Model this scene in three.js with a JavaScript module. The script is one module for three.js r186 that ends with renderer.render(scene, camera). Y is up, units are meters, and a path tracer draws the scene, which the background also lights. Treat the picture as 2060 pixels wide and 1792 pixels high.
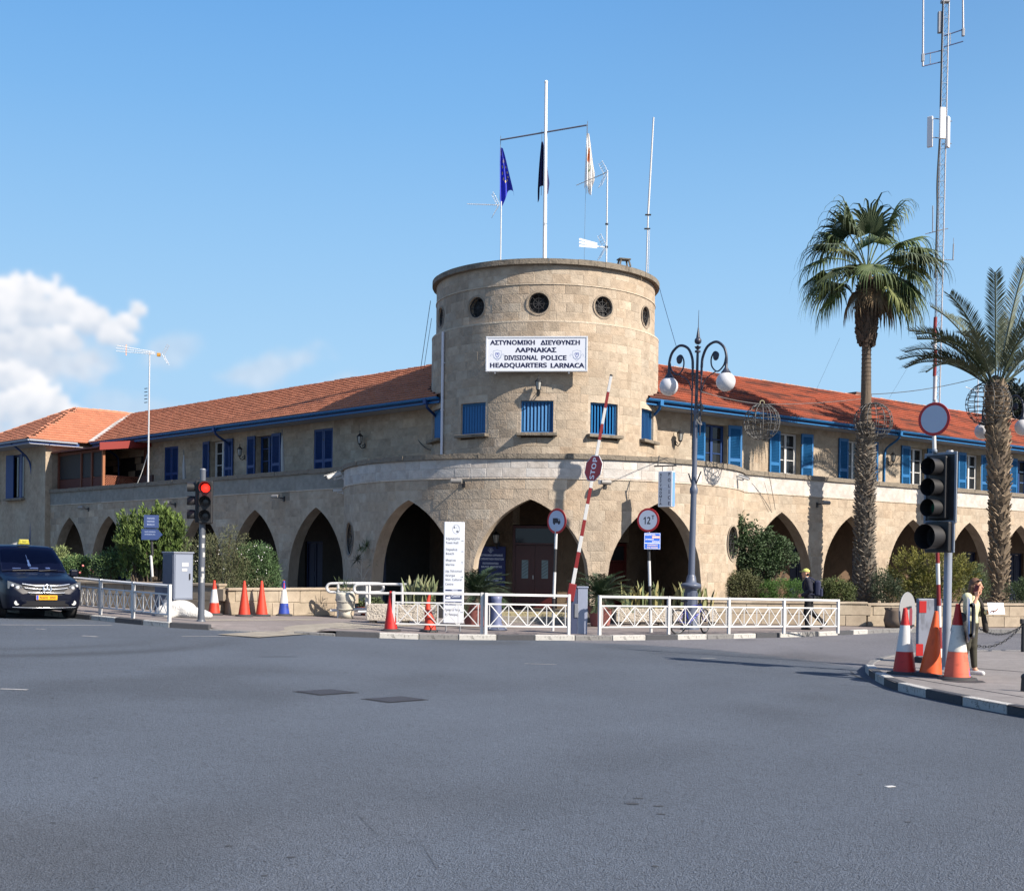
import * as THREE from 'three';
import { mergeGeometries, toCreasedNormals } from 'three/addons/utils/BufferGeometryUtils.js';
import { RoundedBoxGeometry } from 'three/addons/geometries/RoundedBoxGeometry.js';
import { ImprovedNoise } from 'three/addons/math/ImprovedNoise.js';
import { MarchingCubes } from 'three/addons/objects/MarchingCubes.js';

// ---------- camera, sky, sun, exposure ----------
const V3 = THREE.Vector3, PI = Math.PI, R = (d) => d * PI / 180;
const F = 2500, CX = 1030, HY = 1135, ROLL = 0.0122, EYE = 1.9, W = 2060, H = 1792;   // the photograph measured at 2060 x 1792
const scene = new THREE.Scene();
const camera = new THREE.PerspectiveCamera(2 * Math.atan(H / 2 / F) * 180 / PI, W / H, 0.1, 3000);
camera.position.set(0, EYE, 0);
camera.rotation.z = ROLL;
camera.setViewOffset(1024, 890, 0, -(HY - H / 2) / H * 890, 1024, 890);
const EXPO = 2.0;
const SUN_AZ = R(56), SUN_EL = R(37);
const sunDir = new V3(Math.sin(SUN_AZ) * Math.cos(SUN_EL), Math.sin(SUN_EL), Math.cos(SUN_AZ) * Math.cos(SUN_EL));
const sun = new THREE.DirectionalLight(new THREE.Color(1.0, 0.9, 0.77), 5.0);
sun.target.position.set(2, 0, -42); sun.position.copy(sun.target.position).addScaledVector(sunDir, 120);
sun.castShadow = true; sun.shadow.mapSize.set(4096, 4096);
Object.assign(sun.shadow.camera, { left: -60, right: 60, top: 60, bottom: -60, near: 1, far: 300 });
scene.add(sun, sun.target);
const renderer = new THREE.WebGLRenderer({ antialias: true });
renderer.toneMapping = THREE.LinearToneMapping;
renderer.toneMappingExposure = EXPO;
renderer.shadowMap.enabled = true;

let seed = 1;
const reseed = (s) => { seed = s >>> 0; };
const rnd = () => { seed = (seed + 0x6D2B79F5) >>> 0; let t = seed; t = Math.imul(t ^ (t >>> 15), t | 1); t ^= t + Math.imul(t ^ (t >>> 7), t | 61); return ((t ^ (t >>> 14)) >>> 0) / 4294967296; };
const rr = (a, b) => a + (b - a) * rnd();
const clamp = (x, a = 0, b = 1) => Math.min(b, Math.max(a, x));
const smooth = (a, b, x) => { const t = clamp((x - a) / (b - a)); return t * t * (3 - 2 * t); };
const mix = (a, b, t) => a + (b - a) * t;
const PN = new ImprovedNoise();
const fbm = (x, y, z, o = 4) => { let a = 0, s = 1, n = 0; for (let i = 0; i < o; i++) { a += s * PN.noise(x, y, z); n += s; s *= 0.5; x *= 2.03; y *= 2.03; z *= 2.03; } return a / n; };
const lin = (r, g, b) => [r, g, b].map((c) => { c /= 255; return c <= 0.04045 ? c / 12.92 : ((c + 0.055) / 1.055) ** 2.4; });

// sky: blue gradient with a bank of cumulus low on the left
{
  const w = 2048, h = 1024, data = new Float32Array(w * h * 4);
  const stops = [[-90, lin(120, 116, 112)], [-4, lin(150, 160, 172)], [0, lin(186, 214, 240)], [5, lin(178, 216, 248)], [9, lin(170, 213, 248)], [14, lin(152, 201, 245)], [20, lin(127, 184, 239)], [26, lin(105, 167, 231)], [45, lin(72, 132, 208)], [90, lin(50, 104, 184)]];
  // cumulus puffs [azimuth, elevation, radius, flattening] in degrees, softened and broken up with noise
  const puffs = [[-24.5, 9.6, 2.3], [-23, 9.0, 1.7], [-21.4, 9.3, 1.35], [-20, 9.5, 1.1], [-22.3, 7.6, 1.2], [-22.6, 10.1, 1.75], [-21.3, 10.5, 1.5], [-20.2, 10.5, 1.35], [-19.1, 10.2, 1.25], [-18.1, 9.7, 0.95], [-17.35, 10.25, 0.62], [-16.85, 10.75, 0.5], [-23.2, 6.1, 1.7], [-21.6, 6.4, 1.5], [-20.6, 6.3, 1.15], [-19.8, 5.8, 0.9], [-27, 9, 3], [-31, 8, 2.4], [-36, 9, 3.2], [-41, 7.5, 2.2]];
  reseed(42); for (let k = 0; k < 60; k++) { const a0 = rr(48, 310), e0 = rr(4, 15), r0 = rr(0.8, 2.6); for (let m = 0; m < 4; m++) puffs.push([(a0 + rr(-1.6, 1.6) * r0 + 180) % 360 - 180, e0 + rr(-0.3, 0.5) * r0, r0 * rr(0.5, 0.95)]); }
  const veils = [[-11.3, 8.55, 2.5, 0.75, 0.55, 0.30], [-15.5, 9.2, 1.3, 0.8, 0.42, 0.1], [-8.0, 7.9, 1.5, 0.5, 0.3, 0.2], [-21.2, 8.3, 3.4, 1.5, 0.9, 0], [-17.2, 6.6, 2.4, 1.6, 0.35, 0], [-22, 4.5, 3.5, 1.4, 0.7, 0], [-13.5, 6.0, 3, 1.0, 0.3, 0.1]];
  const cl = (az, el) => {
    let d = 0, b = 0.9; const n1 = fbm(az * 0.55, el * 0.75, 2.2, 5), n2 = fbm(az * 1.7 + 5, el * 2.0, 7.7, 4), n3 = fbm(az * 0.22, el * 0.35, 4.4, 4);
    for (const [a, e, rx, ry, al, sl] of veils) { const q = Math.hypot((az - a) / rx, (el - e - sl * (az - a)) / ry); const v = al * (1 - smooth(0.35, 1.15, q + n1 * 1.1)) ; if (v > d) { d = v; b = 0.88 + 0.12 * n2; } }
    let best = -9, hb = 0; for (const [a, e, r] of puffs) { const dx = az - a; if (Math.abs(dx) > 6) continue; const dy = (el - e) * (el < e ? 1.25 : 1.0), v = (r - Math.hypot(dx, dy)) / Math.sqrt(r); if (v > best) { best = v; hb = (el - e) / r; } }
    const v = best + 0.95 * n1 + 0.55 * n2, lowEdge = smooth(0.2, -1.0, hb), c = smooth(-0.02, 0.2 + 0.8 * lowEdge, v) * mix(1, 0.85, lowEdge);
    if (c > 0) { const lit = clamp(0.93 + 0.11 * hb + 0.16 * n2 + 0.10 * n1 - 0.10 * lowEdge, 0.74, 1.05); b = mix(b, lit, c); d = d + (1 - d) * c; }
    return [d, b];
  };
  for (let j = 0; j < h; j++) for (let i = 0; i < w; i++) {
    const el = 90 - (h - 0.5 - j) / h * 180 , phi = (i + 0.5) / w * 2 * PI;
    const e = el;   // first row is the bottom of the sky
    // equirectangular: u = atan2(z, x) / 2pi + 0.5
    const a = (phi - PI), x = Math.cos(a), z = Math.sin(a);
    let az = Math.atan2(x, -z) * 180 / PI;
    let k = 0; while (k < stops.length - 2 && stops[k + 1][0] < e) k++;
    const t = clamp((e - stops[k][0]) / (stops[k + 1][0] - stops[k][0]));
    let c = [0, 1, 2].map((m) => mix(stops[k][1][m], stops[k + 1][1][m], t));
    const cosSun = Math.cos(R(e)) * (x * sunDir.x + z * sunDir.z) + Math.sin(R(e)) * sunDir.y;
    const g = e > -2 ? 0.5 * Math.max(0, cosSun) ** 6 + 0.16 * smooth(-0.3, 1, cosSun) : 0;
    c = c.map((v, m) => v + g * [0.95, 0.9, 0.8][m] * (1 - v * 0.5));
    const right = smooth(-5, 22, az) * (1 - smooth(22, 70, az)) * smooth(12, 26, e) * 0.12; c = c.map((v) => v * (1 - right));
    if (e > 0.5 && e < 22) { const [d, b] = cl(az, e); const cc = [0.93 * b * b, 0.945 * b * Math.sqrt(b) , 0.97 * Math.sqrt(b) * (0.5 + 0.5 * b) + 0.02]; c = c.map((v, m) => mix(v, cc[m], d)); }
    const p = (j * w + i) * 4; data[p] = c[0] / EXPO; data[p + 1] = c[1] / EXPO; data[p + 2] = c[2] / EXPO; data[p + 3] = 1;
  }
  const sky = new THREE.DataTexture(data, w, h, THREE.RGBAFormat, THREE.FloatType);
  sky.mapping = THREE.EquirectangularReflectionMapping; sky.magFilter = sky.minFilter = THREE.LinearFilter; sky.needsUpdate = true;
  scene.background = sky; scene.environment = sky;
  scene.backgroundIntensity = 1; scene.environmentIntensity = 1;
}

// ---------- helpers ----------
const at = (px, py, d) => { const u = (px - CX) / F, v = (HY - py) / F, c = Math.cos(ROLL), s = Math.sin(ROLL); return new V3((u * c - v * s) * d, EYE + (u * s + v * c) * d, -d); };
const gy = (x) => x > -2 ? -0.012 * x : 0.024 + 0.034 * (-2 - x);          // the road falls gently to the right
const PAVE = 0.12;
const gpt = (px, py, lift = 0) => { let d = 30, p; for (let i = 0; i < 40; i++) { p = at(px, py, d); d *= (EYE - gy(p.x) - lift) / Math.max(0.02, EYE - p.y); } return p; };
const used = {};
const numbered = (n) => { const k = used[n] = (used[n] ?? -1) + 1; return k ? n + '_' + String(k).padStart(3, '0') : n; };
function tag(o, label, category, group) { o.userData = { label, category }; if (group) o.userData.group = group; return o; }
function thing(name, label, category, p = [0, 0, 0], turn = 0, group) {
  const o = new THREE.Group(); o.name = numbered(name); scene.add(o);
  if (p.isVector3) o.position.copy(p); else o.position.set(...p);
  o.rotation.y = turn; return tag(o, label, category, group);
}
const merge = (g) => { if (!Array.isArray(g)) return g; if (g.length === 1) return g[0]; const c = g.some((q) => q.attributes.color); g = g.map((q) => { q = q.index ? q.toNonIndexed() : q; for (const k of Object.keys(q.attributes)) if (!['position', 'normal', 'uv'].includes(k) && !(k === 'color' && c)) q.deleteAttribute(k); if (!q.attributes.uv) q.setAttribute('uv', new THREE.BufferAttribute(new Float32Array(q.attributes.position.count * 2), 2)); return q; }); return mergeGeometries(g); };
function part(name, g, m, parent, p, ry) {
  const o = new THREE.Mesh(merge(g), m); o.name = name; o.castShadow = o.receiveShadow = true; parent.add(o);
  if (p) o.position.set(...(p.isVector3 ? [p.x, p.y, p.z] : p)); if (ry) o.rotation.y = ry; return o;
}
function single(name, g, m, label, category, p, ry, group) { const o = part(numbered(name), g, m, scene, p, ry); tag(o, label, category, group); return o; }
function struct(name, g, m) { const o = part(numbered(name), g, m, scene); o.userData.kind = 'structure'; return o; }
const box = (w, h, d, x = 0, y = 0, z = 0, ry = 0, rx = 0, rz = 0) => { const g = new THREE.BoxGeometry(w, h, d); if (rx) g.rotateX(rx); if (rz) g.rotateZ(rz); if (ry) g.rotateY(ry); return g.translate(x, y, z); };
const rbox = (w, h, d, r, x = 0, y = 0, z = 0, ry = 0, seg = 2) => { const g = new RoundedBoxGeometry(w, h, d, seg, Math.min(r, w / 2.01, h / 2.01, d / 2.01)); if (ry) g.rotateY(ry); return g.translate(x, y, z); };
const cyl = (r0, r1, h, x = 0, y = 0, z = 0, n = 16) => new THREE.CylinderGeometry(r1, r0, h, n).translate(x, y + h / 2, z);   // r0 below, r1 above
const sph = (r, x = 0, y = 0, z = 0, n = 20) => new THREE.SphereGeometry(r, n, Math.ceil(n * 0.6)).translate(x, y, z);
const bar = (a, b, r, r2 = r, n = 8) => { const A = Array.isArray(a) ? new V3(...a) : a, B = Array.isArray(b) ? new V3(...b) : b, d = B.clone().sub(A), l = d.length(); const g = new THREE.CylinderGeometry(r2, r, l, n); g.translate(0, l / 2, 0); g.applyQuaternion(new THREE.Quaternion().setFromUnitVectors(new V3(0, 1, 0), d.normalize())); return g.translate(A.x, A.y, A.z); };
const flatBar = (a, b, w, t) => { const A = new V3(...a), B = new V3(...b), d = B.clone().sub(A), l = d.length(); const g = new THREE.BoxGeometry(w, l, t); g.translate(0, l / 2, 0); g.applyQuaternion(new THREE.Quaternion().setFromUnitVectors(new V3(0, 1, 0), d.normalize())); return g.translate(A.x, A.y, A.z); };
const tube = (pts, r, n = 24, m = 6, closed = false) => new THREE.TubeGeometry(new THREE.CatmullRomCurve3(pts.map((p) => Array.isArray(p) ? new V3(...p) : p), closed), n, r, m, closed);
const lathe = (pts, n = 20) => new THREE.LatheGeometry(pts.map((p) => new THREE.Vector2(...p)), n);
const sag = (a, b, s, n = 10) => { const o = []; for (let i = 0; i <= n; i++) { const t = i / n; o.push(new V3().lerpVectors(a, b, t).add(new V3(0, -4 * s * t * (1 - t), 0))); } return o; };
const extr = (pts, d, bev = 0) => new THREE.ExtrudeGeometry(new THREE.Shape(pts.map((p) => new THREE.Vector2(...p))), { depth: d, bevelEnabled: bev > 0, bevelSize: bev, bevelThickness: bev, bevelSegments: 2, curveSegments: 16 });
function metric(g, size = 1) {   // box-projected uv in metres
  g = g.index ? g.toNonIndexed() : g; const p = g.attributes.position, uv = new Float32Array(p.count * 2), a = new V3(), b = new V3(), c = new V3();
  for (let i = 0; i < p.count; i += 3) {
    a.fromBufferAttribute(p, i); b.fromBufferAttribute(p, i + 1); c.fromBufferAttribute(p, i + 2);
    const n = b.clone().sub(a).cross(c.clone().sub(a)), x = Math.abs(n.x), y = Math.abs(n.y), z = Math.abs(n.z);
    [a, b, c].forEach((v, k) => { const [u, w] = y > x && y > z ? [v.x, v.z] : x > z ? [v.z, v.y] : [v.x, v.y]; uv[(i + k) * 2] = u / size; uv[(i + k) * 2 + 1] = w / size; });
  }
  g.setAttribute('uv', new THREE.BufferAttribute(uv, 2)); return g;
}
function tint(g, c) { const n = g.attributes.position.count, a = new Float32Array(n * 3); for (let i = 0; i < n; i++) { a[i * 3] = c[0]; a[i * 3 + 1] = c[1]; a[i * 3 + 2] = c[2]; } g.setAttribute('color', new THREE.BufferAttribute(a, 3)); return g; }
function geo(pos, uv, crease = 0.6) { const g = new THREE.BufferGeometry(); g.setAttribute('position', new THREE.Float32BufferAttribute(pos, 3)); g.setAttribute('uv', new THREE.Float32BufferAttribute(uv, 2)); g.computeVertexNormals(); return crease ? toCreasedNormals(g, crease) : g; }

// tileable value noise for textures
function tnoise(n, cells, s) {
  reseed(s); const g = new Float32Array(cells * cells).map(() => rnd()), o = new Float32Array(n * n), sm = (t) => t * t * (3 - 2 * t);
  for (let y = 0; y < n; y++) for (let x = 0; x < n; x++) { const fx = x / n * cells, fy = y / n * cells, x0 = fx | 0, y0 = fy | 0, tx = sm(fx - x0), ty = sm(fy - y0), x1 = (x0 + 1) % cells, y1 = (y0 + 1) % cells; o[y * n + x] = mix(mix(g[y0 * cells + x0], g[y0 * cells + x1], tx), mix(g[y1 * cells + x0], g[y1 * cells + x1], tx), ty); }
  return o;
}
function dataTex(n, fn, srgb, rep = 1) {   // fn(i) -> [r, g, b] in 0..1 (linear for data, sRGB for colour)
  const d = new Uint8Array(n * n * 4); for (let i = 0; i < n * n; i++) { const c = fn(i); d[i * 4] = clamp(c[0]) * 255; d[i * 4 + 1] = clamp(c[1]) * 255; d[i * 4 + 2] = clamp(c[2]) * 255; d[i * 4 + 3] = 255; }
  const t = new THREE.DataTexture(d, n, n); t.wrapS = t.wrapT = THREE.RepeatWrapping; t.magFilter = t.minFilter = THREE.LinearFilter; t.repeat.set(rep, rep); if (srgb) t.colorSpace = THREE.SRGBColorSpace; t.needsUpdate = true; return t;
}
function canvasTex(w, h, draw) { const c = document.createElement('canvas'); c.width = w; c.height = h; const x = c.getContext('2d'); draw(x, w, h); const t = new THREE.CanvasTexture(c); t.colorSpace = THREE.SRGBColorSpace; return t; }
const std = (c, rough = 0.8, o = {}) => new THREE.MeshStandardMaterial({ color: Array.isArray(c) ? new THREE.Color().setRGB(...c) : new THREE.Color(c), roughness: rough, ...o });

// ---------- materials ----------
const N = 512, nA = tnoise(N, 8, 11), nB = tnoise(N, 24, 12), nC = tnoise(N, 96, 13), nD = tnoise(N, 256, 14), nE = tnoise(N, 4, 15);
const mott = (a) => dataTex(N, (i) => { const v = 1 - a * (0.30 * nA[i] + 0.25 * nB[i] + 0.2 * nC[i] + 0.25 * nD[i]); return [v, v, v]; }, false);
const stoneMap = dataTex(N, (i) => { const v = 0.86 + 0.16 * (nA[i] - 0.5) + 0.22 * (nB[i] - 0.5) + 0.2 * (nE[i] - 0.5) + 0.12 * (nC[i] - 0.5) + 0.10 * (nD[i] - 0.5) - (nC[i] > 0.9 ? 0.12 : 0), w = 0.05 * (nE[i] - 0.5); return [v, v - 0.02 + w, v - 0.05 + w * 1.6]; }, false, 0.31);
const stoneBump = dataTex(N, (i) => { const v = 0.4 * nB[i] + 0.35 * nC[i] + 0.25 * nD[i] - (nC[i] > 0.88 ? 0.3 : 0); return [v, v, v]; }, false, 0.31);
const dirtMap = dataTex(N, (i) => { const v = 0.98 - 0.35 * smooth(0.45, 0.9, nA[i] * 0.6 + nB[i] * 0.4) - 0.1 * nD[i]; return [v, v - 0.01, v - 0.03]; }, false, 0.7);
const wornMap = dataTex(N, (i) => { const f = nB[i] * 0.5 + nC[i] * 0.35 + nD[i] * 0.15, v = f > 0.66 ? 0.45 : f > 0.6 ? 0.75 : 0.97; return [v, v, v * 0.99]; }, false, 0.9);
const fineBump = dataTex(N, (i) => { const v = 0.5 * nC[i] + 0.5 * nD[i]; return [v, v, v]; }, false, 1);
const M = {
  stone: std([0.395, 0.334, 0.266], 0.93, { map: stoneMap, bumpMap: stoneBump, bumpScale: 0.02, vertexColors: true }),
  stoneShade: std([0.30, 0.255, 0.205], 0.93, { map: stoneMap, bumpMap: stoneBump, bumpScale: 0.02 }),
  mortar: std([0.34, 0.29, 0.225], 0.95, { map: stoneMap }),
  bandWhite: std([0.47, 0.455, 0.445], 0.85, { map: stoneMap, bumpMap: stoneBump, bumpScale: 0.012, vertexColors: true }),
  coping: std([0.185, 0.16, 0.13], 0.95, { map: dirtMap, bumpMap: stoneBump, bumpScale: 0.03 }),
  blue: std(lin(18, 98, 154), 0.55, { map: mott(0.25) }),
  blueDark: std(lin(17, 58, 114), 0.55, { map: mott(0.3) }),  // the blue with shade put into it, for the left wing and recessed parts
  glass: new THREE.MeshPhysicalMaterial({ color: new THREE.Color(0.015, 0.018, 0.022), roughness: 0.06, specularIntensity: 0.7 }),
  dark: std([0.012, 0.012, 0.014], 0.7),
  iron: std([0.012, 0.013, 0.016], 0.5),
  black: std([0.02, 0.02, 0.022], 0.5),
  white: std([0.52, 0.52, 0.52], 0.45, { map: mott(0.12) }),
  whiteRough: std([0.55, 0.54, 0.52], 0.9, { map: wornMap }),
  galv: std([0.25, 0.26, 0.285], 0.45, { metalness: 0.35, map: mott(0.25) }),
  lampPaint: std(lin(82, 90, 108), 0.45, { map: mott(0.2) }),
  steelGrey: std(lin(120, 128, 140), 0.5, { map: mott(0.25) }),
  woodRed: std(lin(74, 22, 18), 0.4, { map: mott(0.35) }),
  timber: std(lin(100, 52, 34), 0.7, { map: mott(0.35) }),
  terracotta: std(lin(168, 96, 76), 0.85, { map: dirtMap }),
  concrete: std([0.30, 0.28, 0.25], 0.92, { map: dirtMap, bumpMap: fineBump, bumpScale: 0.02 }),
  concreteWhite: std([0.42, 0.41, 0.40], 0.92, { map: dirtMap }),
  red: std(lin(196, 22, 24), 0.5, { map: mott(0.15) }),
  redDull: std(lin(150, 24, 26), 0.55, { map: mott(0.2) }),
  orange: std(lin(226, 74, 24), 0.55, { map: dirtMap }),
  rubber: std([0.03, 0.03, 0.033], 0.8, { map: dirtMap }),
  signWhite: std([0.56, 0.58, 0.61], 0.4),
  signGrey: std([0.36, 0.38, 0.40], 0.5),
  wire: std([0.03, 0.03, 0.03], 0.6),
  wireGrey: std([0.11, 0.11, 0.11], 0.6),
  trunk: std([0.11, 0.085, 0.065], 0.95, { map: dirtMap, bumpMap: stoneBump, bumpScale: 0.03 }),
  boot: std([0.235, 0.185, 0.14], 0.95, { vertexColors: true }),
  alu: std([0.62, 0.63, 0.65], 0.4, { metalness: 0.6 }),
};
// ---------- ground, road, pavements ----------
const asphaltTex = (() => { const n = 1024, a = tnoise(n, 300, 21), b = tnoise(n, 140, 22), c = tnoise(n, 64, 23), d = tnoise(n, 12, 24); return { map: dataTex(n, (i) => { let v = 0.70 + 0.42 * (a[i] - 0.5) + 0.42 * (b[i] - 0.5) + 0.12 * (c[i] - 0.5) + 0.06 * (d[i] - 0.5); if (a[i] > 0.92) v += 0.3; if (b[i] < 0.08) v -= 0.3; return [v, v, v * 1.0]; }, false), bump: dataTex(n, (i) => { const v = 0.55 * a[i] + 0.45 * b[i]; return [v, v, v]; }, false) }; })();
const mRoad = std([0.088, 0.108, 0.142], 0.9, { map: asphaltTex.map, bumpMap: asphaltTex.bump, bumpScale: 0.02, vertexColors: true });
function sheet(xs, zf, zb, rows, lift, uvS, colour) {   // columns at xs from zf(x) back to zb(x), following the slope of the road
  const pos = [], uv = [], col = [];
  const P = (x, k) => { const z = mix(zf(x), zb(x), k / rows); return [x, gy(x) + lift, z]; };
  const put = (p) => { pos.push(...p); uv.push(p[0] / uvS, p[2] / uvS); if (colour) col.push(...colour(p[0], p[2])); };
  for (let i = 0; i < xs.length - 1; i++) for (let k = 0; k < rows; k++) { const a = P(xs[i], k), b = P(xs[i + 1], k), c = P(xs[i + 1], k + 1), d = P(xs[i], k + 1); [a, b, c, a, c, d].forEach(put); }
  const g = new THREE.BufferGeometry(); g.setAttribute('position', new THREE.Float32BufferAttribute(pos, 3)); g.setAttribute('uv', new THREE.Float32BufferAttribute(uv, 2)); if (colour) g.setAttribute('color', new THREE.Float32BufferAttribute(col, 3)); g.computeVertexNormals(); return g;
}
const range = (a, b, st) => { const n = Math.max(1, Math.round((b - a) / st)), o = []; for (let i = 0; i <= n; i++) o.push(a + (b - a) * i / n); return o; };
struct('ground', [new THREE.PlaneGeometry(1600, 1600).rotateX(-PI / 2).translate(0, -0.75, -300)], std([0.11, 0.10, 0.09], 1));
// edge of the newer asphalt: older, paler and pinker paving lies beyond it on the right and along the left kerb
const edgeA = [gpt(1150, 1291), gpt(1300, 1297), gpt(1450, 1308), gpt(1600, 1325), gpt(1730, 1342)];
const roadTone = (x, z) => {
  let v = 1 + 0.45 * fbm(x * 0.10, z * 0.06, 1.5, 4) + 0.3 * fbm(x * 0.45, z * 0.3, 6.5, 5);
  let pink = 0;
  let zEdge = -99; for (let i = 0; i < edgeA.length - 1; i++) if (x >= edgeA[i].x && x <= edgeA[i + 1].x) zEdge = mix(edgeA[i].z, edgeA[i + 1].z, (x - edgeA[i].x) / (edgeA[i + 1].x - edgeA[i].x));
  if (x > edgeA[edgeA.length - 1].x) zEdge = edgeA[edgeA.length - 1].z;
  if (zEdge > -90) pink = smooth(zEdge + 0.25 + 0.2 * fbm(x, z, 2, 2), zEdge - 0.1, z);
  const dark = smooth(0.02, 0.3, fbm(x * 0.22 + 9, z * 0.15, 3.3, 3));                      // worn, polished lanes
  v *= 1 - 0.26 * dark;
  const near = smooth(-14, -8, z); v *= 1 + 0.06 * near;
  const warm = smooth(0.0, 0.35, fbm(x * 0.3, z * 0.2, 12.1, 3)) * 0.5 * smooth(-13, -8, z);
  const r0 = Math.hypot(x + 13.5, (z + 26.5) * 1.0); const tyre = Math.exp(-(((r0 - 7.4) / 0.35) ** 2)) * smooth(-30, -22, z) * 0.42 + Math.exp(-(((r0 - 6.1) / 0.3) ** 2)) * smooth(-30, -22, z) * 0.26; v *= 1 - tyre;
  return [v * mix(1, 1.95, pink) * (1 + 0.10 * warm), v * mix(1, 1.60, pink), v * mix(1, 1.38, pink) * (1 - 0.08 * warm)];
};
struct('road', [sheet(range(-34, 34, 0.34), () => 3, () => -62, 190, 0, 1.6, roadTone)], mRoad);

// pavement in front of the building: its kerb line from left to right
const kerbPts = [[-330, 1196, 0], [-60, 1224, 0], [160, 1245, 0], [250, 1254, 0], [345, 1263, 0], [450, 1269, 0], [560, 1273.5, 0], [665, 1279.5, 0], [800, 1285, 0], [1000, 1287.5, 0], [1200, 1288.5, 0], [1400, 1286.5, 0], [1600, 1281.5, 0], [1725, 1276, 0], [1800, 1272, 0], [1900, 1272, 0], [2060, 1274, 0], [2500, 1280, 0]].map(([x, y]) => gpt(x, y));
const kerbZ = (x) => { for (let i = 0; i < kerbPts.length - 1; i++) if (x <= kerbPts[i + 1].x) return mix(kerbPts[i].z, kerbPts[i + 1].z, (x - kerbPts[i].x) / (kerbPts[i + 1].x - kerbPts[i].x)); return kerbPts[kerbPts.length - 1].z; };
const xDrop0 = gpt(395, 1266).x, xDrop1 = gpt(655, 1279).x;                                 // lowered kerb at the crossing
const dropF = (x) => smooth(xDrop0, xDrop0 + 0.5, x) * (1 - smooth(xDrop1 - 0.5, xDrop1, x));
const slabTex = dataTex(N, (i) => { const v = 0.86 + 0.2 * (nA[i] - 0.5) + 0.15 * (nB[i] - 0.5) + 0.16 * (nC[i] - 0.5) + 0.1 * (nD[i] - 0.5); return [v, v - 0.01, v - 0.02]; }, false, 0.4);
const mPave = std([0.205, 0.178, 0.172], 0.93, { map: slabTex, bumpMap: fineBump, bumpScale: 0.006, vertexColors: true });
{
  const x0 = kerbPts[0].x, x1 = kerbPts[kerbPts.length - 1].x, rows = 40;
  const g = sheet(range(x0, x1, 0.25), (x) => kerbZ(x) - 0.14, () => -75, rows, PAVE, 1, (x, z) => { const v = 1 + 0.18 * fbm(x * 0.35, z * 0.35, 2, 4), p = smooth(-3, -6, x); return [v * mix(1, 0.98, p), v, v]; });
  const p = g.attributes.position; for (let i = 0; i < p.count; i++) { const x = p.getX(i), f = dropF(x) * smooth(1.6, 0.2, kerbZ(x) - p.getZ(i)); p.setY(i, p.getY(i) - f * 0.105); }
  g.computeVertexNormals(); struct('pavement', [g], mPave);
}
const paveY = (x) => gy(x) + PAVE;
// kerb stones, each a block of its own, painted alternately
const mKW = std([0.42, 0.41, 0.395], 0.9, { map: wornMap, bumpMap: fineBump, bumpScale: 0.01 }), mKB = std([0.055, 0.058, 0.068], 0.85, { map: dirtMap, bumpMap: fineBump, bumpScale: 0.01 }), mKG = std([0.17, 0.168, 0.17], 0.92, { map: wornMap, bumpMap: fineBump, bumpScale: 0.01 });
function kerbLine(pts, len, top, pick, parent, wid = 0.16) {
  const seg = []; let tot = 0; for (let i = 0; i < pts.length - 1; i++) { const l = pts[i].distanceTo(pts[i + 1]); seg.push([tot, l]); tot += l; }
  const P = (s) => { s = clamp(s, 0, tot); let i = 0; while (i < seg.length - 1 && s > seg[i][0] + seg[i][1]) i++; return new V3().lerpVectors(pts[i], pts[i + 1], (s - seg[i][0]) / seg[i][1]); };
  let s = 0, k = 0; reseed(77 + Math.round(tot * 10));
  while (s < tot - 0.1) {
    const l = Math.min(len * rr(0.9, 1.08), tot - s), a = P(s), b = P(s + l), d = b.clone().sub(a), h = Math.hypot(d.x, d.z), n = new V3(d.z, 0, -d.x).divideScalar(h);
    const m = pick(k, (a.x + b.x) / 2), t = top((a.x + b.x) / 2);
    if (m) {
      const g = metric(rbox(h - 0.012, t + 0.25, wid, 0.022)); g.translate(0, (t - 0.25) / 2, -wid / 2);
      const o = part('kerb_stone', g, m, parent, [(a.x + b.x) / 2 + rr(-1, 1) * 0.006, gy((a.x + b.x) / 2) + rr(-0.006, 0.006), (a.z + b.z) / 2 + rr(-0.01, 0.01)]);
      o.rotation.y = Math.atan2(-d.z, d.x); o.rotation.z = Math.atan2(gy(b.x) - gy(a.x), h);
    }
    s += l; k++;
  }
}
const kerb = new THREE.Group(); kerb.name = 'kerb'; kerb.userData.kind = 'structure'; scene.add(kerb);
kerbLine(kerbPts, 1.0, (x) => mix(PAVE + 0.012, 0.028, dropF(x)), (k, x) => dropF(x) > 0.5 ? mKG : x > kerbPts[13].x + 0.4 ? mKG : x < kerbPts[7].x - 0.2 ? (k % 2 ? mKW : mKB) : (k % 2 ? mKW : (x > 4 && k % 4 === 2 ? mKG : k % 4 === 0 ? mKB : mKG)), kerb);
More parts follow.
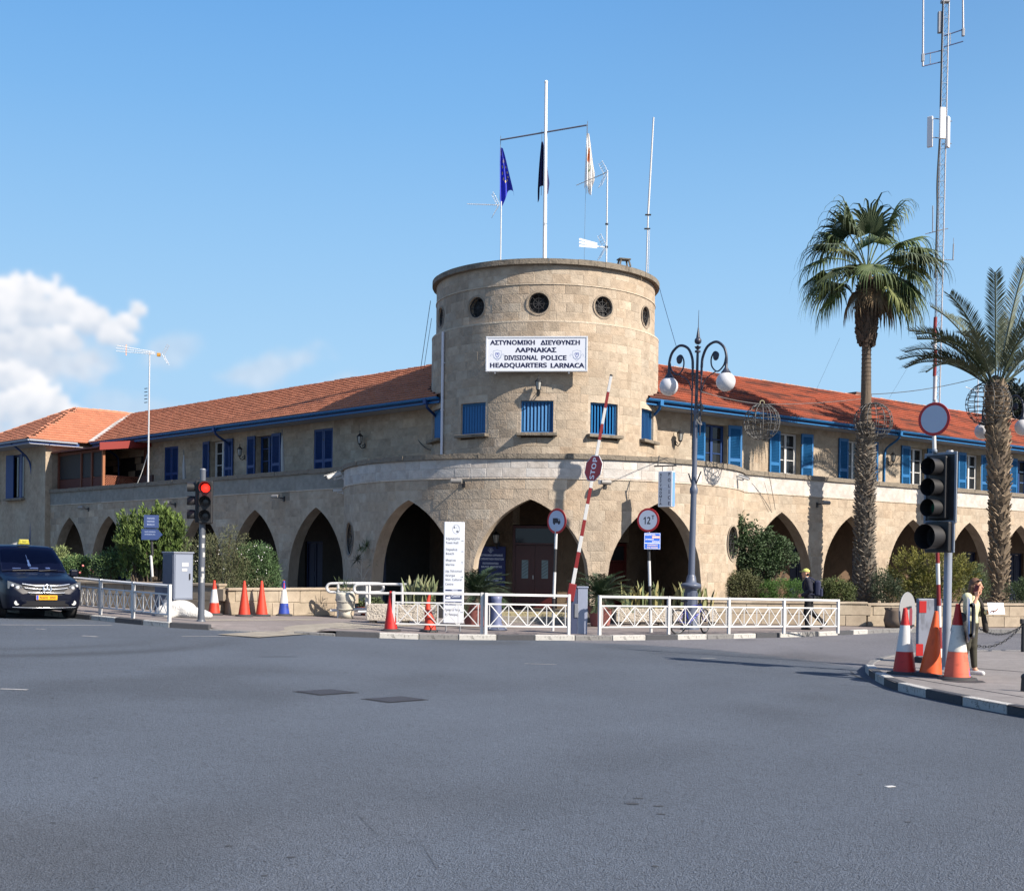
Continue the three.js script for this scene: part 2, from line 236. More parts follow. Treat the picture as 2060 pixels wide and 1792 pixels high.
// yellow tactile strips at the crossing, laid in the pavement
{
  const mT = std([0.33, 0.30, 0.25], 0.9, { map: slabTex, bumpMap: fineBump, bumpScale: 0.02 });
  const strip = (a, b, w, name) => { const A = gpt(a[0], a[1], PAVE), B = gpt(b[0], b[1], PAVE), d = B.clone().sub(A); const n = new V3(d.z, 0, -d.x).normalize().multiplyScalar(w); const yy = (p) => { const f = dropF(p.x) * smooth(1.6, 0.2, kerbZ(p.x) - p.z); return paveY(p.x) - f * 0.105 + 0.006; };
    const K = 14, pos = [], uv = []; const Pt = (t, s) => { const p = A.clone().addScaledVector(d, t).addScaledVector(n, s); return [p.x, yy(p), p.z]; };
    for (let i = 0; i < K; i++) { const q = [Pt(i / K, 0), Pt((i + 1) / K, 0), Pt((i + 1) / K, 1), Pt(i / K, 1)]; for (const j of [0, 1, 2, 0, 2, 3]) { pos.push(...q[j]); uv.push(q[j][0], q[j][2]); } } return geo(pos, uv, 0); };
  struct('tactile_paving', [strip([520, 1273], [765, 1257], 1.1), strip([700, 1266], [850, 1258], 0.5), strip([415, 1249], [655, 1248], 0.55)], mT);
}
// traffic island on the right
const isF = [[1741, 1351], [1750, 1362], [1768, 1374], [1800, 1388], [1850, 1401], [1920, 1416], [1990, 1430], [2060, 1443], [2300, 1482]].map(([x, y]) => gpt(x, y));
const isB = [[1741, 1351], [1752, 1341], [1785, 1331], [1840, 1323], [1920, 1319], [2060, 1319], [2500, 1322]].map(([x, y]) => gpt(x, y));
const polyZ = (pts) => (x) => { if (x <= pts[0].x) return pts[0].z; for (let i = 0; i < pts.length - 1; i++) if (x <= pts[i + 1].x) return mix(pts[i].z, pts[i + 1].z, (x - pts[i].x) / Math.max(1e-6, pts[i + 1].x - pts[i].x)); return pts[pts.length - 1].z; };
{
  const mIs = std([0.205, 0.19, 0.185], 0.93, { map: slabTex, bumpMap: fineBump, bumpScale: 0.006 });
  const out = [...isF, new V3(30, 0, isF[isF.length - 1].z), new V3(30, 0, isB[isB.length - 1].z), ...[...isB].reverse().slice(0, -1)];
  const sg = new THREE.ShapeGeometry(new THREE.Shape(out.map((p) => new THREE.Vector2(p.x, -p.z)))).rotateX(-PI / 2), sp = sg.attributes.position; for (let i = 0; i < sp.count; i++) sp.setY(i, gy(sp.getX(i)) + PAVE + 0.01);
  sg.computeVertexNormals(); const g = struct('traffic_island', [metric(sg)], mIs);
  const ik = new THREE.Group(); ik.name = 'island_kerb'; ik.userData.kind = 'structure'; scene.add(ik);
  kerbLine(isF, 1.0, () => PAVE + 0.022, (k) => k % 2 ? mKB : mKW, ik, 0.17);
  kerbLine([...isB].reverse(), 1.1, () => PAVE + 0.02, () => mKG, ik, 0.14);
  // slab joints of the island
  const jm = std([0.07, 0.07, 0.07], 1), js = [];
  for (const [a, c] of [[[1800, 1360], [2060, 1404]], [[1870, 1338], [2060, 1353]]]) { const A = gpt(a[0], a[1], PAVE), B = gpt(c[0], c[1], PAVE); for (const p of [A, B]) p.y = gy(p.x) + PAVE + 0.012; js.push(flatBar([A.x, A.y, A.z], [B.x, B.y, B.z], 0.009, 0.009)); }
  part('joint', js, jm, g);
}
// manhole covers and road marks
{
  const cover = (cs, label) => {   // a lozenge shaped iron lid lying flush in the asphalt, its frame a few millimetres below it
    const q = cs.map(([x, y]) => gpt(x, y)), c = q.reduce((m, v) => m.add(v), new V3()).divideScalar(4); c.y = gy(c.x); const t = thing('manhole_cover', label, 'manhole cover', c), dm = std([0.03, 0.03, 0.036], 0.75, { map: dirtMap });
    const patch = (k, lift, n) => { const pos = [], P = (u, v) => { const e = new V3().lerpVectors(new V3().lerpVectors(q[0], q[1], u), new V3().lerpVectors(q[3], q[2], u), v); e.lerp(new V3(c.x, e.y, c.z), 1 - k); const w = k > 0.95 ? 0.05 * fbm(e.x * 3, e.z * 3, k * 7, 3) : 0; return [e.x - c.x + w, gy(e.x) - c.y + lift, e.z - c.z + w]; }; for (let i = 0; i < n; i++) for (let j = 0; j < n; j++) { const r = [P(i / n, j / n), P((i + 1) / n, j / n), P((i + 1) / n, (j + 1) / n), P(i / n, (j + 1) / n)]; for (const m of [0, 2, 1, 0, 3, 2]) pos.push(...r[m]); } return metric(geo(pos, new Array(pos.length / 3 * 2).fill(0), 0)); };
    part('frame', patch(1.0, 0.004, 10), dm, t); part('plate', patch(0.86, 0.009, 8), std([0.046, 0.046, 0.054], 0.6, { metalness: 0.2, map: dirtMap, bumpMap: fineBump, bumpScale: 0.012 }), t); };
  cover([[586, 1391], [667, 1386.5], [723, 1393.5], [643, 1399.5]], 'dark lozenge shaped iron manhole cover in the road, left of the pair'); cover([[724, 1406], [806, 1400.5], [864, 1408], [783, 1414.5]], 'dark lozenge shaped iron manhole cover in the road, right of the pair');
  const mk = std([0.27, 0.27, 0.275], 0.85, { map: wornMap }), bits = [];
  const dash = (a, b, w) => { const A = gpt(a[0], a[1]), B = gpt(b[0], b[1]), d = B.clone().sub(A), n = new V3(d.z, 0, -d.x).normalize().multiplyScalar(w / 2), pos = []; const q = [A.clone().sub(n), B.clone().sub(n), B.clone().add(n), A.clone().add(n)].map((p) => [p.x, gy(p.x) + 0.005, p.z]); for (const j of [0, 1, 2, 0, 2, 3]) pos.push(...q[j]); bits.push(metric(geo(pos, new Array(12).fill(0), 0))); };
  dash([0, 1257], [225, 1258], 0.12); dash([365, 1280], [490, 1280.5], 0.1); dash([165, 1279], [195, 1281], 0.14); dash([72, 1265], [90, 1266], 0.12); dash([1055, 1335], [1120, 1337], 0.06); dash([0, 1386], [55, 1388], 0.10); dash([1410, 1324], [1440, 1324.5], 0.10);
  struct('road_marking', bits, mk);
  // tar lines, dark spots and a scrap of paper
  const tar = std([0.035, 0.037, 0.042], 0.75), tb = [];
  const crack = (pts, w) => { for (let i = 0; i < pts.length - 1; i++) { const A = gpt(...pts[i]), B = gpt(...pts[i + 1]); const dv = B.clone().sub(A), nv = new V3(dv.z, 0, -dv.x).normalize().multiplyScalar(w * 0.35), qd = [A.clone().sub(nv), B.clone().sub(nv), B.clone().add(nv), A.clone().add(nv)].map((v) => [v.x, gy(v.x) + 0.0045, v.z]); tb.push(geo([0, 1, 2, 0, 2, 3].flatMap((k) => qd[k]), new Array(12).fill(0), 0)); } };
  crack([[1712, 1350], [1725, 1362], [1755, 1374]], 0.05); crack([[1590, 1353], [1660, 1356], [1715, 1358], [1745, 1366]], 0.05); crack([[1480, 1287], [1520, 1288]], 0.08); crack([[1620, 1345], [1715, 1345.5]], 0.05); crack([[1340, 1300], [1620, 1324]], 0.04); crack([[1020, 1400], [1060, 1408], [1100, 1425], [1170, 1433], [1240, 1447], [1300, 1453], [1350, 1470]], 0.005); crack([[520, 1321], [600, 1321]], 0.06); crack([[0, 1500], [90, 1507], [160, 1520], [260, 1524], [330, 1540]], 0.006); crack([[1500, 1500], [1590, 1518], [1640, 1540], [1760, 1552], [1850, 1580]], 0.006); crack([[640, 1620], [720, 1640], [760, 1680], [850, 1700], [880, 1750]], 0.005); crack([[1180, 1360], [1300, 1372], [1420, 1376], [1520, 1392]], 0.012); crack([[250, 1420], [360, 1432], [470, 1434]], 0.01); crack([[1690, 1378], [1860, 1388]], 0.04);
  reseed(5); for (let i = 0; i < 46; i++) { const p = gpt(rr(20, 2040), 1330 + 440 * rnd() ** 1.2), r = rr(0.008, 0.03); tb.push(new THREE.CircleGeometry(r, 9).scale(1, rr(0.5, 1), 1).rotateX(-PI / 2).translate(p.x, gy(p.x) + 0.004, p.z)); }
  for (const [x, y, r] of [[1272, 1617, 0.06], [1325, 1622, 0.045], [1285, 1606, 0.04], [1330, 1638, 0.04], [585, 1725, 0.03]]) { const p = gpt(x, y); tb.push(new THREE.CircleGeometry(r, 9).scale(1, 0.6, 1).rotateX(-PI / 2).translate(p.x, gy(p.x) + 0.004, p.z)); }
  const ts = struct('tar_marks', tb, tar);
  const p = gpt(1791, 1583); single('paper_scrap', [box(0.09, 0.004, 0.05, 0, 0.006, 0, 0.4)], M.white, 'small white scrap of paper lying on the empty road at lower right', 'litter', p);
}
// ---------- the police building: round corner tower, rotunda arcade, two wings ----------
const TC = new V3(1.13, 0, -46.3);                       // axis of the tower
const FLOOR = 0.42, AX = R(-4.7);                       // floor level; the tower looks a little to the left of the camera
const polar = (Rr) => (s, y, z) => { const a = s / Rr, r = Rr + z; return [r * Math.sin(a), y, r * Math.cos(a)]; };
const flat = (s, y, z) => [s, y, z];
function curtain({ s0, s1, y0, y1, z0, z1, holes = [], step = 0.6, map = flat, crease = 0.7, tone }) {   // a wall sheet of thickness z0..z1 with openings
  let S = range(s0, s1, step);
  for (const h of holes) { const n = h.n || 2; for (let k = 0; k <= n; k++) S.push(h.round ? (h.a + h.b) / 2 - (h.b - h.a) / 2 * Math.cos(PI * k / n) : mix(h.a, h.b, k / n)); }
  S = S.filter((s) => s >= s0 - 1e-6 && s <= s1 + 1e-6).sort((a, b) => a - b).filter((s, i, A) => !i || s - A[i - 1] > 1e-4);
  const pos = [], uv = [];
  const quad = (a, b, c, d, m) => { for (const q of [a, b, c, a, c, d]) { pos.push(...map(...q)); uv.push(...(m === 0 ? [q[0], q[1]] : m === 1 ? [q[2], q[1]] : [q[0], q[2]])); } };
  for (let i = 0; i < S.length - 1; i++) {
    const a = S[i], b = S[i + 1], m = (a + b) / 2, act = holes.filter((h) => h.a < m && m < h.b).sort((p, q) => p.lo(m) - q.lo(m));
    let ca = y0, cb = y0, open = true;
    const strip = (ta, tb) => { if (ta - ca > 1e-4 || tb - cb > 1e-4) { quad([a, ca, z1], [b, cb, z1], [b, tb, z1], [a, ta, z1], 0); quad([b, cb, z0], [a, ca, z0], [a, ta, z0], [b, tb, z0], 0); } };
    for (const h of act) {
      const la = Math.max(y0, h.lo(a)), lb = Math.max(y0, h.lo(b)), ha = Math.min(y1, h.hi(a)), hb = Math.min(y1, h.hi(b));
      strip(la, lb); if (la > y0 + 1e-4) quad([a, la, z0], [a, la, z1], [b, lb, z1], [b, lb, z0], 2); else open = open;
      quad([a, ha, z1], [a, ha, z0], [b, hb, z0], [b, hb, z1], 2); ca = ha; cb = hb;
    }
    strip(y1, y1); quad([a, y1, z1], [b, y1, z1], [b, y1, z0], [a, y1, z0], 2); quad([a, y0, z0], [b, y0, z0], [b, y0, z1], [a, y0, z1], 2);
  }
  for (const h of holes) for (const [s, sg] of [[h.a, 1], [h.b, -1]]) { const lo = Math.max(y0, h.lo(s)), hi = Math.min(y1, h.hi(s)); if (hi - lo > 0.01) quad([s, lo, sg > 0 ? z1 : z0], [s, lo, sg > 0 ? z0 : z1], [s, hi, sg > 0 ? z0 : z1], [s, hi, sg > 0 ? z1 : z0], 1); }
  for (const [s, sg] of [[s0, 1], [s1, -1]]) quad([s, y0, sg > 0 ? z0 : z1], [s, y0, sg > 0 ? z1 : z0], [s, y1, sg > 0 ? z1 : z0], [s, y1, sg > 0 ? z0 : z1], 1);
  const g = geo(pos, uv, crease); return tint(g, tone || [1, 1, 1]);
}
// openings
const SPRING = 1.2, APEX = 3.95;
const archHole = (c, half) => { const rise = APEX - SPRING, k = (rise * rise - half * half) / (2 * half), r = half + k; return { a: c - half, b: c + half, n: 30, lo: () => -9, hi: (s) => { const x = Math.abs(s - c); return SPRING + Math.sqrt(Math.max(0, r * r - (x + k) ** 2)); }, c, half, arch: true }; };
const rectHole = (a, b, lo, hi) => ({ a, b, n: 2, lo: () => lo, hi: () => hi });
const roundHole = (c, yc, r) => ({ a: c - r, b: c + r, n: 16, round: true, lo: (s) => yc - Math.sqrt(Math.max(0, r * r - (s - c) ** 2)), hi: (s) => yc + Math.sqrt(Math.max(0, r * r - (s - c) ** 2)) });
// dressed stone blocks laid over a wall, left out round the openings
function blocks({ s0, s1, y0, y1, h, len, holes = [], map = flat, z = 0.006, gap = 0.004, margin = 0.1, amp = 0.1, avoid }) {
  const out = []; const nC = Math.max(1, Math.round((y1 - y0) / h)), hh = (y1 - y0) / nC;
  for (let c = 0; c < nC; c++) {
    const a0 = y0 + c * hh, a1 = a0 + hh; let s = s0 - rr(0, len);
    while (s < s1) {
      const l = len * rr(0.72, 1.3); let runs = [[Math.max(s, s0), Math.min(s + l, s1)]]; s += l;
      for (const hl of holes) {
        const next = [];
        for (const [p, q] of runs) { let cur = null; const st = 0.06; for (let x = p; x <= q + 1e-6; x += st) { const m = hl.arch ? 0.3 : margin; const inside = x > hl.a - m && x < hl.b + m && (() => { const xx = clamp(x, hl.a, hl.b), d = hl.arch ? 0.27 : margin; return a1 > hl.lo(xx) - d && a0 < hl.hi(xx) + d; })(); if (!inside) { cur ??= x; } else if (cur !== null) { next.push([cur, x - st]); cur = null; } } if (cur !== null) next.push([cur, q]); }
        runs = next;
      }
      for (const [p, q] of runs) {
        if (q - p < 0.16 || (avoid && avoid((p + q) / 2, (a0 + a1) / 2))) continue;
        const zz = z * rr(0.5, 1.25), A = p + gap, B = q - gap, C = a0 + gap * 0.8, D = a1 - gap * 0.8, n = Math.max(1, Math.ceil((B - A) / 0.16)), e = 0.009, pos = [], uv = [], jx = rr(0, 3), jy = rr(0, 3);
        const quad = (...Q) => { for (const k of [0, 1, 2, 0, 2, 3]) { pos.push(...map(...Q[k])); uv.push(Q[k][0] + jx, Q[k][1] + jy); } };
        for (let i = 0; i < n; i++) { const u = mix(A, B, i / n), v = mix(A, B, (i + 1) / n), ui = i === 0 ? u + e : u, vi = i === n - 1 ? v - e : v; quad([ui, C + e, zz], [vi, C + e, zz], [vi, D - e, zz], [ui, D - e, zz]); quad([u, C, 0], [v, C, 0], [vi, C + e, zz], [ui, C + e, zz]); quad([ui, D - e, zz], [vi, D - e, zz], [v, D, 0], [u, D, 0]); if (i === 0) quad([u, C, 0], [ui, C + e, zz], [ui, D - e, zz], [u, D, 0]); if (i === n - 1) quad([vi, C + e, zz], [v, C, 0], [v, D, 0], [vi, D - e, zz]); }
        const sm = (p + q) / 2, ym = (a0 + a1) / 2, pale = rnd() > 0.93 ? 0.14 : rnd() < 0.05 ? -0.12 : 0, streak = -0.22 * smooth(0.05, 0.4, fbm(sm * 0.8, 3, y1, 3)) * smooth(1.3, 0.1, y1 - ym), t = 1 + rr(-amp, amp * 0.8) * 0.8 + 0.16 * fbm(sm * 0.35, ym * 0.5, 2.5, 3) + pale + streak, w = rr(-0.02, 0.03) + 0.05 * fbm(sm * 0.4, ym * 0.4, 9, 2); const g = geo(pos, uv, 0.3); out.push(tint(g, [t + w, t, t - w])); g.userData.at = [(p + q) / 2, (a0 + a1) / 2];
      }
    }
  }
  return out;
}
M.floorDark = std([0.10, 0.09, 0.08], 0.8, { map: dirtMap }); M.ceil = std([0.09, 0.08, 0.07], 0.95); M.doorDark = std(lin(10, 22, 52), 0.6);  // arcade floor, ceiling and doors near-black: interior shade put into their colours
const police = thing('police_building', 'two storey sandstone police headquarters with round corner tower, pointed arcades and red tiled roofs', 'building', TC);
const layBlocks = (list, keep, p, ry) => { list.forEach((g, i) => { if (i < keep) part('stone_block', g, M.stone, police, p, ry); }); return list.slice(keep); };

// tower
reseed(101);
const RT = 4.2, RU = 4.05, aS = (k) => AX + R(32.9 * k);       // window bearings
const winA = [-2, -1, 0, 1, 2].map(aS);
const TW = { lo: 6.37, hi: 7.46, half: 0.555 };
const towerHoles = [...winA.map((a) => rectHole(a * RT - TW.half, a * RT + TW.half, TW.lo, TW.hi)), rectHole(AX * RT - 0.02 - 0.78, AX * RT - 0.02 + 0.78, FLOOR, 3.25), rectHole(R(-44) * RT - 0.6, R(-44) * RT + 0.6, FLOOR, 2.7), rectHole(R(36) * RT - 0.6, R(36) * RT + 0.6, FLOOR, 2.7)];
const roundHoles = winA.map((a) => roundHole(a * RU, 10.79, 0.36));
part('tower_wall', curtain({ s0: -PI * RT, s1: PI * RT, y0: 0, y1: 4.5, z0: -0.35, z1: 0, holes: towerHoles, step: 0.2, map: polar(RT), tone: [0.3, 0.25, 0.21] }), M.stone, police);  // ground floor toned down, the shade under the rotunda painted in
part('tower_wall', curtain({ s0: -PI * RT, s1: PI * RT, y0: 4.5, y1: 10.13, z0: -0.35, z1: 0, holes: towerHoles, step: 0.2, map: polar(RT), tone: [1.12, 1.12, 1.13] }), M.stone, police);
part('tower_wall', curtain({ s0: -PI * RU, s1: PI * RU, y0: 10.13, y1: 12.1, z0: -0.3, z1: 0, holes: roundHoles, step: 0.2, map: polar(RU), tone: [1.0, 1.0, 1.0] }), M.stone, police);
part('tower_roof', new THREE.CylinderGeometry(RU, RU, 0.1, 64).translate(0, 11.9, 0), M.concrete, police);
part('string_course', [curtain({ s0: -PI * RT, s1: PI * RT, y0: 10.13, y1: 10.19, z0: -0.2, z1: 0.012, step: 0.25, map: polar(RT), tone: [1.25, 1.28, 1.3] }), curtain({ s0: -PI * RU, s1: PI * RU, y0: 11.43, y1: 11.47, z0: -0.05, z1: 0.03, step: 0.25, map: polar(RU), tone: [1.25, 1.28, 1.3] })], M.stone, police);
reseed(12); for (let k = 0; k < 26; k++) { const n = 26, a0 = -PI + 2 * PI * k / n, a1 = -PI + 2 * PI * (k + 1) / n; const g = curtain({ s0: a0 * RU + 0.006, s1: a1 * RU - 0.006, y0: 12.1 + rr(0, 0.012), y1: 12.29 + rr(-0.015, 0.015), z0: -0.35, z1: 0.17 + rr(-0.012, 0.012), step: 0.25, map: polar(RU) }); part('coping_stone', g, M.coping, police); }
const towerB = [
  ...blocks({ s0: R(-88) * RU, s1: R(88) * RU, y0: 11.48, y1: 12.09, h: 0.3, len: 0.52, map: polar(RU), amp: 0.07 }),
  ...blocks({ s0: R(-88) * RU, s1: R(88) * RU, y0: 10.2, y1: 11.42, h: 0.3, len: 0.55, holes: roundHoles, map: polar(RU), margin: 0.16, amp: 0.09 }),
  ...blocks({ s0: R(-88) * RT, s1: R(88) * RT, y0: 4.7, y1: 10.12, h: 0.302, len: 0.62, holes: towerHoles, map: polar(RT), margin: 0.06, amp: 0.07 })].sort(() => rnd() - 0.5);
// rotunda
const RO = 7.35, rA = [-38.1, -4.5, 29.5].map(R), rHalf = R(14.9) * RO, rotHoles = [...rA.map((a) => archHole(a * RO, rHalf)), roundHole(R(-69.5) * RO, 2.72, 0.58), roundHole(R(62) * RO, 2.72, 0.58)];
const rs0 = R(-83.5) * RO, rs1 = R(77.5) * RO;
part('arcade_wall', curtain({ s0: rs0, s1: rs1, y0: -0.4, y1: 4.59, z0: -0.45, z1: 0, holes: rotHoles, step: 0.25, map: polar(RO), tone: [1.02, 1.02, 1.03] }), M.stone, police);
part('parapet', curtain({ s0: rs0, s1: rs1, y0: 4.63, y1: 5.22, z0: -0.25, z1: 0.02, step: 0.25, map: polar(RO) }), M.bandWhite, police);
part('string_course', curtain({ s0: rs0, s1: rs1, y0: 4.59, y1: 4.63, z0: -0.25, z1: 0.03, step: 0.25, map: polar(RO), tone: [1.35, 1.4, 1.5] }), M.stone, police);
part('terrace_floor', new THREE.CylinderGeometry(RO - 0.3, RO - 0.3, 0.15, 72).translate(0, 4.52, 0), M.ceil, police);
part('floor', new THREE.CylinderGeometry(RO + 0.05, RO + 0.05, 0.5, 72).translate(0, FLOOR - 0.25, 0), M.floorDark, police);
reseed(14); for (let k = 0; k < 22; k++) part('coping_stone', curtain({ s0: mix(rs0, rs1, k / 22) + 0.006, s1: mix(rs0, rs1, (k + 1) / 22) - 0.006, y0: 5.22 + rr(0, 0.012), y1: 5.385 + rr(-0.012, 0.014), z0: -0.34, z1: 0.09 + rr(-0.015, 0.012), step: 0.25, map: polar(RO) }), M.coping, police);
reseed(102);
// low jamb plinths of the arches
const rotB = blocks({ s0: rs0, s1: rs1, y0: 0.42, y1: 4.58, h: 0.32, len: 0.66, holes: rotHoles, map: polar(RO), margin: 0.14, amp: 0.085 });
const bandB = blocks({ s0: rs0, s1: rs1, y0: 4.64, y1: 5.21, h: 0.29, len: 0.6, map: polar(RO + 0.02), amp: 0.05, z: 0.008, gap: 0.005 });
let loose = layBlocks(rotB, 130), looseT = layBlocks(towerB, 170);
const stuffBlocks = part('stone_block', [...loose, ...looseT], M.stone, police); stuffBlocks.userData.kind = 'stuff';
bandB.forEach((g) => part('parapet_stone', g, M.bandWhite, police));
// entrance steps
{ const st = [[0.42, 0.55, 2.5], [0.29, 1.0, 2.9], [0.17, 1.45, 3.4]]; st.forEach(([y, dz, w], i) => part('step', metric(rbox(w, 0.16, 0.62, 0.02, 0, y - 0.08, RO + dz - 0.55)), i === 0 ? std([0.32, 0.28, 0.17], 0.9, { map: wornMap }) : M.concrete, police, [0, 0, 0], AX + 0.015)); }
// tower windows: blue slatted shutters set deep in stone openings
for (const a of winA) {
  const w = new THREE.Group(); w.name = 'window'; police.add(w); w.rotation.y = a; w.position.set(Math.sin(a) * (RT - 0.16), 0, Math.cos(a) * (RT - 0.16));
  const y0 = TW.lo, y1 = TW.hi, hw = TW.half; part('frame', [box(hw * 2, 0.06, 0.08, 0, y1 - 0.03, 0), box(hw * 2, 0.06, 0.08, 0, y0 + 0.03, 0), box(0.06, y1 - y0 - 0.12, 0.08, -hw + 0.03, (y0 + y1) / 2, 0), box(0.06, y1 - y0 - 0.12, 0.08, hw - 0.03, (y0 + y1) / 2, 0)], M.blue, w);
  part('panel', box(hw * 2 - 0.12, y1 - y0 - 0.12, 0.02, 0, (y0 + y1) / 2, -0.03), M.blueDark, w);
  for (let i = 0; i < 8; i++) part('slat', rbox(0.085, y1 - y0 - 0.13, 0.018, 0.006, -hw + 0.13 + i * (hw * 2 - 0.26) / 7, (y0 + y1) / 2, 0.022, 0.5), M.blue, w);
  part('sill', metric(rbox(hw * 2 + 0.28, 0.11, 0.34, 0.02, 0, y0 - 0.056, 0.16)), M.coping, w);
}
// round windows with iron crosses
const roundWin = (a, rad, y, r, name = 'round_window') => { const w = new THREE.Group(); w.name = name; police.add(w); w.rotation.y = a; w.position.set(Math.sin(a) * (rad - 0.1), y, Math.cos(a) * (rad - 0.1));
  part('pane', new THREE.CircleGeometry(r + 0.05, 32).translate(0, 0, -0.16), M.dark, w); const gr = []; for (let k = 0; k < 4; k++) gr.push(flatBar([-r * Math.cos(k * PI / 4), -r * Math.sin(k * PI / 4), 0.02 - k * 0.003], [r * Math.cos(k * PI / 4), r * Math.sin(k * PI / 4), 0.02 - k * 0.003], 0.022, 0.012)); gr.push(new THREE.TorusGeometry(r * 0.5, 0.012, 6, 28).translate(0, 0, 0.03), new THREE.TorusGeometry(r - 0.03, 0.022, 6, 32).translate(0, 0, 0.02)); part('grille', gr, M.dark, w);
  part('surround', new THREE.RingGeometry(r - 0.002, r + 0.06, 40).translate(0, 0, 0.118), M.stoneShade, w); };
winA.forEach((a) => roundWin(a, RU, 10.79, 0.36)); roundWin(R(-69.5), RO, 2.72, 0.58); roundWin(R(62), RO, 2.72, 0.58);
// entrance door and two further doors under the rotunda
const doorAt = (a, w, h, m, glazed) => { const d = new THREE.Group(); d.name = 'door'; police.add(d); d.rotation.y = a; d.position.set(Math.sin(a) * (RT - 0.2), FLOOR, Math.cos(a) * (RT - 0.2));
  part('frame', [box(0.09, h, 0.14, -w / 2 + 0.045, h / 2, 0), box(0.09, h, 0.14, w / 2 - 0.045, h / 2, 0), box(w - 0.18, 0.09, 0.14, 0, h - 0.045, 0), box(w - 0.18, 0.07, 0.12, 0, h - 0.62, 0)], m, d);
  part('transom_pane', box(w - 0.18, 0.5, 0.03, 0, h - 0.34, 0), M.glass, d);
  for (const s of [-1, 1]) { const lw = (w - 0.2) / 2, leaf = part('door_leaf', [box(lw, h - 0.67, 0.05, s * (lw / 2 + 0.004), (h - 0.67) / 2, 0), box(lw - 0.24, 0.5, 0.02, s * lw / 2, 0.42, 0.03), box(lw - 0.24, 0.02, 0.02, s * lw / 2, 0.8, 0.032)], m, d);
    if (glazed) { part('pane', box(0.22, 0.62, 0.012, s * (lw / 2 + 0.004), 1.32, 0.031), std(lin(120, 140, 146), 0.25), leaf); const b = []; for (let i = -2; i <= 2; i++) { b.push(flatBar([s * lw / 2 - 0.1, 1.05 + (i + 2) * 0.11, 0.042], [s * lw / 2 + 0.1, 1.18 + (i + 2) * 0.11, 0.042], 0.012, 0.006)); } part('leading', b, M.iron, leaf); } }
  if (glazed) part('handle', rbox(0.04, 0.13, 0.04, 0.012, -0.06, 1.05, 0.06), M.white, d); };
doorAt(AX - 0.02 / RT, 1.54, 2.8, M.woodRed, true); doorAt(R(-44), 1.18, 2.25, M.woodRed, false); doorAt(R(36), 1.18, 2.25, M.woodRed, false);

// wings: local frame x along the front (to the right), y up, z out of the front; origin at the inner end of the parapet
const wings = {
  right: { p: new V3(8.3, 0, -44.7), ry: Math.atan2(0.621, 0.783), arches: [2.15, 6.35, 10.5, 14.7, 18.9, 23.1, 27.3], x0: -0.1, x1: 30, wins: [1.48, 5.89, 10.35, 14.85, 19.35, 23.85], sgn: 1, tone: [1, 1, 1] },
  left: { p: new V3(-6.17, 0, -45.4), ry: -Math.atan2(0.715, 0.699), arches: [1.75, 5.92, 10.09, 14.26, 18.43, 22.6].map((t) => -t), x0: -24.8, x1: 0.1, wins: [5.1, 9.4, 13.2, 17.5].map((t) => -t), sgn: -1, tone: [0.97, 0.97, 0.96] },
};
const SET = 2.7, EAVE_Z = -1.75, EAVE_Y = 7.86, RIDGE_Z = -6.6, RIDGE_Y = 10.2;
const toWing = (w, v) => v.clone().sub(w.p).applyAxisAngle(new V3(0, 1, 0), -w.ry);        // world to wing
